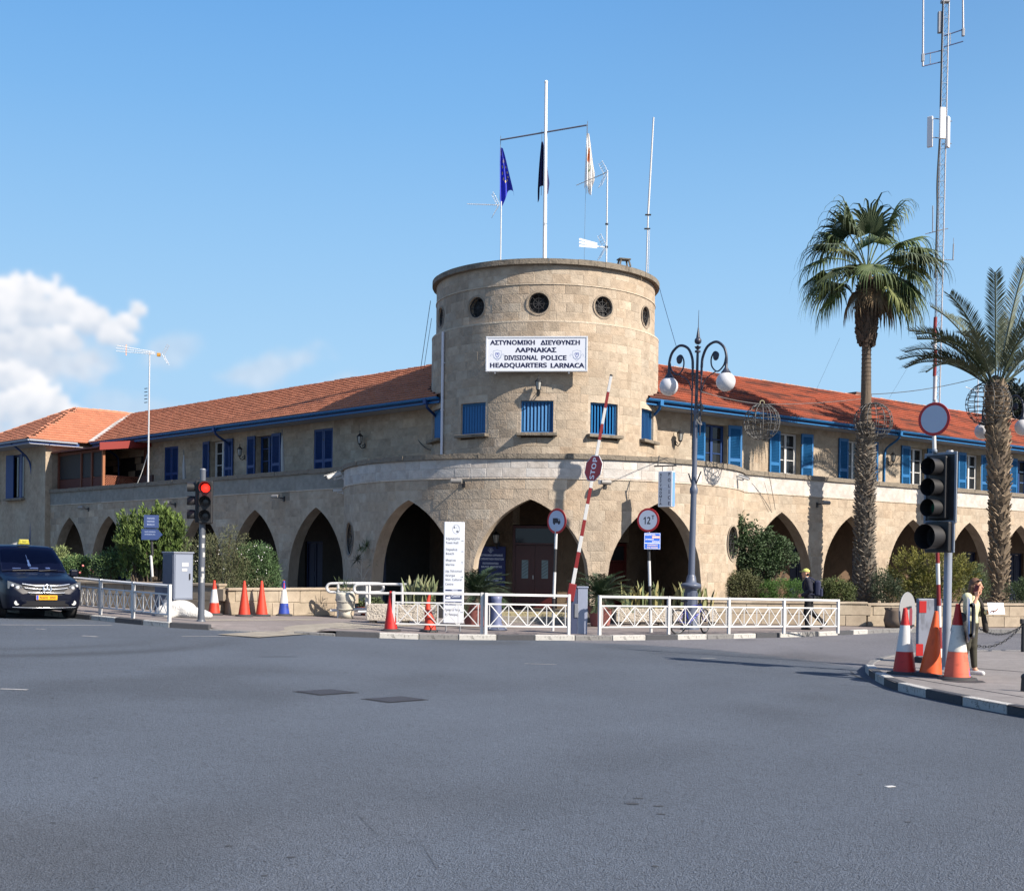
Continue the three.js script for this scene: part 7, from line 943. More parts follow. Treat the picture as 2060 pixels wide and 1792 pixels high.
// fan leaf: a stalk and a pleated fan whose tips hang down
function fanFrond(az, el, stalk, R0, sd) {
  reseed(sd); const D = new V3(Math.cos(el) * Math.sin(az), Math.sin(el), Math.cos(el) * Math.cos(az)), S = new V3(Math.cos(az), 0, -Math.sin(az)), Nn = new V3().crossVectors(S, D).normalize().negate(), sagv = 0.22 * Math.cos(el);
  const pth = [new V3(0, 0, 0), D.clone().multiplyScalar(stalk * 0.5).add(new V3(0, 0.05, 0)), D.clone().multiplyScalar(stalk).add(new V3(0, -sagv * stalk * 0.6, 0))], hub = pth[2], g = [new THREE.TubeGeometry(new THREE.CatmullRomCurve3(pth), 10, 0.026, 5)], pos = [], uv = [], n = 38;
  const D2 = D.clone().add(new V3(0, -0.85 * Math.cos(el) ** 1.5, 0)).normalize(); const up = Nn.y < 0 ? Nn.clone().negate() : Nn;
  for (let i = 0; i < n; i++) {
    const f = mix(-1.95, 1.95, (i + 0.5) / n), L = R0 * (0.72 + 0.28 * Math.cos(f)) * rr(0.8, 1.15), dir = D2.clone().multiplyScalar(Math.cos(f)).addScaledVector(S, Math.sin(f)).addScaledVector(up, -0.22 * Math.abs(Math.sin(f))).normalize(), pts = [hub.clone()], m = 7; let cur = hub.clone(), d = dir.clone();
    const fuse = 0.46; for (let k = 1; k <= m; k++) { const t = k / m; if (t > fuse) d.add(new V3(rr(-0.1, 0.1), -(t - fuse) * rr(2.0, 3.8), rr(-0.1, 0.1))).normalize(); cur = cur.clone().addScaledVector(d, L / m); pts.push(cur); }
    const sd2 = D2.clone().multiplyScalar(-Math.sin(f)).addScaledVector(S, Math.cos(f)).normalize(), half = 3.9 / n / 2; const w = (t) => t < fuse ? L * t * half * 1.08 : L * fuse * half * 1.08 * Math.max(0.05, 1 - (t - fuse) / (1 - fuse)) ** 1.2;
    for (let k = 0; k < m; k++) { const t0 = k / m, t1 = (k + 1) / m, pl = 0.022 * (k > 0), ws0 = w(t0), ws1 = w(t1); const A = pts[k].clone().addScaledVector(sd2, -ws0), B = pts[k].clone().addScaledVector(sd2, ws0), C = pts[k + 1].clone().addScaledVector(sd2, ws1), E = pts[k + 1].clone().addScaledVector(sd2, -ws1), Mi = pts[k].clone().addScaledVector(up, pl), Mj = pts[k + 1].clone().addScaledVector(up, t1 < 1 ? 0.022 : 0); for (const q of [A, Mi, Mj, A, Mj, E, Mi, B, C, Mi, C, Mj]) { pos.push(q.x, q.y, q.z); uv.push(0, 0); } }
  }
  g.push(geo(pos, uv, 0)); return merge(g);
}
// old leaf bases that clothe a palm trunk
function boots(parent, axis, y0, y1, rad, n, sz, sd, col, o = {}) {
  const g = new THREE.BoxGeometry(sz * 0.62, sz * 1.5, sz * 0.3, 1, 2, 1); const p = g.attributes.position; for (let i = 0; i < p.count; i++) { const y = p.getY(i) / (sz * 1.5) + 0.5; p.setX(i, p.getX(i) * mix(1.25, 0.55, y)); p.setZ(i, p.getZ(i) * mix(1, 0.5, y) + y * y * sz * 0.28); } g.computeVertexNormals();
  reseed(sd); const im = new THREE.InstancedMesh(g, std([1, 1, 1], 0.95, { map: dirtMap }), n); im.name = 'leaf_base'; im.userData.kind = 'stuff'; const e = new THREE.Euler(0, 0, 0, 'YXZ'), q = new THREE.Quaternion();
  for (let i = 0; i < n; i++) { const y = mix(y0, y1, (i + rr(-0.6, 0.6)) / n), a = i * 2.39996 + rr(-0.2, 0.2), r = rad(y), c = axis(y), s = rr(0.7, 1.3); e.set(rr(o.t0 ?? 0.1, o.t1 ?? 0.55), a, rr(-0.5, 0.5)); q.setFromEuler(e); im.setMatrixAt(i, new THREE.Matrix4().compose(new V3(c.x + Math.sin(a) * r, y, c.z + Math.cos(a) * r), q, new V3(s, s, s))); const t = rr(0.55, 1.3); im.setColorAt(i, new THREE.Color().setRGB(col[0] * t, col[1] * t, col[2] * t)); } im.castShadow = im.receiveShadow = true; parent.add(im);
}
{
  const d = 46.2, b = at(1739, 1216, d); b.y = paveY(b.x); const t = thing('fan_palm', 'tall fan palm with a shaggy trunk and drooping pleated leaves', 'palm tree', b), Y = (py) => at(1740, py, d).y - b.y, X = (px, py) => at(px, py, d).x - b.x, k = d / F;
  const yTop = Y(540), ax = (y) => ({ x: mix(0, X(1744, 640), y / yTop), z: 0 }); const prof = [[0, 0.33], [Y(1100), 0.31], [Y(950), 0.30], [Y(880), 0.26], [Y(830), 0.2], [Y(780), 0.185], [Y(712), 0.165], [Y(692), 0.17], [Y(684), 0.3], [Y(640), 0.36], [Y(585), 0.3], [Y(545), 0.14]];
  const g = lathe(prof.map(([y, r]) => [r, y]), 20), p = g.attributes.position; reseed(9); for (let i = 0; i < p.count; i++) { const y = p.getY(i); p.setX(i, p.getX(i) + ax(y).x); } part('trunk', g, M.trunk, t); const rings = []; for (let y = Y(800); y < Y(700); y += 0.16) rings.push(new THREE.TorusGeometry(0.178, 0.012, 5, 20).rotateX(PI / 2).translate(ax(y).x, y, 0)); part('leaf_scar', rings, M.trunk, t);
  const rad = (y) => { for (let i = 0; i < prof.length - 1; i++) if (y <= prof[i + 1][0]) return mix(prof[i][1], prof[i + 1][1], (y - prof[i][0]) / (prof[i + 1][0] - prof[i][0])) + 0.01; return 0.2; };
  boots(t, ax, 0.1, Y(850), rad, 900, 0.16, 41, [0.19, 0.168, 0.142], { t0: 0.2, t1: 1.0 }); boots(t, ax, Y(690), Y(560), rad, 270, 0.2, 42, [0.075, 0.05, 0.035], { t0: -0.1, t1: 0.35 });
  const cr = new V3(ax(Y(545)).x, Y(545), 0), gm = [leafMat([0.055, 0.092, 0.018], 0.16), leafMat([0.09, 0.14, 0.025], 0.2), leafMat([0.036, 0.06, 0.017], 0.12), leafMat([0.15, 0.18, 0.04], 0.2)], dry = leafMat([0.17, 0.115, 0.06], 0.1);
  const F2 = [[-2.0, 0.2, 2.0], [-1.4, 0.35, 2.2], [1.4, 0.42, 2.45], [1.75, 0.3, 2.1], [-1.75, -0.05, 1.9], [-1.2, 0.05, 1.9], [1.2, 0.05, 1.9], [1.7, -0.12, 1.8], [-1.1, 1.0, 2.0], [-1.5, 1.25, 2.3], [1.5, 1.2, 2.3], [0.1, 1.42, 1.7], [-1.5, 0.85, 2.0], [1.6, 0.8, 2.1], [-1.2, 0.6, 2.2], [1.3, 0.55, 2.3], [2.6, 1.0, 2.0], [-2.6, 0.8, 2.0], [0.0, 0.2, 1.0], [2.4, 0.2, 1.8], [-2.5, 0.0, 1.8], [3.1, 0.5, 1.9], [-1.6, -0.45, 1.6], [1.45, -0.42, 1.7], [0.95, -0.55, 1.5], [2.1, -0.4, 1.5], [1.0, 0.45, 2.0], [2.0, 0.55, 2.2], [1.3, -0.2, 1.6]];
  F2.forEach(([az, el, st], i) => part('frond', fanFrond(az, el, st * 0.82, 1.62 + 0.12 * (i % 3), 300 + i), gm[i % 7 === 3 ? 3 : i % 3], t, cr)); [[0.4, -0.95, 0.9], [1.6, -0.95, 1.1], [-1.3, -1.0, 0.9], [2.6, -0.9, 1.0]].forEach(([az, el, st], i) => part('dead_frond', fanFrond(az, el, st, 1.3, 350 + i), dry, t, cr));
}
{
  const d = 50, b = at(2008, 1216, d); b.y = paveY(b.x); const t = thing('date_palm', 'thick trunked date palm with grey green feather leaves at the right edge', 'palm tree', b), Y = (py) => at(2005, py, d).y - b.y, X = (px, py) => at(px, py, d).x - b.x, yTop = Y(770), ax = (y) => ({ x: mix(0, X(2003, 790), y / yTop) + 0.12 * Math.sin(y / yTop * 3), z: 0 });
  const prof = [[0, 0.32], [Y(1100), 0.30], [Y(900), 0.36], [Y(800), 0.39], [Y(768), 0.28], [Y(755), 0.1]], g = lathe(prof.map(([y, r]) => [r, y]), 22), p = g.attributes.position; for (let i = 0; i < p.count; i++) p.setX(i, p.getX(i) + ax(p.getY(i)).x); part('trunk', g, M.trunk, t);
  const rad = (y) => { for (let i = 0; i < prof.length - 1; i++) if (y <= prof[i + 1][0]) return mix(prof[i][1], prof[i + 1][1], (y - prof[i][0]) / (prof[i + 1][0] - prof[i][0])); return 0.2; };
  boots(t, ax, 0.05, Y(770), rad, 620, 0.24, 43, [0.24, 0.185, 0.13], { t0: 0.15, t1: 0.6 });
  const cr = new V3(ax(yTop).x, Y(782), 0), gm = [leafMat([0.085, 0.108, 0.062], 0.1), leafMat([0.06, 0.082, 0.04], 0.1), leafMat([0.125, 0.145, 0.095], 0.1)];
  const fr = [[-1.5, 0.62, 3.9, 1.1], [-1.3, 0.85, 4.1, 1.0], [-1.75, 1.0, 4.2, 0.95], [-1.0, 1.15, 4.5, 0.7], [-2.1, 1.2, 4.4, 0.6], [0.3, 1.35, 5.0, 0.25], [-0.4, 1.25, 4.8, 0.5], [1.2, 1.3, 4.9, 0.35], [1.8, 1.2, 4.8, 0.5], [1.4, 1.0, 4.6, 0.8], [1.6, 0.75, 4.4, 1.1], [2.6, 1.1, 4.6, 0.7], [-2.8, 1.15, 4.6, 0.7], [2.2, 0.8, 4.3, 1.0], [0.8, 0.95, 4.2, 0.9], [-0.7, 0.8, 4.2, 1.0], [0.1, 0.9, 4.2, 0.9], [3.1, 0.85, 4.3, 0.9], [-1.45, 0.72, 3.9, 1.3], [-1.6, 0.8, 3.4, 1.2], [1.5, 1.35, 5.0, 0.3], [-1.2, 0.6, 3.6, 1.25], [-1.7, 0.7, 4.0, 1.0], [-1.4, 1.0, 4.2, 1.2], [-1.9, 0.9, 4.0, 1.2], [-1.1, 0.9, 4.0, 1.3], [1.3, 0.85, 4.2, 1.2], [1.9, 1.0, 4.2, 1.2]];
  fr.forEach(([az, el, L, bend], i) => { reseed(500 + i); const pts = []; for (let j = 0; j <= 6; j++) { const s = j / 6, e = el - bend * s * s * 0.9, prev = pts[j - 1] || new V3(); pts.push(j ? prev.clone().add(new V3(Math.cos(e) * Math.sin(az), Math.sin(e), Math.cos(e) * Math.cos(az)).multiplyScalar(L / 6)) : new V3(Math.sin(az) * 0.15, 0, Math.cos(az) * 0.15)); } part('frond', pinnate(pts, 72, 0.66, 0.038, { r: 0.03, t0: 0.18, v: 0.35, droop: 0.05, fw: 0.7, sp: 0.7 }), gm[i % 3], t, cr); });
}
// potted sago palms
function pot(parent, r, h, m = M.terracotta) { part('pot', lathe([[0, 0], [r * 0.72, 0], [r * 0.78, h * 0.1], [r * 0.95, h * 0.82], [r * 1.06, h * 0.84], [r * 1.06, h], [r * 0.92, h], [r * 0.88, h * 0.9], [0, h * 0.9]], 24), m, parent); part('soil', new THREE.CircleGeometry(r * 0.9, 20).rotateX(-PI / 2).translate(0, h * 0.91, 0), std([0.05, 0.035, 0.025], 1), parent); }
function sago(label, p, s, sd) { const t = thing('potted_palm', label, 'potted plant', p); pot(t, 0.34 * s, 0.56 * s, std(lin(140, 86, 82), 0.85, { map: dirtMap })); part('trunk', lathe([[0.14, 0.5], [0.17, 0.62], [0.13, 0.78], [0.02, 0.84]].map(([a, b]) => [a * s, b * s]), 12), M.trunk, t); const gm = [leafMat([0.018, 0.042, 0.016], 0.08), leafMat([0.03, 0.06, 0.02], 0.08)]; for (let i = 0; i < 48; i++) { reseed(sd + i); const az = i * 2.4, el = mix(1.35, 0.0, i / 48), L = rr(0.85, 1.08) * s, pts = []; for (let j = 0; j <= 4; j++) { const e = el - 0.9 * (j / 4) ** 1.5, q = pts[j - 1]; pts.push(j ? q.clone().add(new V3(Math.cos(e) * Math.sin(az), Math.sin(e), Math.cos(e) * Math.cos(az)).multiplyScalar(L / 4)) : new V3(0, 0.78 * s, 0)); } part('frond', pinnate(pts, 34, 0.2 * s, 0.02, { r: 0.009, t0: 0.12, v: 0.3, fw: 0.6 }), gm[i % 2], t); } return t; }
{
  const a = onPave(955, 1262); a.z -= 0.5; sago('potted sago palm in a terracotta pot behind the white totem', a, 1.12, 700); const b = onPave(1209, 1261); b.z -= 0.3; sago('potted sago palm in a terracotta pot right of the boom gate cabinet', b, 1.08, 760);
}
// troughs of snake plants
function trough(label, p, ry, w, h, n, col, sd, x0 = -1) { const t = thing('stone_trough', label, 'planter', p, ry); const m = std([0.47, 0.42, 0.36], 0.95, { map: wornMap, bumpMap: stoneBump, bumpScale: 0.04 }); part('trough', [metric(rbox(w, h, 0.5, 0.02, 0, h / 2 + 0.1, 0))], m, t); for (const x of [-0.42, 0.05, 0.42]) part('foot', metric(box(0.16, 0.1, 0.36, x * w, 0.05, 0)), M.concrete, t); reseed(sd); for (let i = 0; i < n; i++) { const x = rr(x0, 1) * w * 0.46, z = rr(-0.17, 0.17), L = rr(0.4, 0.9), le = rr(-0.35, 0.35), lz = rr(-0.25, 0.25), W = rr(0.04, 0.06), pos = [], a = rnd() * 3.1, P = (s, q) => { const ww = W * (s < 0.75 ? mix(0.8, 1, s / 0.75) : (1 - s) / 0.25 + 0.02) * q; return [x + le * s * s * L + Math.cos(a) * ww, h + 0.08 + L * s, z + lz * s * s * L + Math.sin(a) * ww]; }; for (let k = 0; k < 5; k++) { const A = P(k / 5, -1), B = P(k / 5, 1), C = P((k + 1) / 5, 1), D = P((k + 1) / 5, -1); for (const q of [A, B, C, A, C, D]) pos.push(...q); } const v = rr(0.7, 1.3); part('leaf', geo(pos, new Array(pos.length / 3 * 2).fill(0), 0), [col[0], col[1], col[2]][i % 3], t); } return t; }
{
  const lm = (a) => leafMat(a, 0.08), L1 = [lm([0.26, 0.26, 0.14]), lm([0.20, 0.22, 0.12]), lm([0.12, 0.15, 0.07])], L2 = [lm([0.33, 0.29, 0.11]), lm([0.22, 0.23, 0.10]), lm([0.12, 0.16, 0.07])];
  const a = onPave(808, 1256); a.z -= 0.15; trough('long pebble faced stone trough of snake plants behind the left railing', a, -0.05, 140 / F * -a.z, 0.46, 70, L1, 801, 0.1);
  const b = onPave(1290, 1258); b.z -= 0.35; trough('pebble faced stone trough of yellow edged snake plants behind the long railing', b, 0.02, 100 / F * -b.z, 0.42, 55, L2, 802); const b2 = onPave(1400, 1258); b2.z -= 0.5; trough('second pebble faced stone trough of snake plants behind the bicycle', b2, 0.04, 88 / F * -b2.z, 0.42, 40, L2, 803);
  // white urn, red dish and tall dragon plant at the ramp
  const u = onPave(690, 1245); u.z -= 0.5; const ur = thing('urn', 'cream urn planter with carved bands behind the left handrail', 'planter', u); part('urn', lathe([[0, 0], [0.24, 0], [0.17, 0.14], [0.25, 0.3], [0.3, 0.62], [0.29, 0.72], [0.25, 0.76], [0, 0.7]], 20), std([0.52, 0.5, 0.44], 0.85, { map: dirtMap }), ur); part('band', [new THREE.TorusGeometry(0.29, 0.022, 6, 24).rotateX(PI / 2 + 0.25).translate(0, 0.56, 0), new THREE.TorusGeometry(0.255, 0.022, 6, 24).rotateX(PI / 2 + 0.25).translate(0, 0.32, 0)], std([0.3, 0.29, 0.26], 0.9), ur); foliage(ur, [[0, 0.85, 0, 0.16, 0.18, 0.16]], 160, leafGeo(0.2, 0.02), leafMat([1, 1, 1]), (v) => [0.07 * v, 0.11 * v, 0.04 * v], 61, { lift: 1.2, per: 10 });
  const di = onPave(740, 1240); di.z -= 0.6; const dt = thing('dish_planter', 'red brown clay dish planter with low green plants behind the handrails', 'planter', di); part('pot', lathe([[0, 0], [0.26, 0], [0.44, 0.24], [0.46, 0.28], [0.4, 0.28], [0, 0.22]], 22), std(lin(130, 52, 40), 0.8, { map: dirtMap }), dt); foliage(dt, [[0, 0.36, 0, 0.36, 0.14, 0.3]], 700, leafGeo(0.09, 0.05), leafMat([1, 1, 1]), (v) => [0.08 * v, 0.12 * v, 0.04 * v], 62, { cr: 0.08 });
  const dp = onPave(727, 1232); dp.z -= 0.9; const kd = -dp.z / F, tt = thing('dragon_plant', 'tall thin stemmed dragon plant with spiky leaf tufts before the shaded rotunda wall', 'plant', dp), P = (px, py, z = 0) => { const q = at(px, py, -dp.z).sub(dp); return [q.x, q.y, z]; };
  part('stem', [tube([P(726, 1230), P(731, 1190), P(727, 1150), P(731, 1118), P(736, 1106)], 0.022, 24, 7), tube([P(729, 1170), P(738, 1150), P(748, 1140)], 0.016, 14, 6), tube([P(728, 1160), P(720, 1145), P(717, 1138)], 0.014, 12, 6)], std([0.36, 0.33, 0.28], 0.9), tt);
  for (const [px, py, r, sd, c] of [[737, 1099, 20, 1, [0.10, 0.13, 0.045]], [718, 1126, 16, 2, [0.035, 0.05, 0.025]], [750, 1132, 18, 3, [0.08, 0.11, 0.045]], [724, 1104, 12, 4, [0.09, 0.12, 0.04]]]) { reseed(900 + sd); const pos = [], o = P(px, py); for (let i = 0; i < 46; i++) { const dv = new V3(rr(-1, 1), rr(-0.7, 1), rr(-1, 1)).normalize(), L = r * kd * rr(0.8, 1.5), w = new V3().crossVectors(dv, new V3(0.3, 1, 0.2)).normalize().multiplyScalar(0.012), e = new V3(...o).addScaledVector(dv, L * 0.5), f = new V3(...o).addScaledVector(dv, L); f.y -= 0.1 * L; const A = new V3(...o).add(w), B = new V3(...o).sub(w), C = e.clone().add(w), D = e.clone().sub(w); for (const q of [A, B, D, A, D, C, C, D, f]) pos.push(q.x, q.y, q.z); } part('leaf_tuft', geo(pos, new Array(pos.length / 3 * 2).fill(0), 0), leafMat(c, 0.1), tt); }
}
// ---------- the dark taxi van ----------
{
  const f = at(91, 1200, 31.3), o = new V3(f.x, 0, f.z), az = R(37), t = thing('taxi_van', 'dark navy taxi van with yellow roof sign and yellow number plate', 'van', o, az);
  o.y = gy(o.x) + 0.01; t.position.y = o.y; t.rotation.order = 'YXZ'; t.rotation.x = 0; t.rotation.z = -0.012;
  const paint = new THREE.MeshPhysicalMaterial({ color: new THREE.Color().setRGB(0.002, 0.0035, 0.012), roughness: 0.4, metalness: 0.0, specularIntensity: 0.3, clearcoat: 0.2, clearcoatRoughness: 0.04 }), trim = std([0.008, 0.008, 0.01], 0.45), chrome = std([0.7, 0.71, 0.73], 0.16, { metalness: 0.9 });
  const st = [[0.02, 0.42, 0.66, 0.60, 0.62, 0.60], [-0.03, 0.33, 0.8, 0.78, 0.80, 0.76], [-0.1, 0.26, 0.91, 0.86, 0.89, 0.83], [-0.24, 0.23, 0.985, 0.91, 0.94, 0.86], [-0.45, 0.22, 1.045, 0.935, 0.96, 0.88], [-0.8, 0.22, 1.12, 0.945, 0.965, 0.88], [-1.08, 0.22, 1.185, 0.95, 0.965, 0.87], [-1.2, 0.22, 1.29, 0.95, 0.965, 0.85], [-1.5, 0.22, 1.55, 0.95, 0.965, 0.80], [-1.8, 0.22, 1.765, 0.95, 0.965, 0.755], [-1.95, 0.22, 1.84, 0.95, 0.965, 0.745], [-2.2, 0.22, 1.885, 0.95, 0.965, 0.735], [-3.2, 0.22, 1.9, 0.95, 0.965, 0.735], [-4.6, 0.24, 1.87, 0.94, 0.955, 0.73], [-4.88, 0.3, 1.78, 0.9, 0.92, 0.70]];
  const ring = ([z, yb, yt, wb, wm, wt]) => { const bel = Math.min(0.98, yb + (yt - yb) * 0.62), h = [[0, yb], [wb * 0.82, yb], [wb * 0.97, yb + 0.04], [wb, yb + 0.1], [mix(wb, wm, 0.7), mix(yb, bel, 0.5)], [wm, mix(yb, bel, 0.85)], [mix(wm, wt, 0.12), bel + (yt - bel) * 0.15], [mix(wm, wt, 0.75), bel + (yt - bel) * 0.72], [wt, yt - 0.055 * clamp((yt - yb) * 1.2)], [wt * 0.93, yt - 0.018], [wt * 0.75, yt - 0.003], [wt * 0.35, yt + 0.008], [0, yt + 0.012]]; return [...h, ...h.slice(1, -1).reverse().map(([x, y]) => [-x, y])].map(([x, y]) => [x, y, z]); };
  const rs = st.map(ring), m = rs[0].length, pos = []; for (let i = 0; i < rs.length - 1; i++) for (let j = 0; j < m; j++) { const a = rs[i][j], b = rs[i][(j + 1) % m], c = rs[i + 1][(j + 1) % m], d = rs[i + 1][j]; pos.push(...a, ...b, ...c, ...a, ...c, ...d); }
  for (const [r, z] of [[rs[0], st[0][0]], [rs[rs.length - 1], st[st.length - 1][0]]]) { const cy = (r[0][1] + r[12][1]) / 2; for (let j = 0; j < m; j++) pos.push(0, cy, z, ...r[j], ...r[(j + 1) % m]); }
  part('body', geo(pos, new Array(pos.length / 3 * 2).fill(0), 0.65), paint, t);
  const grid = (fn, nu, nv) => { const p = []; for (let i = 0; i < nu; i++) for (let j = 0; j < nv; j++) { const q = [fn(i / nu, j / nv), fn((i + 1) / nu, j / nv), fn((i + 1) / nu, (j + 1) / nv), fn(i / nu, (j + 1) / nv)]; for (const k of [0, 1, 2, 0, 2, 3]) p.push(...q[k]); } return geo(p, new Array(p.length / 3 * 2).fill(0), 2); };
  const ws = (off) => (u, v) => { const x = (u - 0.5) * 2, hw = mix(0.80, 0.685, v), e = mix(0.16, 0, 1 - 0) * x ** 4 * 0.35; return [x * hw, mix(1.205, 1.80, v) + off - 0.02 * x ** 4, mix(-1.09, -1.87, v) + off * 1.1 - e]; };
  part('cabin_shade', grid(ws(0.012), 12, 6), std([0.004, 0.006, 0.02], 0.9), t); const wsg = part('windscreen', grid(ws(0.05), 12, 6), new THREE.MeshPhysicalMaterial({ color: new THREE.Color(0.30, 0.36, 0.56), roughness: 0.03, specularIntensity: 0.25, transmission: 1, thickness: 0 }), t);  // near-black sheet under the glass paints in the unlit interior
  part('dashboard_items', [box(0.22, 0.03, 0.1, 0.0, 1.285, -1.16, 0.1), rbox(0.12, 0.045, 0.1, 0.02, 0.36, 1.285, -1.16), box(0.2, 0.02, 0.06, -0.42, 1.275, -1.15, -0.15)].map((g) => g), std([0.6, 0.62, 0.6], 0.6), t); part('pendant', [bar([-0.08, 1.62, -1.58], [-0.08, 1.46, -1.37], 0.006), box(0.045, 0.16, 0.01, -0.08, 1.44, -1.33, 0, -0.85), box(0.07, 0.09, 0.01, -0.08, 1.36, -1.235, 0, -0.85)], std([0.5, 0.6, 0.55], 0.6), t);
  part('wiper', [bar([-0.55, 1.215, -1.04], [0.1, 1.235, -1.06], 0.012), bar([0.12, 1.215, -1.04], [0.62, 1.25, -1.08], 0.012)], trim, t); part('side_window', [-1, 1].map((s) => { const q = [[0.905, 1.08, -1.35], [0.91, 1.08, -2.5], [0.775, 1.72, -2.5], [0.80, 1.62, -1.85]].map(([x, y, z]) => [s * (x + 0.018), y, z]); return geo([0, 1, 2, 0, 2, 3].flatMap((k) => q[k]), new Array(12).fill(0), 0); }), M.glass, t);
  // front
  const gz = (x, y) => -0.02 - 0.09 * Math.abs(x) ** 2.2 * 2 - 0.18 * Math.max(0, y - 0.62) ** 1.2; part('grille', grid((u, v) => { const y = mix(0.62, 0.885, v), hw = mix(0.40, 0.60, v ** 0.7), x = (u - 0.5) * 2 * hw; return [x, y, gz(x, y) + 0.065]; }, 14, 4), trim, t);
  for (const [y, w, b] of [[0.85, 0.585, -0.012], [0.765, 0.53, 0.0], [0.675, 0.45, 0.03]]) part('grille_bar', tube([-1, -0.5, 0, 0.5, 1].map((q) => [q * w, y + b * -q * q + (Math.abs(q) === 1 ? 0.03 : 0), gz(q * w, y) + 0.082]), 0.018, 24, 6), chrome, t);
  const star = new THREE.Group(); star.name = 'emblem'; t.add(star); star.position.set(0, 0.775, 0.105); star.rotation.x = -0.18; part('ring', new THREE.TorusGeometry(0.1, 0.015, 8, 28), chrome, star); part('star', [0, 1, 2].map((k) => extr([[-0.022, 0], [0.022, 0], [0, 0.098]], 0.008).rotateZ(k * 2.0944)), chrome, star);
  for (const s of [-1, 1]) {
    const hl = new THREE.Group(); hl.name = 'headlight'; t.add(hl); const lens = (u, v) => { const x = mix(0.58, 0.90, u), yT = mix(0.845, 0.965, u ** 0.9), yB = mix(0.70, 0.775, u ** 1.6), y = mix(yB, yT, v); return [s * x, y, -0.045 - 0.42 * Math.max(0, x - 0.55) ** 1.5 - 0.12 * (y - 0.7) + 0.035]; }; part('housing', grid((u, v) => { const q = lens(u, v); return [q[0], q[1], q[2] - 0.012]; }, 10, 4), std([0.16, 0.165, 0.17], 0.3, { metalness: 0.5 }), hl); part('lamp', [sph(0.055, s * 0.68, 0.79, -0.065, 14), sph(0.045, s * 0.79, 0.845, -0.105, 14)], std([0.8, 0.8, 0.78], 0.15, { metalness: 0.6 }), hl); part('lens', grid(lens, 10, 4), new THREE.MeshPhysicalMaterial({ color: new THREE.Color(0.85, 0.87, 0.9), roughness: 0.05, specularIntensity: 0.6, transmission: 1, thickness: 0 }), hl);
    part('fog_light', [new THREE.CylinderGeometry(0.062, 0.062, 0.04, 16).rotateX(PI / 2).translate(s * 0.70, 0.42, -0.03)], std([0.75, 0.75, 0.74], 0.15, { metalness: 0.5 }), t); part('mirror', [rbox(0.22, 0.2, 0.13, 0.05, s * 1.09, 1.17, -1.3), bar([s * 0.9, 1.12, -1.3], [s * 1.0, 1.15, -1.3], 0.03)], paint, t);
    for (const z of [-0.92, -4.05]) { const w = new THREE.Group(); w.name = 'wheel'; t.add(w); w.position.set(s * 0.86, 0.335, z); part('tyre', lathe([[0.2, -0.11], [0.31, -0.11], [0.335, -0.08], [0.335, 0.08], [0.31, 0.115], [0.2, 0.115]], 32).rotateZ(PI / 2), std([0.018, 0.018, 0.02], 0.85), w); const sp = []; for (let k = 0; k < 5; k++) { const a = k * 1.2566; sp.push(box(0.02, 0.19, 0.05, s * 0.112, 0.11, 0).rotateX(a)); } part('rim', [new THREE.TorusGeometry(0.205, 0.018, 8, 28).rotateY(PI / 2).translate(s * 0.1, 0, 0), new THREE.CylinderGeometry(0.05, 0.05, 0.03, 14).rotateZ(PI / 2).translate(s * 0.115, 0, 0), ...sp], std([0.42, 0.43, 0.45], 0.3, { metalness: 0.7 }), w); part('hub', new THREE.CylinderGeometry(0.2, 0.2, 0.02, 24).rotateZ(PI / 2).translate(s * 0.06, 0, 0), M.black, w); part('wheel_arch', new THREE.CylinderGeometry(0.39, 0.39, 0.012, 30).rotateZ(PI / 2).translate(s * 0.104, 0.02, 0), trim, w); w.children.find((q) => q.name === 'rim').position.x = s * 0.012; w.children.find((q) => q.name === 'tyre').position.x = s * 0.012; }
  }
  part('lower_intake', grid((u, v) => { const x = (u - 0.5) * 1.16, y = mix(0.335, 0.47, v); return [x, y, 0.03 - 0.1 * Math.abs(x) ** 2.2 * 2 - 0.1 * (0.45 - y) + 0.03]; }, 12, 2), trim, t); part('chrome_strip', tube([-0.78, -0.4, 0, 0.4, 0.78].map((x) => [x, 0.292 + 0.03 * x * x, 0.035 - 0.2 * x * x]), 0.012, 20, 6), chrome, t);
  const pt = canvasTex(520, 120, (c) => { c.fillStyle = '#cf9414'; c.fillRect(0, 0, 520, 120); c.fillStyle = '#2a4fb4'; c.fillRect(0, 0, 54, 120); textLine(c, 'NAN  090', 286, 64, 92, { fill: '#1c1206', w: 400 }); }); part('number_plate', [box(0.52, 0.115, 0.015, 0, 0.555, 0.068)], std(lin(232, 176, 30), 0.5), t); part('plate_lettering', new THREE.PlaneGeometry(0.51, 0.108).translate(0, 0.555, 0.0765), new THREE.MeshStandardMaterial({ map: pt, roughness: 0.4 }), t);
  const tx = canvasTex(256, 96, (c) => { c.fillStyle = '#9a9424'; c.fillRect(0, 0, 256, 96); textLine(c, 'TAXI', 128, 50, 66, { fill: '#23220c' }); }); part('taxi_sign', extr([[-0.135, 0], [0.135, 0], [0.11, 0.11], [-0.11, 0.11]], 0.1, 0.012).translate(0, 1.915, -2.15), std(lin(140, 132, 34), 0.5), t); part('taxi_lettering', new THREE.PlaneGeometry(0.2, 0.09).translate(0, 1.972, -2.03), new THREE.MeshStandardMaterial({ map: tx, roughness: 0.5 }), t);
}
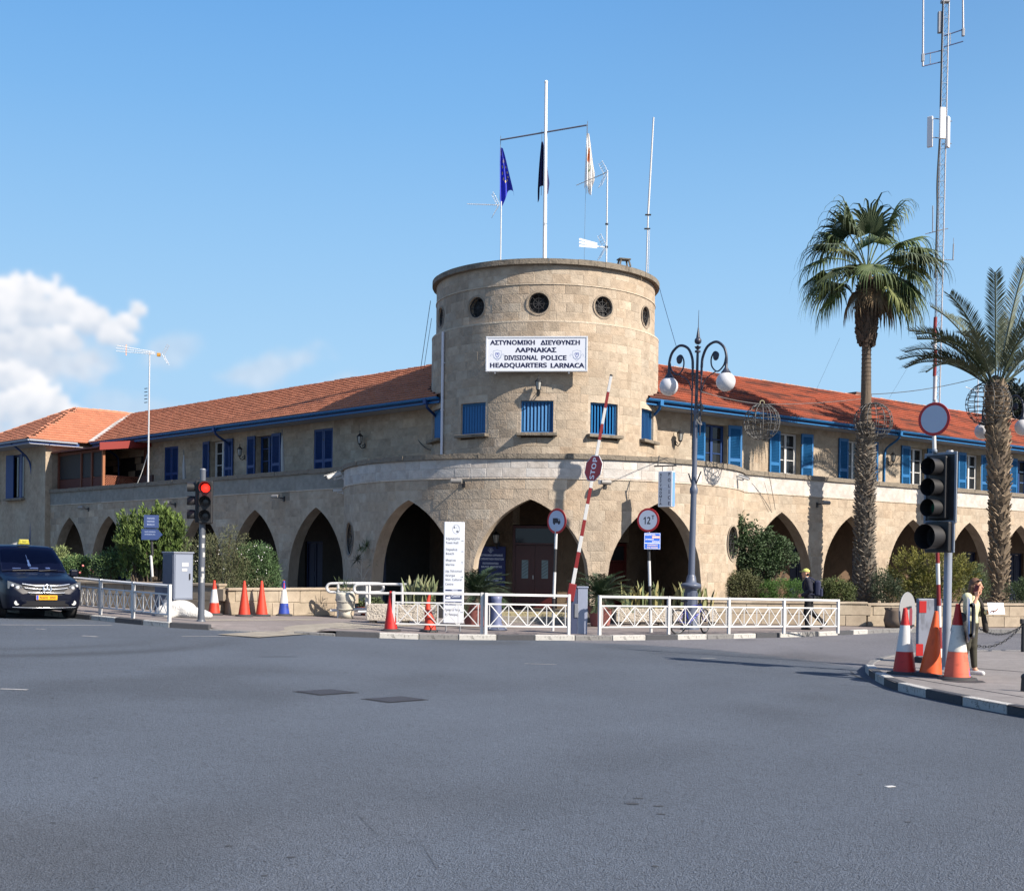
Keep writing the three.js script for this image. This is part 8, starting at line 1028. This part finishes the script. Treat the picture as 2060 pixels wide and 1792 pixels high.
// ---------- people ----------
function sdfMesh(prims, c, S, res, k = 0.03) {   // smooth union of tapered capsules and ellipsoids, meshed on a grid
  const mc = new MarchingCubes(res, M.white, false, false, 120000), f = mc.field, h = res / 2, cc = new V3(...c); mc.isolation = 0;
  const P = prims.map((p) => { const a = new V3(...p.a), b = new V3(...(p.b || p.a)); return { ...p, a, d: b.clone().sub(a), l2: Math.max(1e-9, b.distanceToSquared(a)), k: p.k ?? k }; });
  for (let z = 0; z < res; z++) for (let y = 0; y < res; y++) for (let x = 0; x < res; x++) {
    const X = cc.x + (x - h) / h * S, Y = cc.y + (y - h) / h * S, Z = cc.z + (z - h) / h * S; let m = 9;
    for (const p of P) { const dx = X - p.a.x, dy = Y - p.a.y, dz = Z - p.a.z; let q; if (p.e) { const ex = dx / p.e[0], ey = dy / p.e[1], ez = dz / p.e[2], l = Math.sqrt(ex * ex + ey * ey + ez * ez); q = (l - 1) * Math.min(...p.e); } else { const t = clamp((dx * p.d.x + dy * p.d.y + dz * p.d.z) / p.l2); q = Math.sqrt((dx - p.d.x * t) ** 2 + (dy - p.d.y * t) ** 2 + (dz - p.d.z * t) ** 2) - mix(p.r, p.r2 ?? p.r, t); } const w = clamp(0.5 + 0.5 * (m - q) / p.k); m = mix(m, q, w) - p.k * w * (1 - w); }
    f[x + y * res + z * res * res] = -m;
  }
  mc.update(); const n = mc.count, pos = new Float32Array(n * 3), nor = new Float32Array(n * 3); for (let i = 0; i < n; i++) { for (let j = 0; j < 3; j++) { pos[i * 3 + j] = mc.positionArray[i * 3 + j] * S + c[j]; nor[i * 3 + j] = mc.normalArray[i * 3 + j]; } }
  const g = new THREE.BufferGeometry(); g.setAttribute('position', new THREE.BufferAttribute(pos, 3)); g.setAttribute('normal', new THREE.BufferAttribute(nor, 3)); g.setAttribute('uv', new THREE.BufferAttribute(new Float32Array(n * 2), 2)); g.computeVertexNormals(); return toCreasedNormals(g, 2);
}
const cap = (a, b, r, r2, k) => ({ a, b, r, r2, k }), ell = (a, e, k) => ({ a, e, k });
const headPrims = (h, fwdv, sd = 1) => { const [x, y, z] = h; return [ell([x, y + 0.02, z - 0.012], [0.076, 0.108, 0.092]), ell([x, y - 0.05, z + 0.022], [0.056, 0.066, 0.066], 0.03), cap([x, y + 0.012, z + 0.082], [x, y - 0.022, z + 0.104], 0.008, 0.014, 0.012), ell([x, y - 0.055, z + 0.083], [0.026, 0.011, 0.012], 0.01), ell([x, y - 0.092, z + 0.062], [0.026, 0.02, 0.022], 0.02), ell([x - 0.078, y - 0.005, z - 0.012], [0.012, 0.03, 0.02], 0.006), ell([x + 0.078, y - 0.005, z - 0.012], [0.012, 0.03, 0.02], 0.006), ell([x - 0.032, y + 0.022, z + 0.075], [0.02, 0.01, 0.012], 0.012), ell([x + 0.032, y + 0.022, z + 0.075], [0.02, 0.01, 0.012], 0.012)]; };
// a hand with palm, four unequal fingers and a thumb: o wrist, u finger direction, v palm normal, curl in radians
function handPrims(o, u, v, curl, side) {
  const O = new V3(...o), U = new V3(...u).normalize(), Vn = new V3(...v).normalize(), Wd = new V3().crossVectors(U, Vn).normalize(), out = [], at3 = (a, b, c) => O.clone().addScaledVector(U, a).addScaledVector(Wd, b).addScaledVector(Vn, c).toArray();
  for (const s of [-1, 0, 1]) out.push(cap(at3(0.0, s * 0.014, 0), at3(0.085, s * 0.026, 0), 0.017, 0.013, 0.012));
  [[-0.032, 0.068], [-0.011, 0.078], [0.011, 0.074], [0.031, 0.058]].forEach(([b, L], i) => { let p = O.clone().addScaledVector(U, 0.088).addScaledVector(Wd, b), ang = 0; for (let k = 0; k < 3; k++) { ang += curl * (0.8 + 0.1 * i); const d = U.clone().multiplyScalar(Math.cos(ang)).addScaledVector(Vn, Math.sin(ang)), q = p.clone().addScaledVector(d, L * [0.45, 0.32, 0.25][k]); out.push(cap(p.toArray(), q.toArray(), 0.0095 - k * 0.0008, 0.0087 - k * 0.001, 0.004)); p = q; } });
  const tb = O.clone().addScaledVector(U, 0.025).addScaledVector(Wd, side * 0.024), t1 = tb.clone().addScaledVector(U, 0.03).addScaledVector(Wd, side * 0.034).addScaledVector(Vn, 0.014), t2 = t1.clone().addScaledVector(U, 0.034).addScaledVector(Wd, side * 0.006).addScaledVector(Vn, 0.014); out.push(cap(tb.toArray(), t1.toArray(), 0.0135, 0.011, 0.008), cap(t1.toArray(), t2.toArray(), 0.0105, 0.009, 0.004)); return out;
}
const mkHand = (o, u, v, curl, side) => { const U = new V3(...u).normalize().multiplyScalar(0.075), c = [o[0] + U.x, o[1] + U.y, o[2] + U.z]; return sdfMesh(handPrims(o, u, v, curl, side), c, 0.125, 64, 0.006); };
const skin = std(lin(196, 142, 112), 0.6), skin2 = std(lin(186, 134, 108), 0.6), mEye = std([0.02, 0.015, 0.012], 0.3), mLip = std(lin(150, 78, 72), 0.6);
const face = (t, [x, y, z], par) => { for (const s of [-1, 1]) part('eye', ell2(0.011, 0.007, 0.006, x + s * 0.032, y + 0.022, z + 0.084), mEye, par); part('mouth', ell2(0.022, 0.006, 0.006, x, y - 0.054, z + 0.093), mLip, par); part('eyebrow', [-1, 1].map((s) => box(0.034, 0.006, 0.006, x + s * 0.032, y + 0.044, z + 0.08)), mEye, par); };
const ell2 = (a, b, c, x, y, z) => new THREE.SphereGeometry(1, 12, 8).scale(a, b, c).translate(x, y, z);
{ // man in dark clothes walking to the left with a backpack
  const p = onPave(1627, 1267), H0 = hPx(p, 1141, 1267), s = H0 / 1.80, t = thing('person', 'man in dark clothes and a yellow green cap walking left behind the railing', 'person', p, -PI / 2 - 0.30); t.scale.setScalar(s);
  const hd = [0.01, 1.62, 0.10], nk = [0, 1.47, 0.05], J = { hipL: [0.09, 0.93, 0], hipR: [-0.09, 0.93, 0], knL: [0.10, 0.50, 0.06], knR: [-0.09, 0.52, -0.06], anL: [0.10, 0.09, 0.03], anR: [-0.09, 0.22, -0.40], shL: [0.19, 1.41, 0.02], shR: [-0.19, 1.41, 0.02], elL: [0.27, 1.14, -0.06], elR: [-0.27, 1.14, -0.06], wrL: [0.24, 1.0, 0.16], wrR: [-0.24, 1.0, 0.16] };
  const body = [cap(nk, hd, 0.056, 0.055), ...headPrims(hd), cap([0, 1.40, 0.02], nk, 0.08, 0.06), cap(J.shL, J.shR, 0.07, 0.07), ell([0, 1.25, 0.01], [0.16, 0.2, 0.11]), ell([0, 1.0, 0], [0.15, 0.14, 0.11]), cap(J.hipL, J.knL, 0.085, 0.058), cap(J.knL, J.anL, 0.056, 0.04), cap(J.hipR, J.knR, 0.085, 0.058), cap(J.knR, J.anR, 0.056, 0.04), cap(J.shL, J.elL, 0.052, 0.042), cap(J.elL, J.wrL, 0.042, 0.03), cap(J.shR, J.elR, 0.052, 0.042), cap(J.elR, J.wrR, 0.042, 0.03), cap(J.anL, [0.1, 0.04, 0.13], 0.035, 0.03), cap(J.anR, [-0.09, 0.1, -0.36], 0.035, 0.03)];
  const hands = [mkHand(J.wrL, [-0.1, -0.35, 1], [-1, 0, 0.1], 0.5, -1), mkHand(J.wrR, [0.1, -0.35, 1], [1, 0, 0.1], 0.5, 1)];
  part('body', mergeGeometries([sdfMesh(body, [0, 0.9, 0], 0.98, 112), sdfMesh(headPrims(hd), [hd[0], hd[1], hd[2]], 0.16, 56, 0.012), ...hands].map((g) => g.index ? g.toNonIndexed() : g)), skin, t); face(t, hd, t);
  part('jacket', sdfMesh([cap(J.shL, J.shR, 0.09, 0.09), ell([0, 1.22, 0], [0.205, 0.27, 0.155]), ell([0, 0.99, 0], [0.2, 0.2, 0.155]), cap(J.shL, J.elL, 0.078, 0.068), cap(J.elL, J.wrL, 0.066, 0.05), cap(J.shR, J.elR, 0.078, 0.068), cap(J.elR, J.wrR, 0.066, 0.05), cap([0, 1.38, 0.02], [0, 1.46, 0.04], 0.1, 0.082)], [0, 1.15, 0], 0.45, 72), std(lin(14, 17, 36), 0.85), t); part('collar', new THREE.TorusGeometry(0.066, 0.018, 8, 20).rotateX(PI / 2 - 0.3).translate(0, 1.505, 0.05), std([0.45, 0.45, 0.42], 0.8), t);
  part('trousers', sdfMesh([ell([0, 0.92, 0], [0.165, 0.15, 0.13]), cap(J.hipL, J.knL, 0.105, 0.082), cap(J.knL, [0.1, 0.1, 0.03], 0.08, 0.068), cap(J.hipR, J.knR, 0.105, 0.082), cap(J.knR, [-0.09, 0.24, -0.38], 0.08, 0.066)], [0, 0.55, -0.1], 0.58, 72), std(lin(8, 8, 12), 0.9), t);
  part('shoe', sdfMesh([cap([0.1, 0.05, -0.03], [0.1, 0.04, 0.17], 0.052, 0.038)], [0.1, 0.06, 0.06], 0.22, 40), M.black, t); part('shoe', sdfMesh([cap([-0.09, 0.2, -0.47], [-0.09, 0.05, -0.34], 0.05, 0.036)], [-0.09, 0.12, -0.4], 0.22, 40), M.black, t);
  const capM = std(lin(176, 180, 96), 0.8); part('cap', [new THREE.SphereGeometry(0.105, 24, 12, 0, PI * 2, 0, PI / 2).scale(0.86, 0.9, 1.05).translate(hd[0], hd[1] + 0.05, hd[2] - 0.01), new THREE.CylinderGeometry(0.085, 0.085, 0.012, 20, 1, false, -PI / 2, PI).scale(1, 1, 1.15).translate(hd[0], hd[1] + 0.055, hd[2] + 0.075)], capM, t); part('hair', ell2(0.083, 0.06, 0.06, hd[0], hd[1] - 0.02, hd[2] - 0.055), std([0.03, 0.025, 0.02], 0.9), t);
  const bp = t.localToWorld(new V3(0, 0, 0)), q = thing('backpack', 'dark navy backpack worn by the walking man in the yellow green cap', 'backpack', p, t.rotation.y); q.scale.setScalar(s); const bm = std(lin(24, 30, 58), 0.85); part('bag', [rbox(0.32, 0.46, 0.18, 0.07, 0, 1.2, -0.24, 0, 4)], bm, q); part('pocket', rbox(0.26, 0.24, 0.08, 0.035, 0, 1.08, -0.345, 0, 3), bm, q); part('strap', [-1, 1].map((e) => tube([[e * 0.12, 1.42, -0.16], [e * 0.135, 1.505, -0.02], [e * 0.14, 1.42, 0.13], [e * 0.15, 1.2, 0.17], [e * 0.19, 1.05, 0.02], [e * 0.16, 1.02, -0.16]], 0.017, 24, 6)), bm, q); part('badge', [box(0.05, 0.02, 0.004, 0.05, 1.3, -0.335), box(0.03, 0.05, 0.004, -0.06, 1.22, -0.388)], std([0.4, 0.4, 0.42], 0.7), q);
}
{ // woman on the phone at the island
  const p = onPave(1952, 1358), H0 = hPx(p, 1156, 1356), s = H0 / 1.70, t = thing('person', 'woman in a pale yellow jumper talking on a phone, holding a paper sheet', 'person', p, 0.86); t.scale.setScalar(s);
  const hd = [-0.01, 1.525, 0.10], nk = [0, 1.40, 0.03], J = { hipL: [0.085, 0.9, 0], hipR: [-0.085, 0.9, 0], knL: [0.07, 0.49, 0.02], knR: [-0.08, 0.5, -0.04], anL: [0.06, 0.09, 0.06], anR: [-0.08, 0.10, -0.14], shL: [0.165, 1.335, 0.0], shR: [-0.165, 1.335, 0.0], elL: [0.22, 1.06, 0.10], elR: [-0.25, 1.09, 0.11], wrL: [0.10, 1.09, 0.27], wrR: [-0.125, 1.34, 0.15] };
  const body = [cap(nk, hd, 0.048, 0.048), cap([0, 1.33, 0.0], nk, 0.07, 0.05), cap(J.shL, J.shR, 0.058, 0.058), ell([0, 1.18, 0.0], [0.14, 0.18, 0.095]), ell([0, 0.96, 0], [0.15, 0.14, 0.11]), cap(J.hipL, J.knL, 0.085, 0.055), cap(J.knL, J.anL, 0.052, 0.036), cap(J.hipR, J.knR, 0.085, 0.055), cap(J.knR, J.anR, 0.052, 0.036), cap(J.shL, J.elL, 0.045, 0.036), cap(J.elL, J.wrL, 0.036, 0.026), cap(J.shR, J.elR, 0.045, 0.036), cap(J.elR, J.wrR, 0.036, 0.026), cap(J.anL, [0.06, 0.04, 0.16], 0.033, 0.028), cap(J.anR, [-0.08, 0.05, -0.04], 0.033, 0.028)];
  part('body', mergeGeometries([sdfMesh(body, [0, 0.86, 0.05], 0.92, 112), sdfMesh(headPrims(hd), [...hd], 0.16, 64, 0.012), mkHand(J.wrL, [0.15, 0.12, 1], [-0.2, 1, 0.0], 0.35, 1), mkHand(J.wrR, [0.28, 0.95, -0.15], [0.95, -0.25, 0.1], 0.55, -1)].map((g) => g.index ? g.toNonIndexed() : g)), skin2, t); face(t, hd, t);
  const sw = std(lin(184, 182, 150), 0.9); part('jumper', sdfMesh([cap(J.shL, J.shR, 0.072, 0.072), ell([0, 1.15, 0.005], [0.172, 0.24, 0.128]), ell([0.07, 1.2, 0.075], [0.075, 0.075, 0.06]), ell([-0.07, 1.2, 0.075], [0.075, 0.075, 0.06]), ell([0, 0.94, 0], [0.178, 0.14, 0.135]), cap(J.shL, J.elL, 0.07, 0.06), cap(J.elL, [0.13, 1.08, 0.22], 0.06, 0.045), cap(J.shR, J.elR, 0.07, 0.06), cap(J.elR, [-0.195, 1.19, 0.13], 0.06, 0.046)], [0, 1.12, 0.06], 0.44, 72), sw, t);
  part('trousers', sdfMesh([ell([0, 0.88, 0], [0.165, 0.13, 0.13]), cap(J.hipL, J.knL, 0.1, 0.068), cap(J.knL, [0.06, 0.16, 0.05], 0.066, 0.05), cap(J.hipR, J.knR, 0.1, 0.068), cap(J.knR, [-0.08, 0.17, -0.12], 0.066, 0.05)], [0, 0.52, 0], 0.52, 72), std(lin(52, 50, 40), 0.9), t);
  part('shoe', sdfMesh([cap([0.06, 0.06, 0.0], [0.06, 0.042, 0.19], 0.05, 0.038), cap([0.06, 0.03, 0.0], [0.06, 0.03, 0.19], 0.035, 0.035)], [0.06, 0.06, 0.1], 0.2, 44), M.white, t); part('shoe', sdfMesh([cap([-0.08, 0.07, -0.2], [-0.08, 0.045, -0.02], 0.05, 0.038), cap([-0.08, 0.03, -0.2], [-0.08, 0.03, -0.02], 0.034, 0.034)], [-0.08, 0.06, -0.1], 0.2, 44), M.white, t);
  const hairM = std(lin(96, 66, 46), 0.7, { map: dirtMap }); part('hair', sdfMesh([ell([hd[0], hd[1] + 0.045, hd[2] - 0.028], [0.09, 0.098, 0.096]), cap([hd[0] - 0.05, hd[1] - 0.02, hd[2] - 0.06], [hd[0] - 0.08, hd[1] - 0.36, hd[2] - 0.09], 0.055, 0.035), cap([hd[0] + 0.05, hd[1] - 0.02, hd[2] - 0.06], [hd[0] + 0.06, hd[1] - 0.3, hd[2] - 0.1], 0.05, 0.032), cap([hd[0], hd[1], hd[2] - 0.07], [hd[0], hd[1] - 0.3, hd[2] - 0.13], 0.065, 0.04)], [hd[0], hd[1] - 0.08, hd[2] - 0.05], 0.32, 64, 0.02), hairM, t);
  part('sunglasses', [ell2(0.034, 0.024, 0.012, hd[0] - 0.036, hd[1] + 0.098, hd[2] + 0.066), ell2(0.034, 0.024, 0.012, hd[0] + 0.036, hd[1] + 0.098, hd[2] + 0.066), bar([hd[0] - 0.075, hd[1] + 0.1, hd[2] + 0.05], [hd[0] - 0.088, hd[1] + 0.04, hd[2] - 0.04], 0.006), bar([hd[0] + 0.075, hd[1] + 0.1, hd[2] + 0.05], [hd[0] + 0.088, hd[1] + 0.04, hd[2] - 0.04], 0.006)], M.black, t);
  part('scarf', sdfMesh([cap([0.06, 1.4, 0.06], [0.1, 1.2, 0.15], 0.035, 0.035), cap([0.1, 1.2, 0.15], [0.17, 0.78, 0.2], 0.032, 0.05), cap([-0.05, 1.4, 0.07], [0.06, 1.38, 0.08], 0.03, 0.035), cap([-0.06, 1.41, 0.02], [-0.05, 1.39, 0.07], 0.03, 0.03)], [0.06, 1.08, 0.12], 0.4, 60, 0.02), std([0.03, 0.026, 0.024], 0.95, { map: wornMap }), t);
  const Wp = (v) => new V3(...v).multiplyScalar(s).applyAxisAngle(new V3(0, 1, 0), t.rotation.y).add(p);
  const paper = thing('paper_sheet', 'white printed sheet held out in the hand of the woman on the phone', 'paper', Wp([0.14, 1.15, 0.38]), t.rotation.y - 0.75); const ptx = canvasTex(128, 90, (c) => { c.fillStyle = '#e4e8f2'; c.fillRect(0, 0, 128, 90); c.strokeStyle = '#9aa2b4'; c.lineWidth = 3; for (let i = 0; i < 5; i++) { c.beginPath(); c.moveTo(14, 18 + i * 12); c.lineTo(110 - (i % 2) * 30, 16 + i * 12); c.stroke(); } }); part('sheet', box(0.3, 0.21, 0.004, 0, 0.0, 0, 0, -0.3), std([0.74, 0.76, 0.8], 0.7), paper); part('print', new THREE.PlaneGeometry(0.29, 0.2).rotateX(-0.3).translate(0, 0.0012, 0.0035), new THREE.MeshStandardMaterial({ map: ptx, roughness: 0.7 }), paper);
  const ph = thing('mobile_phone', 'dark red mobile phone held to the ear of the woman in yellow', 'phone', Wp([-0.097, 1.475, 0.125]), t.rotation.y); ph.rotation.order = 'YXZ'; ph.rotation.x = 0.35; part('case', rbox(0.012, 0.15, 0.075, 0.005), std(lin(90, 22, 30), 0.4), ph); part('screen', box(0.002, 0.13, 0.066, 0.0065, 0, 0), M.glass, ph);
  const bg = thing('shoulder_bag', 'black shoulder bag hanging behind the woman in the yellow jumper', 'bag', p, t.rotation.y); bg.scale.setScalar(s); part('bag', sdfMesh([ell([-0.2, 0.88, -0.1], [0.09, 0.2, 0.14]), cap([-0.2, 0.76, -0.18], [-0.2, 0.76, -0.02], 0.08, 0.08)], [-0.2, 0.86, -0.1], 0.28, 44, 0.05), std([0.016, 0.016, 0.018], 0.7), bg); part('strap', tube([[-0.2, 1.04, -0.18], [-0.19, 1.3, -0.08], [-0.15, 1.415, 0.0], [-0.19, 1.3, 0.07], [-0.2, 1.04, -0.0]], 0.014, 24, 6), M.black, bg);
}
// ---------- blue bicycle against the railing ----------
{
  const p = onPave(1394, 1276.5); p.z -= 0.28; const t = thing('bicycle', 'blue bicycle leaning behind the long railing beside the street lamp', 'bicycle', p, 0.66); const bl = std(lin(34, 46, 150), 0.35), r = 0.345, rear = [-0.52, r, 0], front = [0.52, r, 0], bb = [-0.1, 0.3, 0], seatT = [-0.26, 0.78, 0], head = [0.36, 0.80, 0], headB = [0.40, 0.64, 0];
  const wheel = (c, ry) => { const w = new THREE.Group(); w.name = 'wheel'; t.add(w); w.position.set(...c); w.rotation.y = ry; part('tyre', new THREE.TorusGeometry(r - 0.02, 0.024, 8, 44), std([0.02, 0.02, 0.022], 0.85), w); part('rim', new THREE.TorusGeometry(r - 0.05, 0.01, 6, 40), M.galv, w); const sp = []; for (let k = 0; k < 18; k++) { const a = k * PI / 9; sp.push(bar([0, 0, (k % 2 ? 0.025 : -0.025)], [(r - 0.05) * Math.cos(a), (r - 0.05) * Math.sin(a), 0], 0.002, 0.002, 3)); } part('spokes', sp, M.galv, w); part('hub', new THREE.CylinderGeometry(0.02, 0.02, 0.1, 10).rotateX(PI / 2), M.black, w); };
  wheel(rear, 0); wheel(front, 0.38);
  part('frame', [bar(bb, seatT, 0.016), bar(bb, headB, 0.024), bar([-0.245, 0.72, 0], head, 0.018), bar(headB, head, 0.024), ...[-1, 1].flatMap((s) => [bar([rear[0], rear[1], s * 0.05], [bb[0], bb[1], s * 0.02], 0.01), bar([rear[0], rear[1], s * 0.05], [-0.235, 0.7, s * 0.02], 0.009)])], bl, t); part('fork', [-1, 1].map((s) => bar([headB[0] + 0.01, headB[1], s * 0.05], [front[0], front[1], s * 0.055], 0.014)), bl, t);
  part('saddle', [new THREE.SphereGeometry(1, 14, 8).scale(0.14, 0.035, 0.07).translate(-0.29, 0.9, 0), bar(seatT, [-0.285, 0.89, 0], 0.012)], M.black, t); part('handlebar', [bar(head, [0.335, 0.92, 0], 0.014), tube([[0.28, 0.95, -0.29], [0.32, 0.945, -0.1], [0.335, 0.93, 0], [0.32, 0.945, 0.1], [0.28, 0.95, 0.29]], 0.013, 20, 6), bar([0.28, 0.95, -0.3], [0.3, 0.948, -0.18], 0.018), bar([0.28, 0.95, 0.18], [0.3, 0.948, 0.3], 0.018)], M.black, t);
  part('crank', [new THREE.TorusGeometry(0.085, 0.01, 6, 24).translate(bb[0], bb[1], 0.05), bar([bb[0], bb[1], 0.06], [bb[0] + 0.12, bb[1] - 0.11, 0.07], 0.01), bar([bb[0], bb[1], -0.06], [bb[0] - 0.12, bb[1] + 0.11, -0.07], 0.01), box(0.09, 0.02, 0.08, bb[0] + 0.12, bb[1] - 0.11, 0.12), box(0.09, 0.02, 0.08, bb[0] - 0.12, bb[1] + 0.11, -0.12)], M.black, t); part('chain', [bar([bb[0], bb[1] + 0.085, 0.05], [rear[0], rear[1] + 0.04, 0.05], 0.005), bar([bb[0], bb[1] - 0.085, 0.05], [rear[0], rear[1] - 0.04, 0.05], 0.005)], M.black, t); part('kickstand', bar([-0.15, 0.28, 0.05], [-0.24, 0.01, 0.14], 0.009), M.black, t);
}
renderer.render(scene, camera);
